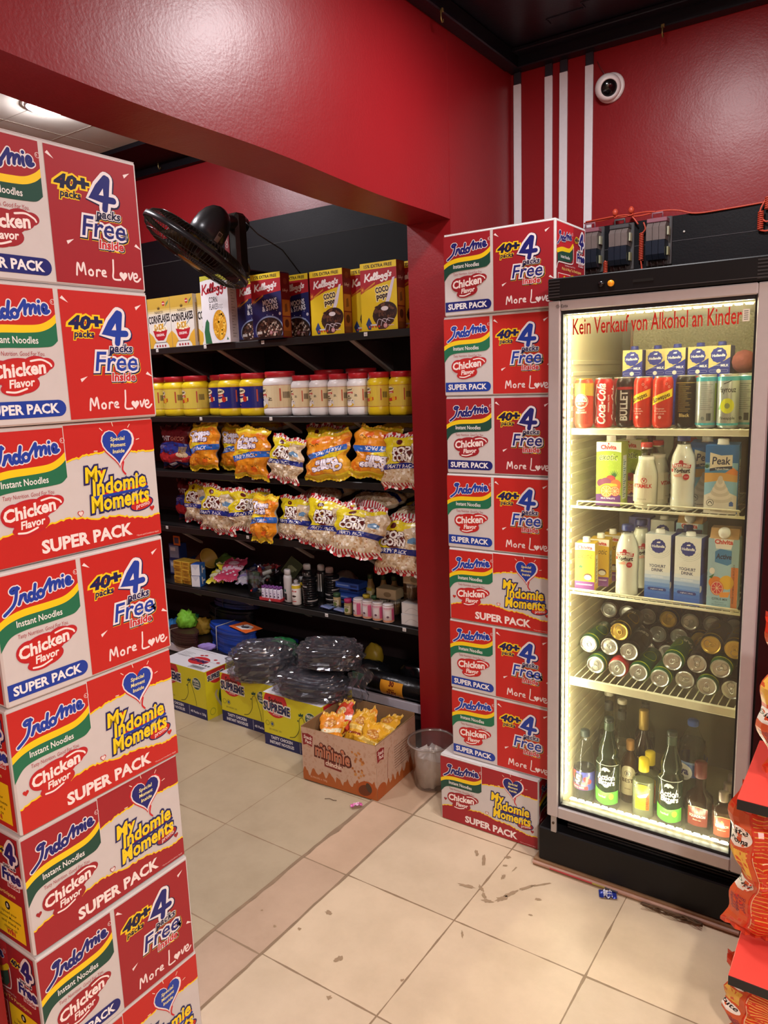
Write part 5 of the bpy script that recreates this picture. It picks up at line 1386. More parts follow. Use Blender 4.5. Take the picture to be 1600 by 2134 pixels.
def cereal(kind):
    w_, d_, h_, col, art = {'coco': (.180, .06, .272, '#d9b91f', a_coco), 'moon': (.180, .06, .285, '#23245f', a_moons), 'nasco': (.172, .06, .253, '#d8d2c6', a_nasco), 'kcf': (.182, .065, .315, '#dedbdd', a_kcf)}[kind]
    b = MB(); b.box(-w_ / 2, w_ / 2, 0, d_, 0, h_, mat(col, .35, 0, .03, 40), .0012)
    lay_art(b, art().clip(0, 0, w_, h_), flat((-w_ / 2, -.0001, 0), (1, 0, 0), (0, 0, 1)), .00012)
    if kind in ('coco', 'moon'): lay_art(b, a_cside().clip(0, 0, d_, h_), flat((w_ / 2 + .0001, 0, 0), (0, 1, 0), (0, 0, 1)), .00012)
    else:
        sd = a_side(d_, h_, '#cfcac4' if kind == 'kcf' else '#c9a86a', '#8a8480'); lay_art(b, sd, flat((w_ / 2 + .0001, 0, 0), (0, 1, 0), (0, 0, 1)), .00012)
    o = b.build('cereal_box'); tag(o, '', 'box')
    t = MB(); t.box(-w_ / 2 + .001, w_ / 2 - .001, .001, d_ - .001, h_, h_ + .0006, mat('#c9b84a' if kind != 'nasco' else '#a88a3a', .4), .0002); t.build('top_flap', o)
    return o
CER = [('nasco', -3.212, 2.655, .01, 'gold and white cornflakes box, leftmost of the three in view'), ('nasco', -3.034, 2.652, -.01, 'gold and white cornflakes box, middle of the three in view'), ('nasco', -2.857, 2.672, 0, 'gold and white cornflakes box half hidden by the tall white box'),
       ('kcf', -2.742, 2.602, -.0, 'tall white cornflakes box with a bowl of flakes below the fan'), ('moon', -2.556, 2.655, 0, 'dark blue cereal box under the fan base, set back'), ('moon', -2.400, 2.592, 0, 'dark blue cereal box with a full front beside brown box sides'), ('moon', -2.352, 2.725, 0, 'dark blue cereal box hidden behind another, brown side showing'),
       ('coco', -2.096, 2.645, 0, 'yellow cocoa cereal box at the left of the yellow boxes'), ('coco', -1.940, 2.72, 0, 'yellow cocoa cereal box pushed back behind its neighbour'), ('coco', -1.812, 2.632, 0, 'yellow cocoa cereal box standing foremost near the red jamb'), ('coco', -1.690, 2.705, 0, 'yellow cocoa cereal box cut off by the red jamb')]
for k, x, y, rz, lb in CER:
    place('cer_' + k, lambda k=k: cereal(k), (x, y, LV[0] + .0005), rz, lb, 'cereal boxes on the top shelf')

# ------------------------------------------------------------------ custard jars
def jar(r, h, col, lab, kind):
    t = empty('custard_jar'); tag(t, '', 'jar')
    b = MB(); C = mat(col, .3, 0, .03, 20)
    b.lathe([(r * .86, 0), (r * .95, .004), (r, .014), (r, .03), (r * .985, .034), (r * .985, h * .70), (r, h * .72), (r * .985, h * .77), (r * .90, h * .82), (r * .80, h * .855), (r * .80, h * .88)], C, 30); b.build('jar_body', t)
    l = MB(); l.lathe([(r * .80, h * .868), (r * .845, h * .872), (r * .845, h * .985), (r * .82, h), (.001, h)], mat('#b3202a', .35, 0, .03, 30), 40, wob=lambda a, z: 1 + .008 * math.cos(40 * a)); l.build('screw_lid', t)
    a = Art(); R2 = r * .987; z0, z1 = .037, h * .695
    Hh_ = z1 - z0
    W2 = PI * r * .96
    a.rect(-W2, 0, W2, Hh_, lab, 0)
    a.rect(-W2, 0, W2, .0016, '#b3604a', 1); a.rect(-W2, Hh_ - .0016, W2, Hh_, '#b3604a', 1)
    k = r / .065
    a.ell(0, Hh_ - .020 * k, .033 * k, .013 * k, '#c9a23a', 1); a.ell(0, Hh_ - .020 * k, .031 * k, .0115 * k, '#efe3c0', 2)
    a.text('Checkers', 0, Hh_ - .024 * k, .011 * k, '#3a3a20', 3, .04, .1, w=.050 * k, align='C', rot=.08)
    a.poly([(-.026 * k, Hh_ - .044 * k), (.028 * k, Hh_ - .040 * k), (.028 * k, Hh_ - .031 * k), (-.026 * k, Hh_ - .034 * k)], '#b8242c', 2); a.text('Custard', .001, Hh_ - .042 * k, .007 * k, '#f2dcc8', 3, .04, w=.038 * k, align='C', rot=.06)
    if kind == 'milk':
        a.text('Milk', -.002, Hh_ - .058 * k, .008 * k, '#2a2422', 2, .03, align='C'); a.text('Custard', -.002, Hh_ - .068 * k, .008 * k, '#2a2422', 2, .03, align='C'); a.poly([(-.030 * k, Hh_ - .072 * k), (.028 * k, Hh_ - .076 * k), (.028 * k, Hh_ - .080 * k), (-.02 * k, Hh_ - .080 * k)], '#2a2422', 2)
        a.rect(-.036 * k, .003, .036 * k, .036 * k, '#cfcac2', 2); a.ell(0, .010, .034 * k, .011 * k, '#d9b03a', 3); a.ell(0, .016 * k, .022 * k, .010 * k, '#f0ece2', 4); a.stroke([(.004 * k, .018 * k), (.022 * k, .042 * k)], .006 * k, '#f0ece2', 5)
        a.text('3+', .046 * k, Hh_ - .052 * k, .009 * k, '#3a3432', 2, .03, align='C'); a.rect(.038 * k, Hh_ - .055 * k, .055 * k, Hh_ - .053 * k, '#3a3432', 2)
    else:
        rb = '#c02a2a' if kind == 'yellow' else '#e6d9a8'
        a.text('family', -.01 * k, Hh_ - .060 * k, .005 * k, '#6a4a20' if kind == 'yellow' else '#d8cfa8', 2, .02, align='C'); a.text('pack', -.01 * k, Hh_ - .068 * k, .005 * k, '#6a4a20' if kind == 'yellow' else '#d8cfa8', 2, .02, align='C')
        a.poly([(-.045 * k, .030 * k), (0, .026 * k), (.045 * k, .034 * k), (.045 * k, .050 * k), (0, .042 * k), (-.045 * k, .046 * k)], rb, 2)
        a.ell(.028 * k, .040 * k, .012 * k, .012 * k, '#e0a82a' if kind == 'yellow' else '#b8322a', 3); a.text('Banana' if kind == 'yellow' else 'Vanilla', -.016 * k, .012 * k, .007 * k, '#4a3420' if kind == 'yellow' else '#d86a5a', 2, .03, align='C')
    u = .095 * k      # bar code on the side
    for i in range(9): a.rect(u + .003 * k * i, Hh_ * .42, u + (.0012 + .0008 * (i % 2)) * k + .003 * k * i, Hh_ * .70, '#3a3836', 2)
    a.rect(u - .012 * k, Hh_ * .30, u - .006 * k, Hh_ * .85, '#b8503a', 2)
    lb = MB(); lay_art(lb, a, cyl(R2, z0), .00025, gloss_ink, du=r * .16); lb.build('label', t)
    return t
JY = lambda: jar(.0725, .203, '#e3c822', '#d9c352', 'yellow')
JN = lambda: jar(.0725, .203, '#e3c822', '#232a78', 'navy')
JW = lambda: jar(.084, .205, '#e2e0de', '#d9c9a0', 'milk')
JS = lambda: jar(.0515, .182, '#e2e0de', '#d9c9a0', 'milk')
JZ = lambda: jar(.0535, .182, '#e0c31f', '#d6bc48', 'yellow')
JARS = [('jy', JY, -3.330, 2.71, -.55, 'yellow custard jar cut off by the left carton pile'), ('jy', JY, -3.180, 2.705, -.62, 'yellow labelled custard jar, second from the left carton pile'), ('jy', JY, -3.030, 2.705, -.50, 'yellow labelled custard jar next to the navy labelled jars'),
        ('jn', JN, -2.882, 2.725, -.55, 'navy labelled custard jar, left of the three'), ('jn', JN, -2.757, 2.695, -.30, 'navy labelled custard jar, middle of the three') , ('jn', JN, -2.611, 2.700, -.42, 'navy labelled custard jar beside the big white jar'),
        ('jw', JW, -2.452, 2.712, -.65, 'big white custard jar with a red lid'),
        ('js', JS, -2.300, 2.69, -.65, 'small white custard jar beside the big white jar'), ('js', JS, -2.192, 2.69, -.55, 'small white custard jar, second from the big white jar'), ('js', JS, -2.084, 2.69, -.45, 'small white custard jar, third from the big white jar'), ('js', JS, -1.976, 2.69, -.35, 'small white custard jar beside the small yellow jars'),
        ('jz', JZ, -1.864, 2.69, -.65, 'small yellow custard jar next to the white jars'), ('jz', JZ, -1.752, 2.69, -.55, 'small yellow custard jar, nearest the red jamb'), ('jn', JN, -1.655, 2.80, 0, 'navy labelled custard jar cut off by the red jamb'),
        ('jw', JW, -2.28, 2.87, 0, 'white custard jar at the back, left of the two red lids'), ('jw', JW, -2.09, 2.87, 0, 'white custard jar at the back, right of the two red lids')]
for k, fn, x, y, rz, lb in JARS:
    if lb.startswith('navy labelled custard jar, left'): x = -2.893; y = 2.76
    place(k, fn, (x, y, LV[1]), rz, lb, 'custard jars on the second shelf')

# ------------------------------------------------------------------ pillow bags of snacks
from mathutils import noise as NZ
def bag_surface(w_, h_, T, seed, crumple=.010, sag=.25, side=-1):
    # returns S(u, v): u in 0..1 across, v in 0..1 up; bulging front (side -1) or back (+1)
    def S(u, v):
        x = (u - .5) * w_; z = v * h_
        pu = max(0, 1 - abs(2 * u - 1) ** 2.6); pv = max(0, 1 - abs(2 * v - 1) ** 3.2)
        e = (pu * pv) ** .55
        e *= 1 + sag * (.5 - v) * 1.6
        p = Vector((x * 14 + seed * 7.3, z * 14 + seed * 3.1, seed + side))
        n1 = NZ.noise(p); n2 = 1 - 2 * abs(NZ.noise(p * 2.1 + Vector((3, 1, 2)))); n3 = NZ.noise(p * 4.3)
        c = crumple * (n1 * 1.2 + n2 * .7 + n3 * .4) * (.35 + .65 * e)
        pinch = 1 - .05 * pv * (1 - e)
        ex = (.012 * math.sin(v * 9 + seed) + .008 * math.sin(v * 21 + 2 * seed)) * min(1, w_ / .2)
        ez = .006 * math.sin(u * 14 + seed) * (1 - pv) + .006 * math.sin(u * 5 + seed * 2) * (abs(2 * v - 1) ** 4) * w_ / .2
        yy = side * (T * e) + c * min(1, e * 3 + .15) - .003
        if side > 0: yy = max(yy, -.001 - T * e * .5)
        return Vector((x * pinch + ex * (2 * u - 1), yy, z + ez))
    return S
def snack_bag(name, w_, h_, T, seed, artfn, bg, back='#c9c6be', crumple=.010, flip=False, sag=.25, nu=20, nv=22, cat='snack bag'):
    t = empty(name); tag(t, '', cat)
    Sf = bag_surface(w_, h_, T, seed, crumple, sag, -1); Sb = bag_surface(w_, h_, T * .75, seed, crumple * .6, sag, 1)
    G_ = [[Sf(i / nu, j / nv) for i in range(nu + 1)] for j in range(nv + 1)]
    b = MB(); b.grid(lambda u, v: Sf(u, v), nu, nv, gloss_ink(bg)); 
    def rev(u, v): return Sb(1 - u, v) if 0 < u < 1 and 0 < v < 1 else Sf(1 - u, v)
    b.grid(rev, nu, nv, gloss_ink(back))
    art = artfn(w_, h_)
    def fn(u, v, h):
        uu, vv = u / w_, v / h_
        if flip: uu, vv = 1 - uu, 1 - vv
        uu = min(max(uu, 0), 1) * nu; vv = min(max(vv, 0), 1) * nv
        i, j = min(int(uu), nu - 1), min(int(vv), nv - 1)
        fu, fv = uu - i, vv - j
        a, bq, c, d = G_[j][i], G_[j][i + 1], G_[j + 1][i + 1], G_[j + 1][i]
        p = a * (1 - fu) * (1 - fv) + bq * fu * (1 - fv) + c * fu * fv + d * (1 - fu) * fv
        n = (bq - a).cross(d - a); n.normalize()
        return p + n * (h + .0006)
    art.clip(0, 0, w_, h_)
    lay_art(b, art, fn, .00022, gloss_ink, du=w_ / nu, dv=h_ / nv)
    b.build('pouch', t)
    # crimped end seals
    for v_, nm in ((0.0, 'end_seal'), (1.0, 'end_seal')):
        s = MB(); col = art.seal
        N = 26
        vs = []
        for i in range(N + 1):
            p = Sf(i / N, v_); d = -.012 if v_ == 0 else .012
            vs += [p + Vector((0, .0012 * (-1) ** i, 0)), p + Vector((0, .004 * math.sin(i * .9 + seed) + .0012 * (-1) ** i, d + .0015 * (-1) ** i))]
        for i in range(N):
            s.add([vs[2 * i], vs[2 * i + 2], vs[2 * i + 3], vs[2 * i + 1]], [(0, 1, 2, 3)], gloss_ink(col[i % len(col)]))
        s.build(nm, t)
    return t
def a_pop(w_, h_):
    a = Art(); a.seal = ('#b3242c', '#b3242c', '#e9e3dc', '#e9e3dc'); rnd = random.Random(8)
    k = w_ / .25
    a.rect(0, 0, w_, h_, '#cdb898', 0)
    for i in range(300):
        x, y = rnd.uniform(0, w_), rnd.uniform(0, h_ * .98)
        if y > h_ * .42 and x < w_ * .55: continue
        r = rnd.uniform(.004, .010) * k
        a.ell(x, y, r, r * rnd.uniform(.6, 1), rnd.choice(['#e3d6bd', '#d9c6a4', '#efe6d4', '#c4a67c', '#e6dcc8', '#b58e62', '#dccbb0']), 1, 6, rnd.uniform(0, 3))
    for i in range(26): a.ell(rnd.uniform(0, w_), rnd.uniform(0, h_ * .4), .003 * k, .002 * k, '#8a3a2a', 2, 5)
    a.poly([(0, h_ * .40), (w_ * .35, h_ * .45), (w_ * .52, h_ * .62), (w_ * .60, h_ * .85), (w_ * .95, h_ * .92), (w_, h_ * .99), (0, h_ * .99)], '#dcc81f', 2)
    for i in range(16): a.rect(w_ * i / 16, 0, w_ * (i + .5) / 16, h_ * .075, '#b3242c', 3); a.rect(w_ * (i + .5) / 16, 0, w_ * (i + 1) / 16, h_ * .075, '#e6e0d8', 3)
    a.rect(0, h_ * .965, w_, h_, '#e6e0d8', 3)
    for i in range(16): a.rect(w_ * i / 16, h_ * .965, w_ * (i + .5) / 16, h_, '#b3242c', 4)
    a.ell(w_ * .42, h_ * .64, w_ * .22, h_ * .165, '#5a1f1a', 4)
    for tx, yy in (('POP', .655), ('CORN', .515)):
        ww = w_ * (.36 if tx == 'POP' else .46)
        a.text(tx, w_ * .42, h_ * yy, h_ * .125, '#4a1814', 5, .09, w=ww, align='C', rot=.05); a.text(tx, w_ * .42, h_ * yy, h_ * .125, '#efe9e2', 6, .05, w=ww, align='C', rot=.05)
    a.poly([(0, h_ * .32), (w_ * .5, h_ * .37), (w_, h_ * .38), (w_, h_ * .50), (w_ * .5, h_ * .48), (0, h_ * .42)], '#1f2a78', 5)
    a.text('PARTY PACK', w_ * .43, h_ * .375, h_ * .070, '#e6e2e0', 6, .02, .15, w=w_ * .55, align='C', rot=.05)
    a.poly([(w_ * .70, h_ * .60), (w_ * .88, h_ * .60), (w_ * .9, h_ * .68), (w_ * .79, h_ * .72), (w_ * .69, h_ * .67)], '#5f86a8', 4)
    a.ell(w_ * .34, h_ * .88, w_ * .07, h_ * .05, '#5a1f1a', 4)
    return a
def a_cheese(w_, h_):
    a = Art(); a.seal = ('#dfc22a', '#dfc22a', '#d8a832'); rnd = random.Random(4)
    a.rect(0, 0, w_, h_, '#dd8a1e', 0); a.poly([(0, h_ * .35), (w_ * .4, h_ * .45), (w_ * .55, h_ * .75), (w_ * .5, h_), (0, h_)], '#e2a32a', 1)
    for i in range(26):
        x, y = rnd.uniform(0, w_), rnd.uniform(0, h_)
        if y > h_ * .45 and x < w_ * .6: continue
        r = rnd.uniform(.05, .11) * w_
        a.ell(x, y, r, r, rnd.choice(['#e0761c', '#d8841f', '#e89a2c', '#cf661a']), 1, 14)
        a.ell(x - r * .2, y + r * .2, r * .5, r * .45, '#eeb04a', 1, 10)
    a.poly([(0, h_ * .40), (w_ * .45, h_ * .50), (w_ * .6, h_ * .58), (w_ * .2, h_ * .60)], '#e6cf2a', 2)
    a.rect(0, h_ * .93, w_, h_, '#dfc22a', 2); a.rect(0, 0, w_, h_ * .05, '#dfc22a', 2)
    for tx, yy in (('Cheese', .745), ('Balls', .605)):
        ww = w_ * (.62 if tx == 'Cheese' else .46)
        a.text(tx, w_ * .44, h_ * yy, h_ * .13, '#4a2a5a', 3, .10, w=ww, align='C', rot=.06); a.text(tx, w_ * .44, h_ * yy, h_ * .13, '#ece4ee', 4, .05, w=ww, align='C', rot=.06)
    a.poly([(w_ * .05, h_ * .30), (w_ * .5, h_ * .40), (w_, h_ * .44), (w_, h_ * .57), (w_ * .5, h_ * .53), (w_ * .05, h_ * .42)], '#2a62b8', 3)
    a.text('PARTY PACK', w_ * .42, h_ * .395, h_ * .08, '#e6e6ee', 4, .02, .15, w=w_ * .56, align='C', rot=.13)
    for x, y in ((.62, .24), (.72, .26), (.78, .22)): a.stroke([(w_ * x, h_ * y), (w_ * (x + .03), h_ * (y - .03)), (w_ * (x + .05), h_ * y)], w_ * .012, '#4a2a14', 3)
    a.ell(w_ * .68, h_ * .16, w_ * .09, h_ * .06, '#d9601a', 2)
    return a
def a_choco(w_, h_):
    a = Art(); a.seal = ('#3a1014', '#2a0c10')
    a.rect(0, 0, w_, h_, '#5a141a', 0); a.poly([(0, h_ * .2), (w_ * .2, h_ * .35), (w_ * .5, h_ * .28), (w_ * .75, h_ * .36), (w_, h_ * .22), (w_, h_ * .55), (w_ * .5, h_ * .62), (0, h_ * .56)], '#24307a', 1)
    a.poly([(0, h_ * .08), (w_, h_ * .08), (w_, h_ * .24), (w_ * .75, h_ * .36), (w_ * .5, h_ * .27), (w_ * .2, h_ * .35), (0, h_ * .22)], '#a8262a', 2); a.rect(0, 0, w_, h_ * .09, '#23285a', 2)
    a.text('OAT', w_ * .03, h_ * .64, h_ * .12, '#c8c4cc', 3, .04, .15, w=w_ * .38); a.text('CHOCO', w_ * .42, h_ * .64, h_ * .10, '#b06a5a', 3, .03, .1, w=w_ * .5)
    a.ell(w_ * .8, h_ * .28, w_ * .15, h_ * .08, '#c8b08c', 3)
    for i in range(9): a.stroke([(w_ * (.72 + .02 * i), h_ * .3), (w_ * (.70 + .028 * i), h_ * .48)], w_ * .012, '#b89a4a', 3, False)
    a.text('Net wt. 800g', w_ * .6, h_ * .11, h_ * .03, '#d8b4a8', 3, .02); a.rect(w_ * .35, h_ * .02, w_ * .62, h_ * .07, '#d8d4dc', 3)
    for i in range(3): a.rect(w_ * .08, h_ * (.50 - .035 * i), w_ * (.32 - .04 * i), h_ * (.508 - .035 * i), '#b8b4cc', 3)
    return a
def BAG(kind, seed, w_, h_, T=.034, flip=False, cr=.010):
    fn, bg, bk = {'pop': (a_pop, '#cdb898', '#c9bfa8'), 'ch': (a_cheese, '#dd8a1e', '#c3c0ba'), 'choc': (a_choco, '#5a141a', '#4a1a1e')}[kind]
    nm = {'pop': 'popcorn_bag', 'ch': 'cheese_ball_bag', 'choc': 'cereal_bag'}[kind]
    return place('bag%s%s%s%s' % (kind, seed, w_, flip), lambda: snack_bag(nm, w_, h_, T, seed, fn, bg, bk, cr, flip), (0, 0, 0), 0, '')
def bag(kind, seed, w_, h_, x, y, z, lb, g, lean=-.14, rz=0.0, roll=0.0, T=.034, flip=False, cr=.010):
    o = BAG(kind, seed, w_, h_, T, flip, cr)
    o.location = (x, y, z); o.rotation_euler = (lean, roll, rz); o['label'] = lb; o['group'] = g
    return o
G3, G4 = 'snack bags on the third shelf', 'snack bags on the fourth shelf'
z3, z4 = LV[2] + .0125, LV[3] + .0125
bag('choc', 5, .23, .205, -3.195, 2.715, z3, 'dark red and blue oat bag on the third shelf behind the cheese bags', G3, -.08, 0)
bag('ch', 1, .20, .205, -3.045, 2.70, z3, 'orange cheese ball bag half hidden behind the leftmost full bag', G3, -.10, -.25)
bag('ch', 2, .235, .215, -2.935, 2.635, z3 - .004, 'orange cheese ball bag, leftmost full one on the third shelf', G3, -.12, -.10)
bag('ch', 1, .20, .205, -2.765, 2.685, z3 - .006, 'orange cheese ball bag squeezed between two larger ones', G3, -.10, -.06, .06)
bag('ch', 3, .235, .220, -2.575, 2.625, z3 - .014, 'orange cheese ball bag bulging at the shelf edge beside popcorn', G3, -.12, -.02)
bag('pop', 4, .20, .19, -2.365, 2.628, z3 - .016, 'crumpled popcorn bag on the third shelf beside the cheese balls', G3, -.16, 0, .14, cr=.016)
bag('pop', 6, .20, .21, -2.215, 2.72, z3, 'popcorn bag behind the upside down cheese bag, third shelf', G3, -.12, 0)
bag('ch', 7, .25, .195, -2.105, 2.632, z3 - .018, 'upside down orange cheese ball bag in the middle of the third shelf', G3, -.22, .02, -.14, .04, True)
bag('ch', 8, .225, .205, -1.865, 2.622, z3 - .008, 'upside down cheese ball bag tilted right with a grey side showing', G3, -.22, .25, .16, .045, True)
bag('pop', 6, .235, .21, -1.700, 2.622, z3 - .020, 'popcorn bag at the right end of the third shelf', G3, -.20, 0, 0)
LY = [(-2.99, .10, 'lying cheese ball bag above the leftmost full bag'), (-2.60, -.06, 'lying yellow edged cheese ball bag above the bulging bag'), (-2.18, .08, 'lying cheese ball bag with a grey underside above the popcorn bag'), (-1.78, .06, 'lying cheese ball bag at the top right of the third shelf')]
for i, (x, rz, lb) in enumerate(LY):
    bag('ch', 2 + (i % 2), .235, .215 if i % 2 == 0 else .220, x, 2.735, 1.375, lb, G3, -1.52, rz, 0, .034)
bag('choc', 5, .23, .205, -3.200, 2.715, z4, 'dark red and blue oat bag on the fourth shelf behind popcorn', G4, -.10, 0)
bag('pop', 9, .215, .195, -3.07, 2.655, z4 - .004, 'popcorn bag at the left end of the fourth shelf', G4, -.16, -.12, .04)
bag('pop', 10, .27, .215, -2.845, 2.625, z4 - .014, 'large popcorn bag with a striped top edge, second on fourth shelf', G4, -.16, -.03, .03, .04)
bag('pop', 4, .20, .19, -2.632, 2.628, z4 - .010, 'narrow crumpled popcorn bag beside the small cheese bag', G4, -.12, .75, .05, cr=.016)
bag('ch', 11, .165, .205, -2.475, 2.620, z4 - .014, 'small creased cheese ball bag, the only one on the fourth shelf front', G4, -.16, -.05, .05, .04, cr=.018)
bag('pop', 12, .205, .185, -2.315, 2.618, z4 - .014, 'popcorn bag right of the small cheese bag', G4, -.20, -.05, .06)
bag('pop', 13, .245, .215, -2.110, 2.612, z4 - .020, 'large upright popcorn bag in the middle of the fourth shelf', G4, -.18, .03, .05, .04)
bag('pop', 14, .255, .20, -1.905, 2.566, z4 - .012, 'popcorn bag leaning back under a lying bag with striped edge', G4, -.42, .08, .10, .04)
bag('pop', 15, .235, .22, -1.715, 2.560, z4 - .085, 'popcorn bag hanging over the fourth shelf edge at the right end', G4, -.20, .03, .05, .036)
for i, (x, y, z, rz, lb) in enumerate(((-2.33, 2.70, 1.035, -.25, 'popcorn bag lying on top with its striped end out, centre left'), (-1.92, 2.655, 1.012, -.22, 'popcorn bag lying on top with striped end out, near the right'), (-1.67, 2.66, .985, .05, 'popcorn bag lying on the pile at the far right, fourth shelf'))):
    bag('pop', 10 if i % 2 else 13, .27 if i % 2 else .245, .215, x, y, z, lb, G4, -1.38, rz, 0, .032)
# ================================================================== fifth shelf: household odds and ends
z5 = LV[4] + .0003
def simple(name, cat, build, parts=()):
    def f():
        t = empty(name); tag(t, '', cat)
        for nm, fn in build:
            b = MB(); fn(b); b.build(nm, t)
        return t
    return f
def boxthing(name, cat, w_, d_, h_, col, art=None, side=None, rough=.4):
    def f():
        b = MB(); b.box(-w_ / 2, w_ / 2, -d_ / 2, d_ / 2, 0, h_, mat(col, rough, 0, .06, 40), .0012)
        if art: lay_art(b, art.clip(0, 0, w_, h_), flat((-w_ / 2, -d_ / 2 - .0001, 0), (1, 0, 0), (0, 0, 1)), .00015)
        if side: lay_art(b, side.clip(0, 0, d_, h_), flat((w_ / 2 + .0001, -d_ / 2, 0), (0, 1, 0), (0, 0, 1)), .00015)
        o = b.build(name); tag(o, '', cat); return o
    return f
GS5 = 'household goods on the fifth shelf'
goldbar = boxthing('gold_packet', 'packet', .062, .075, .0205, '#c9a23a', mkart(lambda a: (a.rect(.003, .002, .059, .0185, '#b8862a', 0), a.text('GOLD', .031, .006, .008, '#5a3414', 1, .03, align='C'))), mkart(lambda a: a.rect(.004, .003, .071, .017, '#a8761f', 0)), .3)
for c in range(2):
    for r_ in range(6):
        place('goldbar', goldbar, (-3.228 + .068 * c, 2.685 + rs.uniform(-.004, .004), z5 + .021 * r_), rs.uniform(-.05, .05), 'small gold packet in the double stack at the left end', 'gold packets stacked two wide')
bbx = boxthing('medicine_box', 'box', .052, .06, .062, '#2c56a8', mkart(lambda a: (a.rect(.001, .001, .051, .061, '#dfe1e6', 0), a.poly([(.001, .061), (.026, .03), (.051, .061)], '#c9ccd6', 1))), mkart(lambda a: (a.rect(.0, .0, .06, .062, '#2f6ab8', 0), a.rect(.02, .01, .03, .05, '#e6e6ea', 1), a.rect(.02, .025, .05, .035, '#e6e6ea', 1))))
place('bbx', bbx, (-3.085, 2.668, z5), .3, 'small dark blue box under its white fronted twin', GS5)
place('bbx', None, (-3.083, 2.668, z5 + .0625), .35, 'small white and blue box on top, beside the gold packets', GS5)
DBX = lambda: boxthing('medicine_box', 'box', .08, .06, .09, '#26376e', mkart(lambda a: (a.rect(.006, .01, .074, .08, '#8f9bb8', 0), a.rect(.012, .05, .05, .07, '#d8dbe4', 1))))()
for i, (x, y, z, lb) in enumerate(((-3.40, 2.80, 0, 'dark blue carton at the back left of the fifth shelf, lower one'), (-3.395, 2.80, .0905, 'dark blue carton at the back left of the fifth shelf, upper one'), (-3.315, 2.86, 0, 'dark blue carton behind the gold packets'))):
    place('dbx', DBX, (x, y, z5 + z), .1 * i, lb, GS5)
obx = boxthing('orange_card', 'card', .055, .004, .055, '#c9661f', mkart(lambda a: a.rect(.010, .012, .045, .045, '#3a3f5a', 0)))
place('obx', obx, (-3.340, 2.752, z5 + .1815), 0, 'orange framed card above the dark blue cartons')
def pot():
    t = empty('plastic_pot'); tag(t, '', 'pot')
    b = MB(); Mx = Matrix.Rotation(math.radians(62), 4, 'Y') @ Matrix.Rotation(.2, 4, 'X')
    b.lathe([(.036, 0), (.042, .01), (.058, .085), (.062, .088), (.060, .094), (.055, .09), (.040, .012), (.001, .010)], mat('#b8963f', .5, 0, .1, 20), 28, Mx, cap1=False); b.build('pot_body', t); return t
place('pot', pot, (-3.235, 2.83, z5 + .060), .3, 'tan plastic pot lying on its side behind the gold packets')
def blob(name, cat, rx, ry, rz_, col, seed, crum=.25, freq=9, rough=.6, sub=(28, 16), mtl=None, flatb=True):
    def f():
        b = MB()
        def S(u, v):
            a, e = 2 * PI * u, PI * (v - .5)
            d = Vector((math.cos(e) * math.cos(a), math.cos(e) * math.sin(a), math.sin(e)))
            n = NZ.noise(d * freq * .22 + Vector((seed, seed * 2, 0))) + .6 * (1 - 2 * abs(NZ.noise(d * freq * .5 + Vector((seed, 5, 1))))) * .6
            k = 1 + crum * n
            z = d.z * k
            if flatb: z = max(z, -.62)
            return Vector((d.x * rx * k, d.y * ry * k, (z + (.62 if flatb else 1)) * rz_))
        b.grid(S, sub[0], sub[1], mtl or mat(col, rough, 0, .12, 30), True, True)
        o = b.build(name); tag(o, '', cat); return o
    return f
place('gcl', blob('green_cloth', 'cloth', .075, .06, .075, '#4f6a2a', 3), (-3.065, 2.86, z5), 0, 'green folded cloth at the back of the fifth shelf, left')
# sweets and sachets
SACH = [('#c9486a', '#e2c4d8'), ('#e0d23a', '#f0ecc8'), ('#3a4fa8', '#d8d4e8'), ('#c8c6d4', '#9a8ac0'), ('#b8323a', '#e6d8d4'), ('#7d6ab0', '#d6cbe4')]
def a_sach(c1, c2):
    def f(w_, h_):
        a = Art(); a.seal = (c2, c1); a.rect(0, 0, w_, h_, c1, 0); a.poly([(0, h_ * .3), (w_, h_ * .5), (w_, h_ * .7), (0, h_ * .5)], c2, 1)
        for i in range(7): a.ell(w_ * (.15 + .12 * i), h_ * (.2 + .07 * (i % 3)), w_ * .06, h_ * .04, '#e6e2ea', 2, 8)
        a.ell(w_ * .5, h_ * .75, w_ * .25, h_ * .12, c2, 2); return a
    return f
SPOT = [(-2.900, 2.640, .0, 1.05, .2, 0, .13, 'pink and blue sweet bag drooping over the fifth shelf edge'), (-2.975, 2.69, .0, 1.25, .4, 1, .10, 'yellow sweet sachet beside the white blue box'), (-2.90, 2.74, .0, 1.2, -.3, 2, .12, 'blue and red sachet lying behind the pink sweet bag'), (-2.80, 2.68, .0, 1.3, .5, 3, .10, 'pale lilac sachet of small tubes at the shelf edge'), (-2.82, 2.82, .0, 1.1, .1, 4, .10, 'red sachet lying among the sweets near the clear tub'), (-2.93, 2.70, .028, 1.0, 1.0, 1, .09, 'small yellow sachet lying on top of the sweets'), (-2.77, 2.74, .02, 1.2, -.6, 3, .09, 'pale sachet leaning on the clear tub')]
for i, (x, y, dz, tilt, rz, c, w_, lb) in enumerate(SPOT):
    place('sach%d' % i, lambda i=i, c=c, w_=w_: snack_bag('sweet_sachet', w_, w_ * 1.15, .016, 20 + i, a_sach(*SACH[c]), SACH[c][0], SACH[c][1], .006, nu=12, nv=12, cat='sachet'), (x, y + .05, z5 + .016 + dz), 0, lb, 'sweet sachets on the fifth shelf', rot=(-tilt, 0, rz))
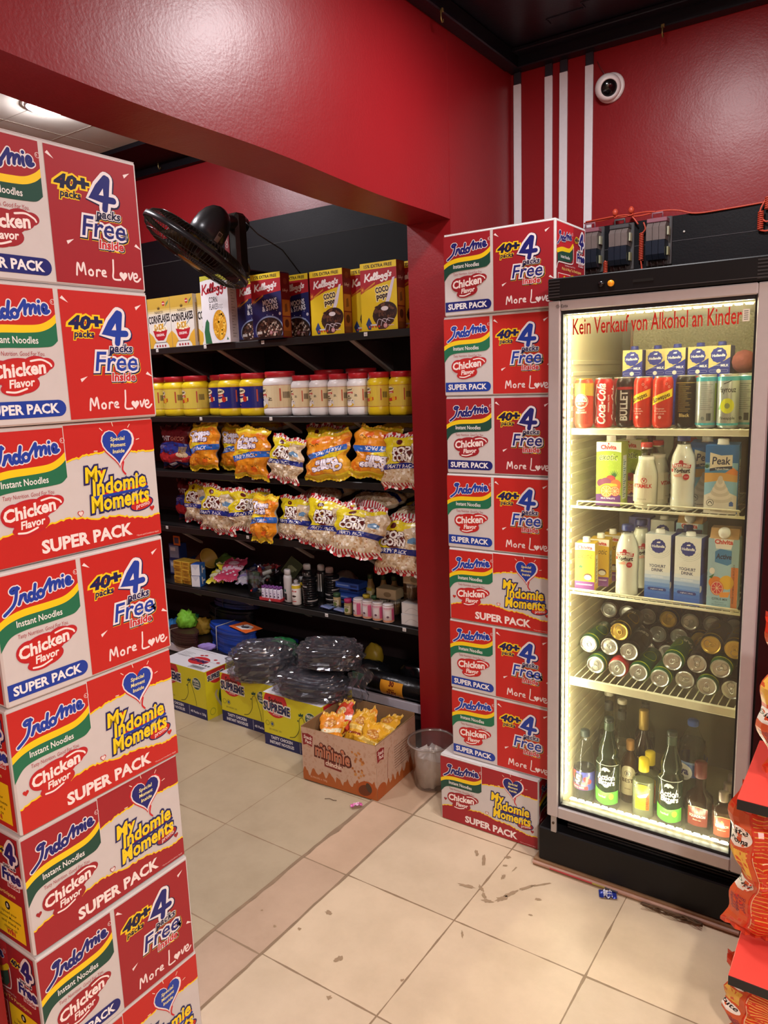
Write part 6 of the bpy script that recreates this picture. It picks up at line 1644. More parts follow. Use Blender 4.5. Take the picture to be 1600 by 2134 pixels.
def tub():
    t = empty('clear_tub'); tag(t, '', 'tub')
    b = MB(); b.lathe([(.064, 0), (.070, .004), (.075, .130), (.078, .134), (.078, .140), (.0735, .138), (.068, .008), (.001, .006)], clear_mat('clear_tub_plastic', '#e6e8e4', .06, .08, 1.3), 32, cap1=False); b.build('tub_wall', t)
    return t
place('tub', tub, (-2.66, 2.712, z5), 0, 'big clear plastic tub of glue tubes and small goods on the fifth shelf')
TUBC = ['#e2dede', '#3a5a32', '#b8322f', '#2a3f8a', '#d8c838', '#1b1b1d', '#dcd8d8', '#4f6f3a', '#26262a', '#b0aeb4', '#dedada', '#8a2a2a', '#3f5f3a']
for i, c in enumerate(TUBC):
    lay_ = i // 5; a = 1.256 * (i % 5) + lay_ * .6
    def mk(c=c):
        t = empty('glue_tube'); tag(t, '', 'tube')
        b = MB(); b.lathe([(.0105, 0), (.0115, .002), (.0115, .046), (.006, .05)], mat(c, .35), 14); b.build('tube_body', t)
        b = MB(); b.lathe([(.0055, .0502), (.0055, .058), (.004, .060)], mat('#c23a34' if i % 2 else '#222226', .35), 12); b.build('cap', t); return t
    place('glue' + c, mk, (-2.66 + (.022 - .01 * (lay_ == 2)) * math.cos(a), 2.712 + (.022 - .01 * (lay_ == 2)) * math.sin(a), z5 + .010 + .040 * lay_ + .012), 0, 'small tube lying inside the big clear plastic tub', 'small tubes inside the clear tub', rot=(1.35 + .2 * math.sin(i), .3 * math.cos(i * 2), a * 1.7))
def lamphead():
    b = MB(); b.lathe([(.030, 0), (.034, .006), (.020, .020), (.016, .05), (.008, .055)], mat('#17171a', .3), 20, wob=lambda a, z: 1 + .12 * math.cos(6 * a)); o = b.build('plunger_head'); tag(o, '', 'tool'); return o
place('lmp', lamphead, (-2.70, 2.90, z5), 0, 'black lobed object standing behind the clear tub')
card = boxthing('leaning_card', 'card', .085, .006, .10, '#4a5434', mkart(lambda a: (a.rect(.004, .004, .081, .096, '#39432a', 0), a.ell(.04, .045, .022, .016, '#7f8a6a', 1), a.rect(.03, .05, .07, .062, '#8a9470', 1))))
place('card', card, (-2.565, 2.80, z5 + .085), 0, 'green packet leaning diagonally on the black bottles', None, rot=(-.25, .62, .15))
def tray():
    b = MB(); R_ = mat('#b8323a', .4, 0, .05, 30)
    b.box(-.062, .062, -.022, .022, 0, .003, R_); b.box(-.062, .062, -.024, -.022, 0, .014, R_); b.box(-.062, .062, .022, .024, 0, .014, R_); b.box(-.064, -.062, -.024, .024, 0, .014, R_); b.box(.062, .064, -.024, .024, 0, .014, R_)
    b.prism([(-.008, -.001), (.008, -.001), (0, .012)], 'y', -.0245, -.024, mat('#d8d0cc', .4)); o = b.build('lighter_tray'); tag(o, '', 'tray'); return o
place('tray', tray, (-2.535, 2.655, z5), .10, 'red display tray of lighters at the fifth shelf edge')
def lighter():
    t = empty('lighter'); tag(t, '', 'lighter')
    b = MB(); b.box(-.0100, .0100, -.006, .006, 0, .055, mat('#d3cfe0', .3, 0, .05, 40), .004); a = Art(); a.ell(0, .018, .004, .005, '#3a2a3a', 0); a.rect(-.004, .030, .004, .034, '#6a4a8a', 0); lay_art(b, a, flat((0, -.0061, 0), (1, 0, 0), (0, 0, 1))); b.build('lighter_body', t)
    b = MB(); b.box(-.009, .009, -.0055, .0055, .0552, .068, mat('#6a3a7a', .35), .003); b.build('lighter_head', t); return t
for i in range(10):
    x, y = -.048 + .024 * (i % 5), -.009 + .018 * (i // 5)
    place('lighter', lighter, (-2.535 + x * math.cos(.1) - y * math.sin(.1), 2.655 + x * math.sin(.1) + y * math.cos(.1), z5 + .0034), .1, 'white lighter with a purple head standing in the red tray', 'lighters in the red tray')
def shampoo(c1, c2, stripes=False):
    def f():
        t = empty('shampoo_bottle'); tag(t, '', 'bottle')
        b = MB(); b.lathe([(.024, 0), (.027, .004), (.027, .120), (.022, .136)], mat(c1, .35, 0, .04, 30), 24, sy=.7)
        a = Art()
        if stripes:
            for i in range(3): a.rect(-.02 + .014 * i, .03, -.012 + .014 * i, .12, '#d8d6d2', 0)
        else: a.ell(.0, .06, .008, .008, '#2f6f6a', 0); a.rect(-.012, .012, .012, .045, '#17171a', 0)
        lay_art(b, a, cyl(.027, 0, sy=.7), .0002, gloss_ink, du=.005); b.build('bottle_body', t)
        b = MB(); b.lathe([(.021, .1362), (.021, .158), (.017, .164)], mat(c2, .35), 22, sy=.7); b.build('cap', t); return t
    return f
place('sham', shampoo('#c9c8c8', '#c9c8c8'), (-2.442, 2.672, z5), -.3, 'white shampoo bottle with a teal dot beside the lighter tray', 'shampoo bottles')
place('shamb', shampoo('#1c1c20', '#e0dedd', True), (-2.425, 2.80, z5), .1, 'black bottle with white stripes at the back, left one', 'shampoo bottles')
place('shamb', None, (-2.35, 2.82, z5), -.1, 'black bottle with white stripes at the back, middle one', 'shampoo bottles')
place('shamb', None, (-2.28, 2.80, z5), .2, 'black bottle with white stripes at the back, right one', 'shampoo bottles')
def spray(c):
    def f():
        t = empty('foam_spray'); tag(t, '', 'can')
        b = MB(); b.lathe([(.021, 0), (.0235, .003), (.0235, .095), (.019, .103)], mat(c, .3, 0, .03, 30), 24)
        a = Art(); a.rect(-.07, .083, .07, .098, '#d9bd2a', 1); a.text('shoe', 0, .066, .010, '#b8282c' if c != '#1a1618' else '#e6e0dc', 0, .03, .2, align='C'); a.ell(0, .045, .012, .005, '#3a2a28', 0); a.rect(-.010, .018, .012, .022, '#b8282c', 0); a.rect(-.010, .028, .008, .030, '#8a8684', 0)
        lay_art(b, a, cyl(.0236, 0), .0002, gloss_ink, du=.005); b.build('can_body', t)
        b = MB(); b.lathe([(.011, .103), (.011, .118), (.008, .121), (.001, .121)], mat('#e6e3de', .35), 16); b.build('nozzle', t)
        b = MB(); b.lathe([(.0195, .104), (.0195, .130), (.018, .133), (.001, .133)], clear_mat('clear_cap_plastic', '#e0e4ea', .08, .08, 1.3), 20, cap0=False); b.build('clear_cap', t); return t
    return f
place('sprw', spray('#e2ded8'), (-2.375, 2.656, z5), .1, 'white foam spray can with a clear cap and yellow band', 'shoe sprays')
place('sprk', spray('#1a1618'), (-2.395, 2.718, z5), -.3, 'dark spray can with a yellow band just behind the white one', 'shoe sprays')
def tin():
    t = empty('polish_tin'); tag(t, '', 'tin')
    b = MB(); b.lathe([(.033, 0), (.035, .002), (.035, .012), (.0335, .0125)], mat('#141416', .25, .2, .05, 40), 28); a = Art(); a.rect(-.03, .003, .03, .010, '#9a9896', 0); lay_art(b, a, cyl(.0351, 0), .0002, du=.006); b.build('tin_base', t)
    b = MB(); b.lathe([(.0365, .0128), (.0365, .021), (.0345, .0232), (.001, .0232)], mat('#1d1d20', .2, .3, .05, 40), 28); b.build('tin_lid', t); return t
for i in range(6): place('tin', tin, (-2.302 + rs.uniform(-.002, .002), 2.672 + rs.uniform(-.002, .002), z5 + .0236 * i), rs.uniform(0, 6), 'black polish tin in the tall stack right of the foam spray', 'black polish tins')
for i in range(6): place('tin', tin, (-2.222, 2.745, z5 + .0236 * i), rs.uniform(0, 6), 'black polish tin in the stack behind the tall front stack', 'black polish tins')
blu = boxthing('blue_packet', 'packet', .15, .07, .030, '#23408c', mkart(lambda a: (a.rect(.004, .004, .146, .026, '#2f56ac', 0), a.rect(.02, .012, .09, .018, '#7f98cc', 1), a.rect(.1, .008, .14, .02, '#1a2c66', 1))), None, .3)
for i in range(4): place('blu', blu, (-2.155 + .006 * (i % 2), 2.775 - .003 * i, z5 + .0305 * i), .05 - .05 * (i % 2), ('lowest', 'second', 'third', 'topmost')[i] + ' flat blue packet in the pile right of the polish tins', 'flat blue packets')
def ctray():
    b = MB(); b.box(-.04, .04, -.025, .025, 0, .018, clear_mat('blue_clear_case', '#c8d4ec', .10, .08, 1.35), .004); b.box(-.034, .034, -.019, .019, .004, .013, mat('#c8ccd8', .4, 0, .2, 80), .004); o = b.build('clear_case'); tag(o, '', 'case'); return o
place('ctr', ctray, (-2.195, 2.668, z5), -.2, 'small clear case at the shelf edge, left of the two', GS5)
place('ctr', None, (-2.110, 2.662, z5), -.15, 'small clear case at the shelf edge, right of the two', GS5)
def spice(lid, body):
    def f():
        t = empty('spice_jar'); tag(t, '', 'jar')
        b = MB(); b.lathe([(.017, 0), (.0185, .003), (.0185, .052), (.0165, .056)], mat(body, .35, 0, .1, 60), 20); a = Art(); a.rect(-.02, .010, .02, .045, '#c8bfa0', 0); a.ell(0, .024, .010, .010, '#6a7a3a', 1); a.rect(-.012, .037, .012, .041, '#5a4a34', 1); lay_art(b, a, cyl(.0186, 0), .0002, du=.004); b.build('jar_body', t)
        b = MB(); b.lathe([(.0175, .0562), (.0178, .072), (.016, .074), (.001, .074)], mat(lid, .35), 20); b.build('lid', t); return t
    return f
place('sp1', spice('#b8386a', '#9a8a5a'), (-2.073, 2.648, z5) if False else (-2.055, 2.648, z5), .1, 'spice jar with a pink lid at the shelf edge', 'spice jars')
place('sp2', spice('#7a2a24', '#a8482a'), (-2.012, 2.672, z5), .1, 'red brown spice jar beside the pink lidded one', 'spice jars')
for i, (x, y, z, k) in enumerate(((-2.16, 2.70, .0, 0), (-2.02, 2.745, 0, 1), (-1.975, 2.75, 0, 0))):
    place('sp3' if k else 'sp4', spice('#c8b03a', '#c8b88a') if k else spice('#3a5a3a', '#b8a070'), (x, y, z5 if i else z5), .2 * i, ('green lidded spice jar between the clear cases and blue packets', 'yellow lidded spice jar behind the pink lidded one', 'green lidded spice jar behind the cotton bud tubs')[i], 'spice jars')
tal = lambda: bottle('sauce_bottle', [(.018, 0), (.021, .004), (.021, .09), (.012, .115), (.011, .13)], mat('#b0a070', .3, 0, .1, 30), (.013, .128, .150, mat('#3a5434', .35)), None, [(.0213, 0, mkart(lambda a: (a.rect(-.018, .03, .018, .085, '#d6cfae', 0), a.rect(-.018, .070, .018, .085, '#b8a83a', 1))))])
for i, x in enumerate((-2.055, -1.985, -1.93)): place('tal', tal, (x, 2.83 + .01 * i, z5), .2 * i, ('left', 'middle', 'right')[i] + ' pale sauce bottle in the back row above the spice jars', 'sauce bottles at the back')
# cotton buds and toothpicks
def buds(wrapped):
    def f():
        t = empty('cotton_bud_tub'); tag(t, '', 'tub')
        if wrapped:
            b = MB(); b.lathe([(.023, 0), (.026, .003), (.026, .072), (.024, .076)], mat('#e0d2d4', .35, 0, .05, 60), 24); a = Art()
            a.rect(-.08, .004, .08, .012, '#d89a7a', 0); a.rect(.012, .012, .030, .066, '#cf5a86', 0); a.rect(-.018, .030, .006, .055, '#e9e4e6', 1); a.ell(-.006, .028, .006, .005, '#6a4a5a', 1)
            for i in range(10): a.rect(-.03 + .006 * i, .062, -.027 + .006 * i, .070, '#d88aa6', 1)
            lay_art(b, a, cyl(.0261, 0), .0002, gloss_ink, du=.005); b.build('printed_tub', t)
            b = MB(); b.lathe([(.0245, .0762), (.0245, .082), (.022, .084), (.001, .084)], mat('#e9e6e8', .3), 24); b.build('lid', t)
        else:
            b = MB(); b.lathe([(.025, 0), (.0265, .003), (.0265, .070)], clear_mat('clear_bud_tub', '#eceae6', .05, .06, 1.3), 24, cap1=False); b.build('clear_wall', t)
            b = MB(); b.lathe([(.027, .0702), (.027, .078), (.001, .078)], clear_mat('clear_bud_lid', '#e4e2de', .10, .1, 1.3, ('#dad8d4', .4)), 24); b.build('lid', t)
            b = MB(); S_ = mat('#a8835a', .7, 0, .15, 80); Wc = mat('#e6e3de', .9)
            for i in range(26):
                a = i * 2.4; r = .0215 * math.sqrt((i + .5) / 26)
                b.tube([(r * math.cos(a), r * math.sin(a), .006), (r * math.cos(a), r * math.sin(a), .062)], .0014, S_, 5); b.lathe([(.001, .054), (.0024, .058), (.0022, .064), (.001, .067)], Wc, 6, Matrix.Translation((r * math.cos(a), r * math.sin(a), 0)))
            o = b.build('cotton_buds', t); o['kind'] = 'stuff'
        return t
    return f
for i, (x, y) in enumerate(((-2.012 + .035, 2.652), (-1.922, 2.648), (-1.866, 2.647), (-1.808, 2.645))):
    place('budw', buds(True), (x - .02, y - .0, z5), .3 * i - .2, ('leftmost', 'second', 'third', 'rightmost')[i] + ' pink and white printed cotton bud tub at the shelf edge', 'printed cotton bud tubs')
wbx = boxthing('tissue_box', 'box', .115, .19, .050, '#c9c6c4', mkart(lambda a: (a.rect(.004, .004, .111, .046, '#d6d3d0', 0), a.stroke([(.02, .01), (.05, .03), (.09, .02)], .003, '#bdbab8', 1))))
place('wbx', wbx, (-1.700, 2.735, z5), 0, 'pale tissue box at the right end of the fifth shelf, lower one', 'pale tissue boxes')
place('wbx', None, (-1.698, 2.737, z5 + .0505), 0, 'pale tissue box at the right end of the fifth shelf, upper one', 'pale tissue boxes')
tan = boxthing('tan_box', 'box', .105, .07, .048, '#a89878', mkart(lambda a: (a.rect(.004, .004, .101, .044, '#b8a888', 0), a.ell(.06, .022, .02, .012, '#8a7a5c', 1))))
for i, (x, y) in enumerate(((-1.915, 2.745), (-1.855, 2.742), (-1.795, 2.742))):
    place('budc', buds(False), (x, y, z5 + (.0505 if False else 0)), .3 * i, ('left', 'middle', 'right')[i] + ' clear tub of brown cotton buds behind the printed tubs', 'clear cotton bud tubs')
place('budc', None, (-1.735, 2.70, z5 + .1012), .2, 'clear tub of brown cotton buds standing on the tissue boxes, left', 'clear cotton bud tubs')
place('budc', None, (-1.675, 2.705, z5 + .1012), .2, 'clear tub of brown cotton buds standing on the tissue boxes, right', 'clear cotton bud tubs')
place('tan', tan, (-1.885, 2.745, z5 + .0785), .05, 'tan cardboard box resting on the clear cotton bud tubs', 'tan cardboard boxes')
place('tan', None, (-1.706, 2.70, z5 + .1796), -.05, 'tan cardboard box resting on the upper tubs beside the jamb', 'tan cardboard boxes')
def skew():
    b = MB(); W_ = mat('#b0855a', .7, 0, .1, 60)
    for i in range(22):
        a = i * 2.4; r = .020 * math.sqrt((i + .5) / 22); b.tube([(r * math.cos(a), r * math.sin(a), 0), (r * math.cos(a) * 1.1, r * math.sin(a) * 1.1, .21)], .0016, W_, 5)
    b.lathe([(.022, .07), (.0225, .08)], mat('#c8b48a', .5), 16, cap0=False, cap1=False); o = b.build('skewer_bundle'); tag(o, '', 'skewers'); return o
place('skew', skew, (-1.86, 2.86, z5), 0, 'bundle of wooden skewers standing at the back beside the jamb')
film = clear_mat('crinkled_clear_film', '#e6e6ea', .10, .12, 1.35, ('#bdbdc6', .10))
place('wbag', blob('white_packet', 'packet', .075, .06, .075, '#8f8a84', 12, .15, 12, .35), (-2.26, 2.90, z5 + .0), 0, 'grey white plastic wrapped packet at the back of the fifth shelf')

# ================================================================== base deck: slippers, scourers, bin bags
zd = DK
def sole(col, L=.26, W=.09, T=.012):
    pts = []
    for i in range(28):
        t = 2 * PI * i / 28
        x = .5 * L * math.cos(t); k = W / 2 * (1 - .14 * math.cos(2 * (t - .3)) + .06 * math.cos(t))
        pts.append((x, k * math.sin(t)))
    return pts
def bundle(col, n, L, W, T, strcol, sd):
    def f():
        t = empty('slipper_bundle'); tag(t, '', 'bundle')
        rnd = random.Random(sd)
        C = mat(col, .4, 0, .10, 20)
        for i in range(n):
            b = MB(); b.prism(sole(col, L, W), 'z', .0, T * .9, C, Matrix.Translation((rnd.uniform(-.006, .006), rnd.uniform(-.004, .004), i * T)) @ Matrix.Rotation(rnd.uniform(-.05, .05), 4, 'Z')); b.build('slipper', t)
        h_ = n * T
        b = MB(); x = -L * .18; w2 = W / 2 + .004
        b.tube([(x, -w2, -.0 + .001), (x, -w2, h_ * .5), (x + .004, -w2, h_ + .001), (x + .01, 0, h_ + .002), (x, w2, h_), (x, w2, .001)], .0022, mat(strcol, .6), 6); b.build('string', t)
        return t
    return f
GB = 'tied slipper bundles on the base deck'
place('bun_br', bundle('#3a1f1c', 6, .25, .10, .0135, '#8a7a6a', 2), (-3.13, 2.66, zd), -.15, 'dark brown tied slipper bundle at the left of the base deck', GB)
place('bun_bl', bundle('#1f3f9a', 10, .34, .12, .0132, '#b8b4a8', 3), (-2.845, 2.665, zd), -.08, 'bright blue tied slipper bundle in the middle of the base deck', GB)
place('bun_nv', bundle('#1a2c6a', 6, .30, .11, .0132, '#4a4a52', 4), (-3.02, 2.80, zd), .1, 'navy slipper bundle behind the brown and blue bundles', GB)
place('bun_bk', bundle('#141416', 7, .34, .12, .013, '#2a2a2c', 5), (-2.99, 2.80, zd + .0805), -.05, 'black slipper bundle lying on top of the navy bundle', GB)
place('bun_nv', None, (-2.96, 2.82, zd + .1735), .15, 'navy slipper bundle on the very top at the back', GB)
place('bun_nb', bundle('#1c348a', 4, .20, .09, .0132, '#4a4a52', 6), (-2.62, 2.77, zd), .6, 'small dark blue slipper bundle behind the orange card', GB)
oc = lambda: boxthing('orange_tag', 'tag', .17, .12, .002, '#d8642a', None)()
def otag():
    b = MB(); b.box(-.085, .085, -.05, .05, 0, .002, mat('#d8642a', .4, 0, .04, 30), .0005); a = Art(); a.poly([(-.05, -.03), (.02, -.034), (.055, .0), (.03, .032), (-.03, .03)], '#d6d2d0', 0); a.poly([(-.03, -.01), (.01, .02), (.03, -.005), (.0, -.02)], '#3a3a44', 1); a.stroke([(-.04, .01), (0, -.01), (.04, .015)], .006, '#5a5a66', 2)
    lay_art(b, a, flat((0, 0, .002), (1, 0, 0), (0, 1, 0))); o = b.build('orange_card'); tag(o, '', 'card'); return o
place('otag', otag, (-2.745, 2.66, zd + .138), -.25, 'orange printed card lying on the bright blue slipper bundle')
net = lambda c, sd: blob('scouring_net', 'net', .05, .045, .05, c, sd, .45, 22, .7)
place('net1', net('#6fae2a', 4), (-3.155, 2.655, zd + .083), .2, 'lime green scouring net on the brown slipper bundle', 'scouring nets')
place('net2', net('#a8862a', 6), (-3.20, 2.76, zd + .0), .2, 'mustard scouring net behind the lime green one', 'scouring nets')
place('net3', net('#1f6aa8', 9), (-3.275, 2.68, zd), .2, 'blue scouring net at the far left of the base deck', 'scouring nets')
place('net4', net('#1f7a5a', 11), (-3.30, 2.80, zd), .2, 'teal scouring net behind the blue one', 'scouring nets')
place('lil', blob('lilac_packet', 'packet', .05, .02, .02, '#8f7ac0', 5, .2), (-2.975, 2.592, zd + .0), .4, 'small lilac packet in front of the brown bundle')
def wrapped(nm, rx, ry, rz_, seed, core, ridges=9):
    # folded black bags inside a crinkled clear film
    def f():
        t = empty('bag_bundle'); tag(t, '', 'bundle')
        def shape(k, extra):
            def S(u, v):
                a, e = 2 * PI * u, PI * (v - .5)
                ce = abs(math.cos(e)) ** .6; ca, sa = math.cos(a), math.sin(a)
                sx = math.copysign(abs(ca) ** .75, ca); sy = math.copysign(abs(sa) ** .75, sa); sz = math.copysign(abs(math.sin(e)) ** .7, math.sin(e))
                d = Vector((ce * sx, ce * sy, sz))
                n = NZ.noise(d * 2.2 + Vector((seed, 1, 2))) * .12 + extra * (1 - 2 * abs(NZ.noise(d * 5.5 + Vector((seed, seed, 4))))) + .05 * math.sin(ridges * d.z * 3 + 4 * NZ.noise(d * 1.5 + Vector((seed, 2, 0))))
                q = d * (k + n)
                return Vector((q.x * rx, q.y * ry, max(q.z, -.82) * rz_ + .82 * rz_))
            return S
        b = MB(); b.grid(shape(.90, .015), 40, 26, mat(core, .3, 0, .25, 14, .2), True, True); b.build('folded_bags', t)
        b = MB(); b.grid(shape(1.03, .11), 60, 40, film, False, True); b.build('film_wrap', t)
        return t
    return f
# ================================================================== goods on the inner floor
def a_sedaap():
    a = Art(); w_, h_ = .335, .245
    a.rect(0, 0, w_, h_, '#d4cc26', 0); a.rect(0, 0, w_, .056, '#1f2358', 1); a.rect(.205, .004, .207, .052, '#c9c8d8', 2)
    a.ell(.075, .205, .068, .066, '#c22a30', 2); a.rect(0, .232, w_, h_, '#d4cc26', 3) if False else None
    a.text('Sedaap', .075, .205, .024, '#3a1418', 3, .03, .1, w=.080, align='C', rot=-.06); a.text('SUPREME', .080, .166, .036, '#e6e2da', 3, .16, w=.150, align='C', rot=-.04); a.text('SUPREME', .080, .166, .036, '#1f2450', 4, .05, w=.150, align='C', rot=-.04)
    a.text('NOODLES', .078, .150, .006, '#f0d8d0', 3, .02, align='C')
    a.ell(.273, .175, .031, .031, '#d8d8c0', 2); a.ell(.273, .175, .029, .029, '#1d4a3a', 3)
    for i, tx in enumerate(('REAL', 'CHICKEN', 'ESSENCE')): a.text(tx, .273, .182 - .013 * i, (.013, .008, .008)[i], '#e9e6d8', 4, .03, w=(.040, .042, .042)[i], align='C')
    # simple line drawing of a hen's back and comb
    a.stroke([(.150, .066), (.180, .075), (.205, .11), (.208, .150), (.213, .168), (.228, .176)], .0028, '#2a3a24', 2); a.stroke([(.228, .176), (.240, .150), (.256, .100), (.262, .060)], .0028, '#2a3a24', 2)
    a.poly([(.208, .176), (.206, .188), (.214, .186), (.218, .196), (.224, .188), (.234, .194), (.232, .180)], '#1d4a3a', 3); a.poly([(.205, .160), (.196, .154), (.206, .150)], '#1d4a3a', 3)
    a.text('TASTY CHICKEN', .10, .034, .0135, '#e6e6ee', 2, .03, w=.125, align='C'); a.text('INSTANT NOODLES', .10, .012, .0135, '#e6e6ee', 2, .03, w=.140, align='C'); a.text('40 Packs x 120g', .270, .020, .012, '#e6e6ee', 2, .02, w=.110, align='C')
    for x in (.022, .05): a.stroke([(x + .011 * math.cos(t), .105 + .011 * math.sin(t)) for t in [2 * PI * i / 12 for i in range(13)]], .0015, '#4a5a1c' if x < .04 else '#1f2450', 2); 
    a.ell(.05, .105, .007, .007, '#3f5a8a', 2); a.text('20110526C 201', .03, .075, .008, '#5a5a3a', 2)
    return a
def a_sed_side():
    a = Art(); w_, h_ = .215, .245
    a.rect(0, 0, w_, h_, '#d4cc26', 0); a.rect(0, 0, w_, .05, '#d4cc26', 1)
    a.poly([(.012 + .06 + .06 * math.cos(PI + PI * i / 16), .243 + .072 * math.sin(PI + PI * i / 16)) for i in range(17)], '#c22a30', 1)
    a.text('SUPREME', .068, .196, .024, '#e6e2da', 2, .14, w=.10, align='C', rot=.05); a.text('SUPREME', .068, .196, .024, '#1f2450', 3, .05, w=.10, align='C', rot=.05)
    a.text('TASTY', .172, .222, .013, '#2a2440', 2, .03, w=.050, align='C'); a.text('CHICKEN', .172, .204, .013, '#2a2440', 2, .03, w=.064, align='C'); a.text('FLAVOUR', .172, .190, .007, '#2a2440', 2, .02, align='C')
    a.ell(.150, .095, .072, .072, '#1d4a36', 2); a.stroke([(.068, .13), (.060, .110), (.078, .07), (.095, .045)], .012, '#b8b49a', 3)
    for i, tx in enumerate(('SUPER', 'NOODLES', 'SUPER', 'TASTE')): a.text(tx, .150, .125 - .026 * i, .017, '#b8c0a4', 3, .02, w=.075, align='C')
    a.ell(.035, .035, .018, .018, '#8a9a2a', 2); a.ell(.035, .035, .015, .015, '#d4cc26', 3)
    return a
def a_sed_top():
    a = Art(); w_, d_ = .335, .215
    a.rect(.002, .002, w_ - .002, d_ - .002, '#d9d7da', 0); a.ell(.19, .095, .065, .045, '#c22a30', 1); a.text('SUPREME', .19, .08, .024, '#1f2450', 2, .05, w=.11, align='C')
    for i in range(5): a.rect(.02, .15 - .012 * i, .10 - .01 * (i % 3), .153 - .012 * i, '#8a888c', 1)
    a.rect(.20, .012, .30, .045, '#3a3a3e', 1); a.rect(.202, .014, .298, .043, '#d9d7da', 2)
    for i in range(22): a.rect(.208 + .004 * i, .018, .210 + .004 * i + .001 * (i % 2), .040, '#3a3a3e', 3)
    for i in range(4): a.rect(.23 + .02 * i, .055, .243 + .02 * i, .068, '#3a3a3e', 1)
    a.rect(.01, d_ - .02, .2, d_ - .016, '#a8a6a8', 1)
    for x, y in ((.15, .15), (.17, .16), (.26, .14), (.30, .12)): a.ell(x, y, .012, .008, '#b8343a', 1)
    return a
def sedaap():
    b = MB(); b.box(0, .335, 0, .215, 0, .245, mat('#d4cc26', .45, 0, .05, 25, .05), .003)
    lay_art(b, a_sedaap().clip(0, 0, .335, .245), flat((0, -.0002, 0), (1, 0, 0), (0, 0, 1)), .00018); lay_art(b, a_sed_side().clip(0, 0, .215, .245), flat((.3352, 0, 0), (0, 1, 0), (0, 0, 1)), .00018); lay_art(b, a_sed_top(), flat((0, 0, .2452), (1, 0, 0), (0, 1, 0)), .00018)
    o = b.build('noodle_carton'); tag(o, '', 'carton')
    t = MB(); t.box(.004, .331, .1055, .1095, .2455, .2462, mat('#bdbac0', .4)); t.build('closing_tape', o); return o
ZI = -.0035
GSD = 'yellow noodle cartons on the inner floor'
place('sed', sedaap, (-2.995, 2.295, ZI), -.02, 'yellow noodle carton nearest the left carton pile, standing alone', GSD)
place('sed', None, (-2.600, 2.330, ZI), -.01, 'yellow noodle carton in the middle, partly behind the front one', GSD)
place('sed', None, (-2.2585, 2.262, ZI), .005, 'yellow noodle carton beside the open snack box', GSD)
GWR = 'film wrapped bundles of folded bags'
place('wr1', wrapped('w', .155, .088, .055, 3, '#22232f'), (-2.02, 2.375, .2445), .22, 'clear wrapped bundle of dark bags lying in front on the cartons', GWR)
place('wr2', wrapped('w', .13, .085, .058, 7, '#1d1e28'), (-1.985, 2.415, .3355), .35, 'clear wrapped bundle of dark bags lying on top of the pile', GWR)
place('wr3', wrapped('w', .15, .10, .085, 11, '#26272e'), (-2.36, 2.43, .2445), .5, 'crumpled clear wrapped bundle on the middle yellow carton', GWR)
place('wr4', wrapped('w', .11, .12, .060, 15, '#202128'), (-2.23, 2.655, zd + .0005), -.3, 'clear wrapped bundle on the deck behind the piled ones', GWR)
place('grb', blob('green_bag', 'bag', .085, .07, .075, '#2f7a46', 21, .22, 12, .2), (-2.49, 2.66, zd + .0), .3, 'shiny green plastic bag on the deck behind the wrapped bundles')
def tail():
    b = MB(); b.grid(lambda u, v: Vector(((u - .5) * .11 * (1 - .3 * v) + .012 * math.sin(v * 9), .015 * math.sin(u * 17 + v * 5) + .010 * NZ.noise(Vector((u * 6, v * 6, 3))), -.15 * v + .03 * math.sin(u * PI))), 18, 18, film, False); o = b.build('film_scrap'); tag(o, '', 'film'); return o
place('tail', tail, (-1.858, 2.412, .335), 1.2, 'loose clear film end hanging from the wrapped bundles over the snack box')
def binroll():
    t = empty('bin_bag_roll'); tag(t, '', 'roll')
    Mx = Matrix.Rotation(PI / 2, 4, 'Y')
    b = MB(); b.lathe([(.020, -.16), (.040, -.158), (.046, -.15), (.047, 0), (.046, .15), (.040, .158), (.020, .16)], mat('#131315', .28, 0, .3, 30, .3), 28, Mx, wob=lambda a, z: 1 + .02 * math.sin(5 * a + 20 * z)); b.build('rolled_bags', t)
    a = Art(); a.rect(-.075, -.058, .075, .058, '#d8942a', 0)
    for i, (tx, h_) in enumerate((('30', .020), ('HEAVY', .010), ('DUTY', .020), ('REFUSE', .020), ('SACKS', .014))): a.text(tx, 0, .036 - .0225 * i, h_, '#6a1f18', 1, .05, w=(.03, .04, .06, .085, .06)[i], align='C')
    r = .0482
    b = MB(); lay_art(b, a, lambda u, v, h: Vector((u * .78, -(r + h) * math.cos(v / r), (r + h) * math.sin(v / r))), .00025, gloss_ink, dv=.006); b.build('paper_label', t); return t
place('binr', binroll, (-1.765, 2.625, zd + .047), 0, 'roll of black bin bags with an orange label on the base deck', None, rot=(.5, 0, 0))
def binpack(stripe):
    def f():
        t = blob('bin_bag_pack', 'pack', .11, .06, .055, '#141517', 31, .12, 10, .2)()
        b = MB(); b.box(-.07, .05, -.068, -.064, .012, .045, mat(stripe, .3, 0, .05, 30), .001); a = Art(); a.rect(.0, .014, .045, .026, '#d8d6d2', 0); a.rect(.004, .018, .03, .022, '#4a4a4a', 1); lay_art(b, a, flat((0, -.0682, 0), (1, 0, 0), (0, 0, 1))); b.build('printed_band', t); return t
    return f
place('binp', binpack('#1d5a3a'), (-1.965, 2.70, zd), -.1, 'black bin bag pack with a green band left of the roll')
place('binq', blob('bin_bag_pack', 'pack', .12, .07, .06, '#121214', 37, .18, 12, .2), (-1.74, 2.80, zd), .1, 'plain black bin bag pack behind the roll')
place('ylw', blob('yellow_packet', 'packet', .05, .04, .07, '#a8902a', 41, .15, 9, .4), (-2.06, 2.84, zd), 0, 'dull yellow packet at the back above the wrapped bundles')

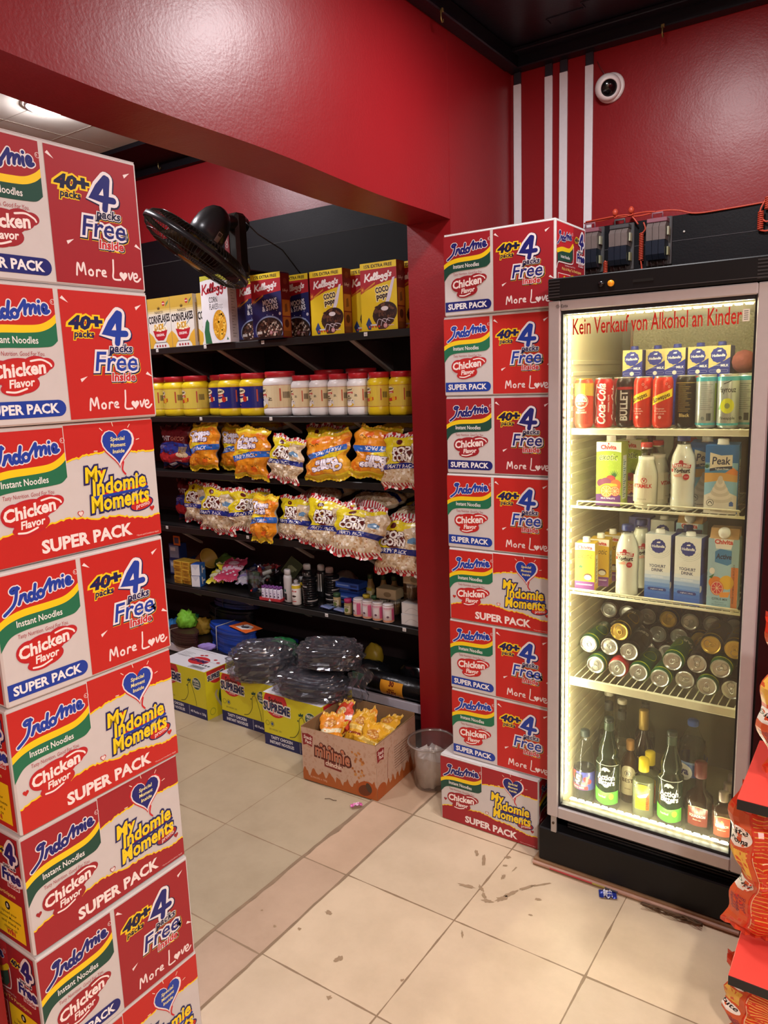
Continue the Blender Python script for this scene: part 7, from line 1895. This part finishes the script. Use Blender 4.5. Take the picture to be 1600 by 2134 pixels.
# open snack box with snack packs
KR = mat('#8f6f4c', .75, 0, .08, 30, .1)
def snackbox():
    t = empty('open_snack_box'); tag(t, '', 'box')
    W_, D_, H_ = .355, .300, .225
    b = MB(); T_ = .004
    b.box(0, W_, 0, D_, 0, T_, KR)
    for (x0, x1, y0, y1, h) in ((0, W_, 0, T_, H_), (0, W_, D_ - T_, D_, H_ + .012), (0, T_, 0, D_, H_ + .004), (W_ - T_, W_, 0, D_, H_ + .002)): b.box(x0, x1, y0, y1, 0, h, KR)
    b.build('box_walls', t)
    def face(w_, logo):
        a = Art(); rnd = random.Random(6)
        a.rect(0, 0, w_, H_, '#c3a48e', 0)
        for i in range(int(620 * w_)):
            x, y, s, q = rnd.uniform(0, w_), rnd.uniform(.03, H_), rnd.uniform(.003, .0055), rnd.uniform(0, 3)
            a.stroke([(x + s * math.cos(q + k * PI / 2), y + s * math.sin(q + k * PI / 2)) for k in range(5)], .0009, '#a8764f', 1, False)
        lo = [(w_ * i / 60, .040 + .012 * math.sin(i * .9) + rnd.uniform(-.008, .010) + (.02 if i > 44 else 0)) for i in range(61)]
        a.band([(p[0], 0) for p in lo], lo, '#a85a28', 2)
        a.poly([(.008, H_ - .075), (.028, H_ - .068), (.052, H_ - .076), (.058, H_ - .030), (.034, H_ - .022), (.004, H_ - .026)], '#8a2326', 3)
        a.text('Snack', .032, H_ - .046, .014, '#e6d6cc', 4, .03, .1, w=.040, align='C', rot=-.08); a.text('Pack', .034, H_ - .064, .014, '#e6d6cc', 4, .03, .1, w=.032, align='C', rot=-.08)
        if logo:
            for l, c, bb in ((3, '#5a241c', .13), (5, '#c07a5c', .02)):
                a.text('minimie', .150, .116, .050, c, l, bb, w=.165, align='C', rot=-.05)
                for x in (.098, .139, .200): a.ell(x, .166 - .05 * (x - .15), .0105 if l == 3 else .0075, .0105 if l == 3 else .0075, c, l)
            a.poly([(.11, .082), (.19, .076), (.20, .102), (.11, .110)], '#7a2a24', 4); a.text('chinchin', .155, .088, .019, '#e2c8b4', 5, .04, w=.078, align='C', rot=-.05)
            for i in range(24):
                x, y, s, q = .245 + rnd.uniform(0, .06), .075 + rnd.uniform(0, .105), .0065, rnd.uniform(0, 1.5); a.poly([(x + s * math.cos(q + k * PI / 2), y + s * math.sin(q + k * PI / 2)) for k in range(4)], rnd.choice(['#b8763a', '#a8622c', '#c48a4a']), 4)
            a.ell(.305, .032, .046, .036, '#a8521f', 4, rot=.4); a.ell(.300, .030, .032, .022, '#6a3418', 5, rot=.4); a.ell(.318, .045, .012, .02, '#4a3a2a', 6, rot=.4)
            a.text('36 PACKS x 120g', .035, .016, .008, '#d8b090', 4, .01)
        else:
            for i in range(9): a.rect(.13, .16 - .011 * i, .26 - .02 * (i % 3), .162 - .011 * i, '#5a4030', 3)
            a.stroke([(.075, .06), (.085, .16), (.10, .175)], .002, '#8a3a2a', 3)
            a.ell(.03, .03, .035, .03, '#a8521f', 4)
        return a
    b = MB(); lay_art(b, face(W_, True).clip(0, 0, W_, H_), flat((0, -.0002, 0), (1, 0, 0), (0, 0, 1)), .00015); b.build('printed_front', t)
    b = MB(); lay_art(b, face(D_, False).clip(0, 0, D_, H_), flat((W_ + .0002, 0, 0), (0, 1, 0), (0, 0, 1)), .00015); b.build('printed_side', t)
    return t
place('snk', snackbox, (-1.906, 2.112, ZI + .0045), .045, 'open brown snack box full of orange packs in front of the jamb')
SPC = [('#d8a02a', '#e6c46a'), ('#dd8a24', '#e6d8b0'), ('#c8442a', '#e6e2e0'), ('#d09a2a', '#8a4a20')]
def a_snk(c1, c2):
    def f(w_, h_):
        a = Art(); a.seal = (c1, '#e0b84a'); a.rect(0, 0, w_, h_, c1, 0); a.rect(0, h_ * .40, w_, h_ * .54, c2 if c2 != '#8a4a20' else '#e2dcd0', 1); a.ell(w_ * .5, h_ * .72, w_ * .24, h_ * .14, '#b8762a' if c1 != '#c8442a' else '#e6d0a0', 2)
        for i in range(12): a.ell(w_ * (.3 + .4 * ((i * 37) % 17) / 17), h_ * (.64 + .16 * ((i * 23) % 13) / 13), w_ * .045, h_ * .03, '#d8a860', 3, 6)
        a.text('minimie', w_ * .5, h_ * .24, h_ * .09, '#8a2a1c', 2, .05, w=w_ * .6, align='C'); return a
    return f
rb = random.Random(21)

SN = ['at the front left of the open box', 'beside the front left one', 'in the middle of the open box', 'red pack poking up in the open box', 'at the back of the open box', 'lying on top at the back right, round picture up', 'at the right side of the open box', 'at the front of the open box beside a red pack', 'white and red pack at the front right', 'under the top pack', 'at the back left of the open box', 'in the centre front of the open box']
for i in (0, 1, 2, 3, 4, 5, 6):
    px, py = [(.075, .06), (.125, .05), (.185, .10), (.15, .15), (.215, .165), (.262, .145), (.282, .10), (.175, .045), (.255, .04), (.275, .165), (.095, .15), (.215, .07)][i]
    c = [0, 1, 0, 2, 1, 0, 0, 2, 2, 3, 1, 0][i]
    zz = [.135, .150, .145, .165, .150, .185, .150, .125, .115, .14, .14, .12][i]
    place('spk%d_%d' % (c, i % 3), lambda c=c, i=i: snack_bag('snack_pack', .105, .125, .024, 50 + i, a_snk(*SPC[c]), SPC[c][0], SPC[c][1], .010, nu=12, nv=12, cat='snack pack'), (-1.915 + px, 2.112 + py, zz - .02), 0, 'snack pack ' + SN[i] if i not in (3, 8) else SN[i], 'snack packs in the open box', rot=(-.55 - .35 * rb.random() if i != 5 else -1.1, rb.uniform(-.35, .35), rb.uniform(-.45, .45)))
for i in (0, 1, 2, 4):   # lower layer that the upper packs rest on
    place('spk0_0', None, (-1.915 + .060 + .107 * (i % 3), 2.112 + .030 + .125 * (i // 3), .028), 0, 'snack pack in the bottom layer of the open box', 'bottom layer of snack packs', rot=(-1.35, 0, rb.uniform(-.1, .1)))
# clear bucket with plastic bags
def bucket():
    t = empty('clear_bucket'); tag(t, '', 'bucket')
    b = MB(); b.lathe([(.066, 0), (.070, .004), (.0875, .178), (.092, .180), (.0935, .186), (.092, .192), (.0865, .190), (.0855, .178), (.068, .006), (.001, .005)], clear_mat('bucket_plastic', '#f6f4f2', .03, .14, 1.22, ('#e8e2dc', .06)), 40, cap1=False); b.build('bucket_wall', t)
    b = MB(); b.tube([(.0925 * math.cos(2 * PI * i / 40), .0925 * math.sin(2 * PI * i / 40), .183) for i in range(40)], .0035, clear_mat('bucket_rim_plastic', '#d8d4d0', .14, .15, 1.4, ('#cfc8c2', .45)), 8, closed=True); b.build('rim', t)
    return t
place('bkt', bucket, (-1.437, 2.345, .0006), 0, 'clear plastic bucket between the open snack box and the carton pile')
def plbag():
    b = MB(); Mt = clear_mat('thin_white_bag', '#f6f3f0', .05, .3, 1.2, ('#f6f3ef', .85))
    def S(u, v):
        a = 2 * PI * u; r = .050 + .016 * math.sin(PI * v) + .010 * math.sin(3 * a + 5 * v) + .012 * NZ.noise(Vector((math.cos(a) * 2, math.sin(a) * 2, v * 5))); r = min(r, .060 + .012 * v)
        if v > .8: r *= 1 - (v - .8) * 3.2
        return Vector((r * math.cos(a), r * math.sin(a), .008 + .150 * v + .008 * math.sin(4 * a) * v))
    b.grid(S, 40, 24, Mt, False, True)
    b.lathe([(.035, .012), (.042, .04), (.038, .09), (.02, .12), (.001, .125)], mat('#ece6de', .6, 0, .05, 20), 20, Matrix.Translation((.008, 0, 0)), wob=lambda a, z: 1 + .1 * math.sin(3 * a + 30 * z)); o = b.build('plastic_bag'); tag(o, '', 'bag'); return o
place('plb', plbag, (-1.437, 2.345, .001), 0, 'white see-through plastic bag stuffed into the clear bucket')

# ================================================================== wall fan
fan = empty('wall_fan', (-2.52, 2.66, 2.20), 0, 'black wall fan tilted down above the cereal boxes', 'fan')
FB = mat('#2b2a26', .25, .2, .08, 30); FM = mat('#222224', .3, 0, .08, 30)
OFN = Vector((-2.52, 2.66, 2.20))
def fp(mb, nm, parent=None):
    mb.v = [tuple(Vector(p) - OFN) for p in mb.v]; return mb.build(nm, parent or fan)
FC = Vector((-2.545, 2.335, 2.160)); FN = Vector((-.42, -.41, -.81)).normalized()
FU = Vector((0, 0, 1)).cross(FN).normalized(); FV = FN.cross(FU)
FMX = Matrix(((FU.x, FV.x, FN.x, FC.x), (FU.y, FV.y, FN.y, FC.y), (FU.z, FV.z, FN.z, FC.z), (0, 0, 0, 1)))
P3 = lambda x, y, z: FMX @ Vector((x, y, z))
RG = .247
def ring(b, r, z, t, n=56, m=FB): b.tube([P3(r * math.cos(2 * PI * i / n), r * math.sin(2 * PI * i / n), z) for i in range(n)], t, m, 6, closed=True)
b = MB()
for i in range(n_ := 96):
    a = 2 * PI * i / n_; c, s = math.cos(a), math.sin(a)
    b.tube([P3(r * c, r * s, z) for r, z in ((.058, .060), (.12, .062), (.19, .052), (.231, .030), (RG, .004))], .0011, FB, 4, caps=False)
for r, z in ((.12, .062), (.175, .057), (.215, .042)): ring(b, r, z, .0014)
fp(b, 'front_grille')
b = MB(); b.lathe([(.001, .064), (.052, .063), (.058, .058)], mat('#b8842a', .3, .3, .05, 30), 30, FMX, cap1=False); fp(b, 'badge')
b = MB()
for i in range(n_):
    a = 2 * PI * (i + .5) / n_; c, s = math.cos(a), math.sin(a)
    b.tube([P3(r * c, r * s, z) for r, z in ((.05, -.052), (.14, -.055), (.205, -.048), (.234, -.030), (RG, -.004))], .0013, FB, 4, caps=False)
ring(b, .14, -.055, .0016); ring(b, .205, -.048, .0016)
fp(b, 'rear_grille')
b = MB(); b.lathe([(RG - .003, -.012), (RG + .004, -.012), (RG + .005, .010), (RG - .003, .011), (RG - .003, -.012)], FM, 64, FMX, cap0=False, cap1=False); fp(b, 'grille_rim')
for k in range(3):
    b = MB()
    a0 = k * 2 * PI / 3 + .4
    def BL(u, v, a0=a0):
        r = .03 + .18 * u; wd = (.35 + .75 * math.sin(PI * min(1, u * .75 + .15)))
        a = a0 + (v - .5) * wd; return P3(r * math.cos(a), r * math.sin(a), .004 + (v - .5) * .06)
    b.grid(BL, 10, 8, mat('#3a2f26', .2, .1, .05, 30)); b.grid(lambda u, v: BL(u, 1 - v) - FN * .002, 10, 8, mat('#3a2f26', .2, .1, .05, 30))
    fp(b, 'blade')
b = MB(); b.lathe([(.001, .035), (.03, .034), (.036, .02), (.036, -.03), (.001, -.03)], FM, 24, FMX, cap0=False, cap1=False); fp(b, 'hub')
b = MB(); b.lathe([(.066, -.050), (.078, -.058), (.078, -.100), (.074, -.135), (.062, -.170), (.042, -.195), (.018, -.207), (.001, -.209)], FM, 36, FMX, cap1=False); mo = fp(b, 'motor_housing')
a = Art(); a.rect(-.012, -.022, .012, .022, '#8a8684', 0); a.rect(-.009, .004, .009, .018, '#3a3a3c', 1)
b = MB(); lay_art(b, a, lambda u, v, h: P3((.0790 + h) * math.cos(-.75 + u / .079), (.0790 + h) * math.sin(-.75 + u / .079), -.090 - v), .0004, du=.006); fp(b, 'rating_label', mo)
# arm, column, wall bracket
JT = P3(0, 0, -.12)
b = MB(); b.tube([JT + Vector((.02, .03, -.02)), Vector((-2.53, 2.46, 2.285)), Vector((-2.54, 2.54, 2.30)), Vector((-2.548, 2.63, 2.305))], [.030, .034, .034, .036], FM, 14); fp(b, 'arm')
b = MB(); b.box(-2.592, -2.505, 2.545, 2.615, 2.078, 2.345, FB, .014); b.lathe([(.0430, 0), (.0430, .066)], mat('#6f6d6c', .35, .2, .05, 40), 28, Matrix.Translation((-2.5485, 2.547, 2.105)) @ Matrix.Rotation(-PI / 2, 4, 'X')); col_ = fp(b, 'column')
b = MB(); b.box(-2.588, -2.558, 2.5425, 2.5455, 2.17, 2.255, mat('#7a1c22', .35, 0, .05, 30), .001); a = Art()
a.stroke([(.006 * math.cos(t), .045 + .008 * math.sin(t)) for t in [2 * PI * i / 12 for i in range(13)]], .0015, '#d8c8c0', 0); a.stroke([(.007 * math.cos(t), .030 + .007 * math.sin(t)) for t in [2 * PI * i / 12 for i in range(13)]], .0015, '#d8c8c0', 0); a.stroke([(0, .02), (.003, .055), (0, .062)], .0012, '#d8c8c0', 0)
lay_art(b, a, flat((-2.573, 2.5422, 2.175), (1, 0, 0), (0, 0, 1))); fp(b, 'badge_panel', col_)
b = MB(); b.lathe([(.013, 0), (.013, .012), (.009, .016), (.001, .016)], mat('#b8b4b0', .3, .4), 18, Matrix.Translation((-2.570, 2.544, 2.150)) @ Matrix.Rotation(PI / 2, 4, 'X')); fp(b, 'speed_knob', col_)
b = MB(); b.box(-2.575, -2.525, 2.60, 2.987, 2.082, 2.108, FM, .006); b.box(-2.60, -2.50, 2.966, 2.9835, 2.05, 2.115, FM, .004); fp(b, 'wall_bracket')
b = MB(); b.tube([(-2.508, 2.60, 2.31), (-2.490, 2.66, 2.26), (-2.452, 2.78, 2.20), (-2.43, 2.90, 2.08), (-2.40, 2.98, 1.95)], .003, FB, 6); fp(b, 'power_cord')

# ================================================================== meters and cables over the fridge
def breaker(pink):
    def f():
        t = empty('circuit_breaker'); tag(t, '', 'breaker')
        G_ = mat('#6f6562', .35, 0, .2, 40); N_ = mat('#18222f', .35, 0, .12, 30); Pk = mat('#8a5a66', .45, 0, .1, 40); Gy = mat('#4a4a4c', .4, 0, .1, 30)
        b = MB(); b.box(-.045, .045, -.012, 0, -.085, .085, Gy, .003); b.build('back_plate', t)
        b = MB()
        for i in range(3):
            x = -.034 + .023 * i
            b.prism([(-.062, .045), (-.058, .0), (-.012, -.002), (-.012, .062), (-.045, .062)], 'x', x, x + .0215, G_)
        b.build('clear_cover', t)
        b = MB()
        for i in range(3):
            x = -.034 + .023 * i
            b.prism([(-.066, -.002), (-.064, -.05), (-.050, -.068), (-.012, -.068), (-.012, -.002)], 'x', x, x + .0215, N_)
        b.build('switch_body', t)
        b = MB(); b.box(-.036, .036, -.05, -.012, .063, .078, Pk if pink else Gy, .002); b.tube([(-.018, -.04, .078), (-.018, -.04, .096), (.018, -.04, .096), (.018, -.04, .078)], .004, Pk if pink else Gy, 6); b.build('terminal_cap', t)
        b = MB(); b.box(.0355, .042, -.045, -.020, -.055, -.025, mat('#8a8a6a', .5), .001); b.box(.0355, .042, -.045, -.02, .015, .045, mat('#a8a890', .5), .001); b.build('side_label', t)
        for i in range(3):
            b = MB(); b.tube([(-.023 + .023 * i, -.035, -.068), (-.021 + .022 * i, -.03, -.085), (-.02 + .02 * i, -.012, -.10)], .003, mat('#2a2426', .4), 6); b.build('lead', t)
        return t
    return f
GM = 'circuit breakers on the black board'
place('brp', breaker(True), (-1.035, 2.984, 2.048), 0, 'grey and navy circuit breaker half hidden behind the top carton', GM)
place('brg', breaker(False), (-.922, 2.984, 2.046), -.0, 'grey and navy circuit breaker without a pink cap, middle one', GM)
place('brp', None, (-.785, 2.984, 2.050), .0, 'grey and navy circuit breaker with a pink cap, rightmost one', GM)
OR_ = mat('#c24a34', .4, 0, .08, 40)
def cablething(name, label, paths, r=.003, coil=None):
    b = MB()
    for p in paths: b.tube([tuple(q) for q in p], r, OR_, 6)
    if coil:
        for (x, z0, z1, rad, n) in coil:
            b.tube([(x + rad * math.cos(t), 2.972 + rad * .8 * math.sin(t), z0 + (z1 - z0) * t / (2 * PI * n)) for t in [2 * PI * n * i / (n * 10) for i in range(n * 10 + 1)]], r * .85, OR_, 5)
    o = b.build(name); tag(o, label, 'cable'); return o
def sp3(pts, n=6):
    A = spline([(p[0], p[1]) for p in pts], n); B = spline([(p[2], 0) for p in pts], n); return [(a[0], a[1], b_[0]) for a, b_ in zip(A, B)]
cablething('orange_cable', 'bunch of orange cables along the top of the black board', [sp3([(-1.07, 2.975, 2.153), (-1.00, 2.97, 2.156), (-.93, 2.97, 2.160), (-.86, 2.972, 2.150), (-.78, 2.975, 2.157), (-.72, 2.978, 2.150), (-.66, 2.979, 2.132), (-.55, 2.980, 2.132), (-.38, 2.982, 2.138)]), sp3([(-1.06, 2.97, 2.154), (-1.00, 2.966, 2.152), (-.95, 2.965, 2.158), (-.91, 2.966, 2.154), (-.87, 2.97, 2.160), (-.83, 2.97, 2.160), (-.80, 2.97, 2.156)]), sp3([(-1.06, 2.965, 2.156), (-.99, 2.96, 2.158), (-.94, 2.962, 2.160), (-.89, 2.965, 2.155), (-.86, 2.966, 2.12)]), sp3([(-.945, 2.965, 2.17), (-.94, 2.96, 2.157), (-.945, 2.95, 2.153)]), sp3([(-.885, 2.965, 2.17), (-.88, 2.96, 2.157), (-.895, 2.95, 2.153)])], .0030)
for x, lb in ((-.945, 'left orange cable knot above the middle breaker'), (-.885, 'right orange cable knot above the middle breaker')):
    b = MB(); b.lathe([(.004, -.012), (.010, -.006), (.011, .004), (.006, .012), (.003, .014)], OR_, 12); o = b.build('cable_connector', None, (x, 2.960, 2.172)); tag(o, lb, 'connector', 'orange cable connectors')
cablething('coiled_cable', 'orange coiled cable hanging between the middle and right breakers', [sp3([(-.842, 2.972, 2.125), (-.835, 2.970, 2.10), (-.848, 2.970, 2.085)]), sp3([(-.850, 2.972, 1.992), (-.846, 2.975, 1.96), (-.848, 2.978, 1.92)])], .003, [(-.849, 1.990, 2.088, .007, 16)])
cablething('coiled_cable', 'dark red coiled cable left of the middle breaker', [sp3([(-.985, 2.972, 2.005), (-.98, 2.97, 1.99)])], .003, [(-.983, 1.935, 2.000, .007, 11)])
cablething('coiled_cable', 'orange coiled cable on the black board at the right edge', [sp3([(-.432, 2.975, 2.150), (-.447, 2.972, 2.12), (-.452, 2.972, 2.10)]), sp3([(-.445, 2.972, 2.085), (-.43, 2.97, 2.07), (-.40, 2.972, 2.078)]), sp3([(-.450, 2.972, 2.045), (-.43, 2.975, 2.040), (-.40, 2.978, 2.045)])], .0032, [(-.448, 2.045, 2.105, .008, 9), (-.430, 2.110, 2.15, .006, 6)])

# ================================================================== red gondola rack with pasta bags at the right edge
GRD = mat('#cf4238', .4, 0, .04, 20); GBK = mat('#161517', .5)
rk = empty('display_rack', (.05, 1.75, 0), 0, 'red display rack with black edged shelves at the right edge', 'rack')
ORK = Vector((.05, 1.75, 0))
def rp(mb, nm):
    mb.v = [tuple(Vector(p) - ORK) for p in mb.v]; return mb.build(nm, rk)
RX0, RY0, RY1 = -.232, 1.60, 1.90
for z in (.690, .268):
    b = MB(); b.box(RX0, .55, RY0, RY1, z - .003, z, GRD, .001); b.box(RX0, .55, RY0, RY1, z - .026, z - .003, GBK, .001); rp(b, 'shelf')
b = MB(); b.box(.03, .55, 1.605, 1.63, .0, .2415, GRD, .002); b.box(.10, .16, 1.86, 1.90, .0, 1.3, GRD, .003); rp(b, 'upright')
b = MB(); b.box(.48, .54, 1.86, 1.90, 0, 1.3, GRD, .003); rp(b, 'upright')
def a_pasta(w_, h_):
    a = Art(); a.seal = ('#c23a24', '#d8502e')
    a.rect(0, 0, w_, h_, '#cf3a20', 0)
    for i in range(34):
        y = h_ * (i + .5) / 34
        a.stroke([(w_ * .20, y - .006), (w_ * .45, y + .004), (w_ * .62, y), (w_ * .80, y + .007), (w_, y + .002)], .0022, '#e8a04a', 2)
    a.poly([(0, 0), (w_ * .16, 0), (w_ * .19, h_ * .5), (w_ * .17, h_ * .86), (0, h_ * .9)], '#c8562e', 3)
    a.ell(w_ * .05, h_ * .70, w_ * .13, h_ * .075, '#e9e2d8', 4); a.text('bite', w_ * .06, h_ * .72, .016, '#2a2220', 5, .02, .25, w=w_ * .17, align='C'); a.text('aroma', w_ * .06, h_ * .655, .012, '#2a2220', 5, .03, .1, w=w_ * .17, align='C')
    a.ell(w_ * .05, h_ * .36, w_ * .11, h_ * .05, '#e9e2d8', 4); a.text('bite', w_ * .06, h_ * .355, .010, '#2a2220', 5, .02, .25, w=w_ * .14, align='C')
    for i in range(9): a.stroke([(w_ * (.01 + .014 * i), h_ * .44), (w_ * (.02 + .016 * i), h_ * .60)], .004, '#e0b04a', 4, False)
    for i in range(5): a.text('spaghetti', w_ * .02, h_ * (.24 - .022 * i), .008, '#5a2a4a', 4, .0, .1, w=w_ * .13)
    a.rect(w_ * .195, h_ * .05, w_ * .203, h_ * .62, '#e6b08a', 4)
    return a
pasta = lambda sd: (lambda: snack_bag('pasta_bag', .25, .340, .052, sd, a_pasta, '#cf3a20', '#c23a20', .016, sag=.1, nu=22, nv=30, cat='pasta bag'))
GPB = 'orange pasta bags on the red rack'
place('pasta1', pasta(61), (-.088, 1.745, .690 + .014), 0, 'orange striped pasta bag on the upper rack shelf', GPB, rot=(-.02, .0, .15))
place('pasta2', pasta(64), (-.135, 1.755, .268 + .013), 0, 'orange striped pasta bag with a white brand oval on the lower rack shelf', GPB, rot=(-.02, .0, .12))
place('pasta3', lambda: snack_bag('pasta_bag', .25, .195, .05, 67, a_pasta, '#cf3a20', '#c23a20', .014, sag=.1, nu=22, nv=18, cat='pasta bag'), (-.132, 1.755, .016), 0, 'orange striped pasta bag on the floor under the rack', GPB, rot=(-.02, 0, .15))
def ribbon():
    b = MB(); b.tube([(-.02 + .006 * math.sin(i * .9), .004 * math.cos(i * .9), .05 - .004 * i) for i in range(16)], .003, mat('#2440a8', .2, .4), 5); o = b.build('blue_ribbon'); tag(o, '', 'ribbon'); return o

# ================================================================== litter on the floor
def scrap(c1, c2, L, W, sd):
    def f():
        b = MB()
        b.grid(lambda u, v: Vector(((u - .5) * L, (v - .5) * W, .004 + .006 * (1 - 2 * abs(NZ.noise(Vector((u * 3 + sd, v * 3, sd))))) * (.4 + math.sin(PI * u)))), 9, 6, mat(c1, .3, .2, .1, 60), False)
        b.grid(lambda u, v: Vector(((u - .5) * L * .5, (v - .5) * W * .9, .0055 + .006 * (1 - 2 * abs(NZ.noise(Vector((u * 1.5 + .75 + sd, v * 3, sd))))) * (.4 + math.sin(PI * (u * .5 + .25))))), 6, 5, mat(c2, .3, .2, .1, 60), False)
        o = b.build('sweet_wrapper'); tag(o, '', 'wrapper'); return o
    return f
place('lit1', scrap('#c25a96', '#e0b8d0', .045, .022, 1), (-1.60, 2.058, .0), .8, 'small pink sweet wrapper on the floor before the snack box')
place('lit2', scrap('#24348a', '#cfd0da', .052, .034, 4), (-.645, 2.062, .0), .4, 'crumpled blue sweet wrapper on the floor before the fridge')
def twig():
    b = MB(); b.tube([(-.025, 0, .002), (-.008, .006, .003), (.01, .002, .002), (.024, .004, .002)], .0012, mat('#5a4a38', .8), 5); o = b.build('twig'); tag(o, '', 'twig'); return o
place('twig', twig, (-1.715, 2.045, -.003), .2, 'thin brown twig on the grey floor tiles near the snack box')
def cardboard():
    b = MB(); C1, C2 = mat('#b08a78', .8, 0, .25, 25), mat('#8a6a4c', .85, 0, .3, 30)
    b.box(-.90, -.28, 2.085, 2.66, .001, .008, C2); b.box(-.90, -.28, 2.080, 2.66, .0085, .014, C1); b.box(-.90, -.28, 2.09, 2.66, .0145, .0212, C2)
    o = b.build('cardboard_sheet'); tag(o, 'flattened printed cardboard under the fridge plinth', 'cardboard')
    t = MB(); rnd = random.Random(9)
    for k in range(6):
        t.tube([(-.545 + .17 * i / 10, 2.074 - .004 * k * .6 + .006 * math.sin(i * 1.3 + k), .003 + .0032 * k + .003 * math.sin(i * .9 + k * 2)) for i in range(11)], .0022, mat('#5a432e', .9, 0, .3, 60), 5)
    t.build('torn_edge', o)
    p = MB(); p.box(-.84, -.70, 2.0785, 2.0805, .009, .0135, mat('#b8464a', .7)); p.box(-.70, -.66, 2.0785, 2.0805, .009, .0135, mat('#a89a4a', .7)); p.box(-.66, -.62, 2.0785, 2.0805, .009, .0135, mat('#5a5a5c', .7)); p.build('printed_edge', o)
cardboard()
# resting places of soft and stacked goods, eased apart so that none cut into its neighbours
REST = {
    'bag_bundle': (-2.036, 2.345, 0.2445),
    'bag_bundle.001': (-1.985, 2.415, 0.3705),
    'bag_bundle.002': (-2.36, 2.39, 0.2485),
    'bag_bundle.003': (-2.23, 2.671, 0.206),
    'bin_bag_roll': (-1.762, 2.595, 0.2525),
    'blue_packet': (-2.155, 2.805, 0.5218),
    'blue_packet.001': (-2.139, 2.772, 0.5543),
    'blue_packet.002': (-2.155, 2.799, 0.5828),
    'blue_packet.003': (-2.127, 2.766, 0.6133),
    'cereal_bag': (-3.195, 2.675, 1.1735),
    'cereal_bag.001': (-3.2, 2.755, 0.8765),
    'cheese_ball_bag': (-3.045, 2.716, 1.1735),
    'cheese_ball_bag.001': (-2.935, 2.635, 1.1755),
    'cheese_ball_bag.002': (-2.765, 2.685, 1.1735),
    'cheese_ball_bag.003': (-2.575, 2.609, 1.1475),
    'cheese_ball_bag.004': (-2.105, 2.616, 1.1615),
    'cheese_ball_bag.005': (-1.865, 2.622, 1.1785),
    'cheese_ball_bag.006': (-2.974, 2.775, 1.375),
    'cheese_ball_bag.008': (-2.18, 2.775, 1.377),
    'cheese_ball_bag.010': (-2.494, 2.57, 0.8505),
    'drink_can': (-0.78, 2.184, 1.4225),
    'film_scrap': (-1.828, 2.412, 0.36),
    'gin_bottle': (-0.59, 2.224, 0.2045),
    'green_cloth': (-3.075, 2.875, 0.5218),
    'juice_carton.002': (-0.776, 2.212, 0.9205),
    'milk_bottle.001': (-0.588, 2.279, 1.1895),
    'milk_bottle.002': (-0.52, 2.39, 1.1895),
    'pasta_bag': (-0.088, 1.745, 0.716),
    'pasta_bag.001': (-0.135, 1.755, 0.293),
    'plastic_pot': (-3.257, 2.83, 0.5858),
    'popcorn_bag': (-2.362, 2.598, 1.1455),
    'popcorn_bag.001': (-2.215, 2.72, 1.1695),
    'popcorn_bag.002': (-1.67, 2.582, 1.1415),
    'popcorn_bag.003': (-3.07, 2.677, 0.8785),
    'popcorn_bag.004': (-2.845, 2.615, 0.8585),
    'popcorn_bag.005': (-2.632, 2.628, 0.8795),
    'popcorn_bag.006': (-2.335, 2.615, 0.8625),
    'popcorn_bag.007': (-2.104, 2.582, 0.8445),
    'popcorn_bag.008': (-1.889, 2.486, 0.8565),
    'popcorn_bag.010': (-2.3, 2.74, 1.035),
    'popcorn_bag.011': (-1.955, 2.671, 1.03),
    'popcorn_bag.012': (-1.694, 2.675, 0.985),
    'scouring_net': (-3.175, 2.64, 0.287),
    'scouring_net.001': (-3.2, 2.77, 0.2055),
    'scouring_net.002': (-3.335, 2.68, 0.2035),
    'scouring_net.003': (-3.322, 2.8, 0.2035),
    'slipper_bundle': (-3.165, 2.6, 0.2037),
    'slipper_bundle.002': (-2.99, 2.8, 0.2035),
    'slipper_bundle.003': (-2.99, 2.8, 0.288),
    'slipper_bundle.004': (-2.96, 2.82, 0.385),
    'snack_pack.001': (-1.787, 2.146, 0.155),
    'snack_pack.002': (-1.73, 2.225, 0.151),
    'snack_pack.003': (-1.824, 2.267, 0.15),
    'snack_pack.004': (-1.722, 2.293, 0.13),
    'snack_pack.005': (-1.647, 2.267, 0.165),
    'snack_pack.006': (-1.655, 2.19, 0.13),
    'snack_pack.007': (-1.833, 2.142, 0.063),
    'snack_pack.008': (-1.758, 2.145, 0.028),
    'snack_pack.009': (-1.641, 2.158, 0.028),
    'spice_jar.001': (-2.015, 2.688, 0.5218),
    'sweet_sachet': (-2.9, 2.687, 0.5728),
    'sweet_sachet.001': (-2.991, 2.697, 0.545),
    'sweet_sachet.002': (-2.922, 2.806, 0.5378),
    'sweet_sachet.003': (-2.8, 2.727, 0.5558),
}
for n_, p_ in REST.items():
    if n_ in bpy.data.objects: bpy.data.objects[n_].location = p_
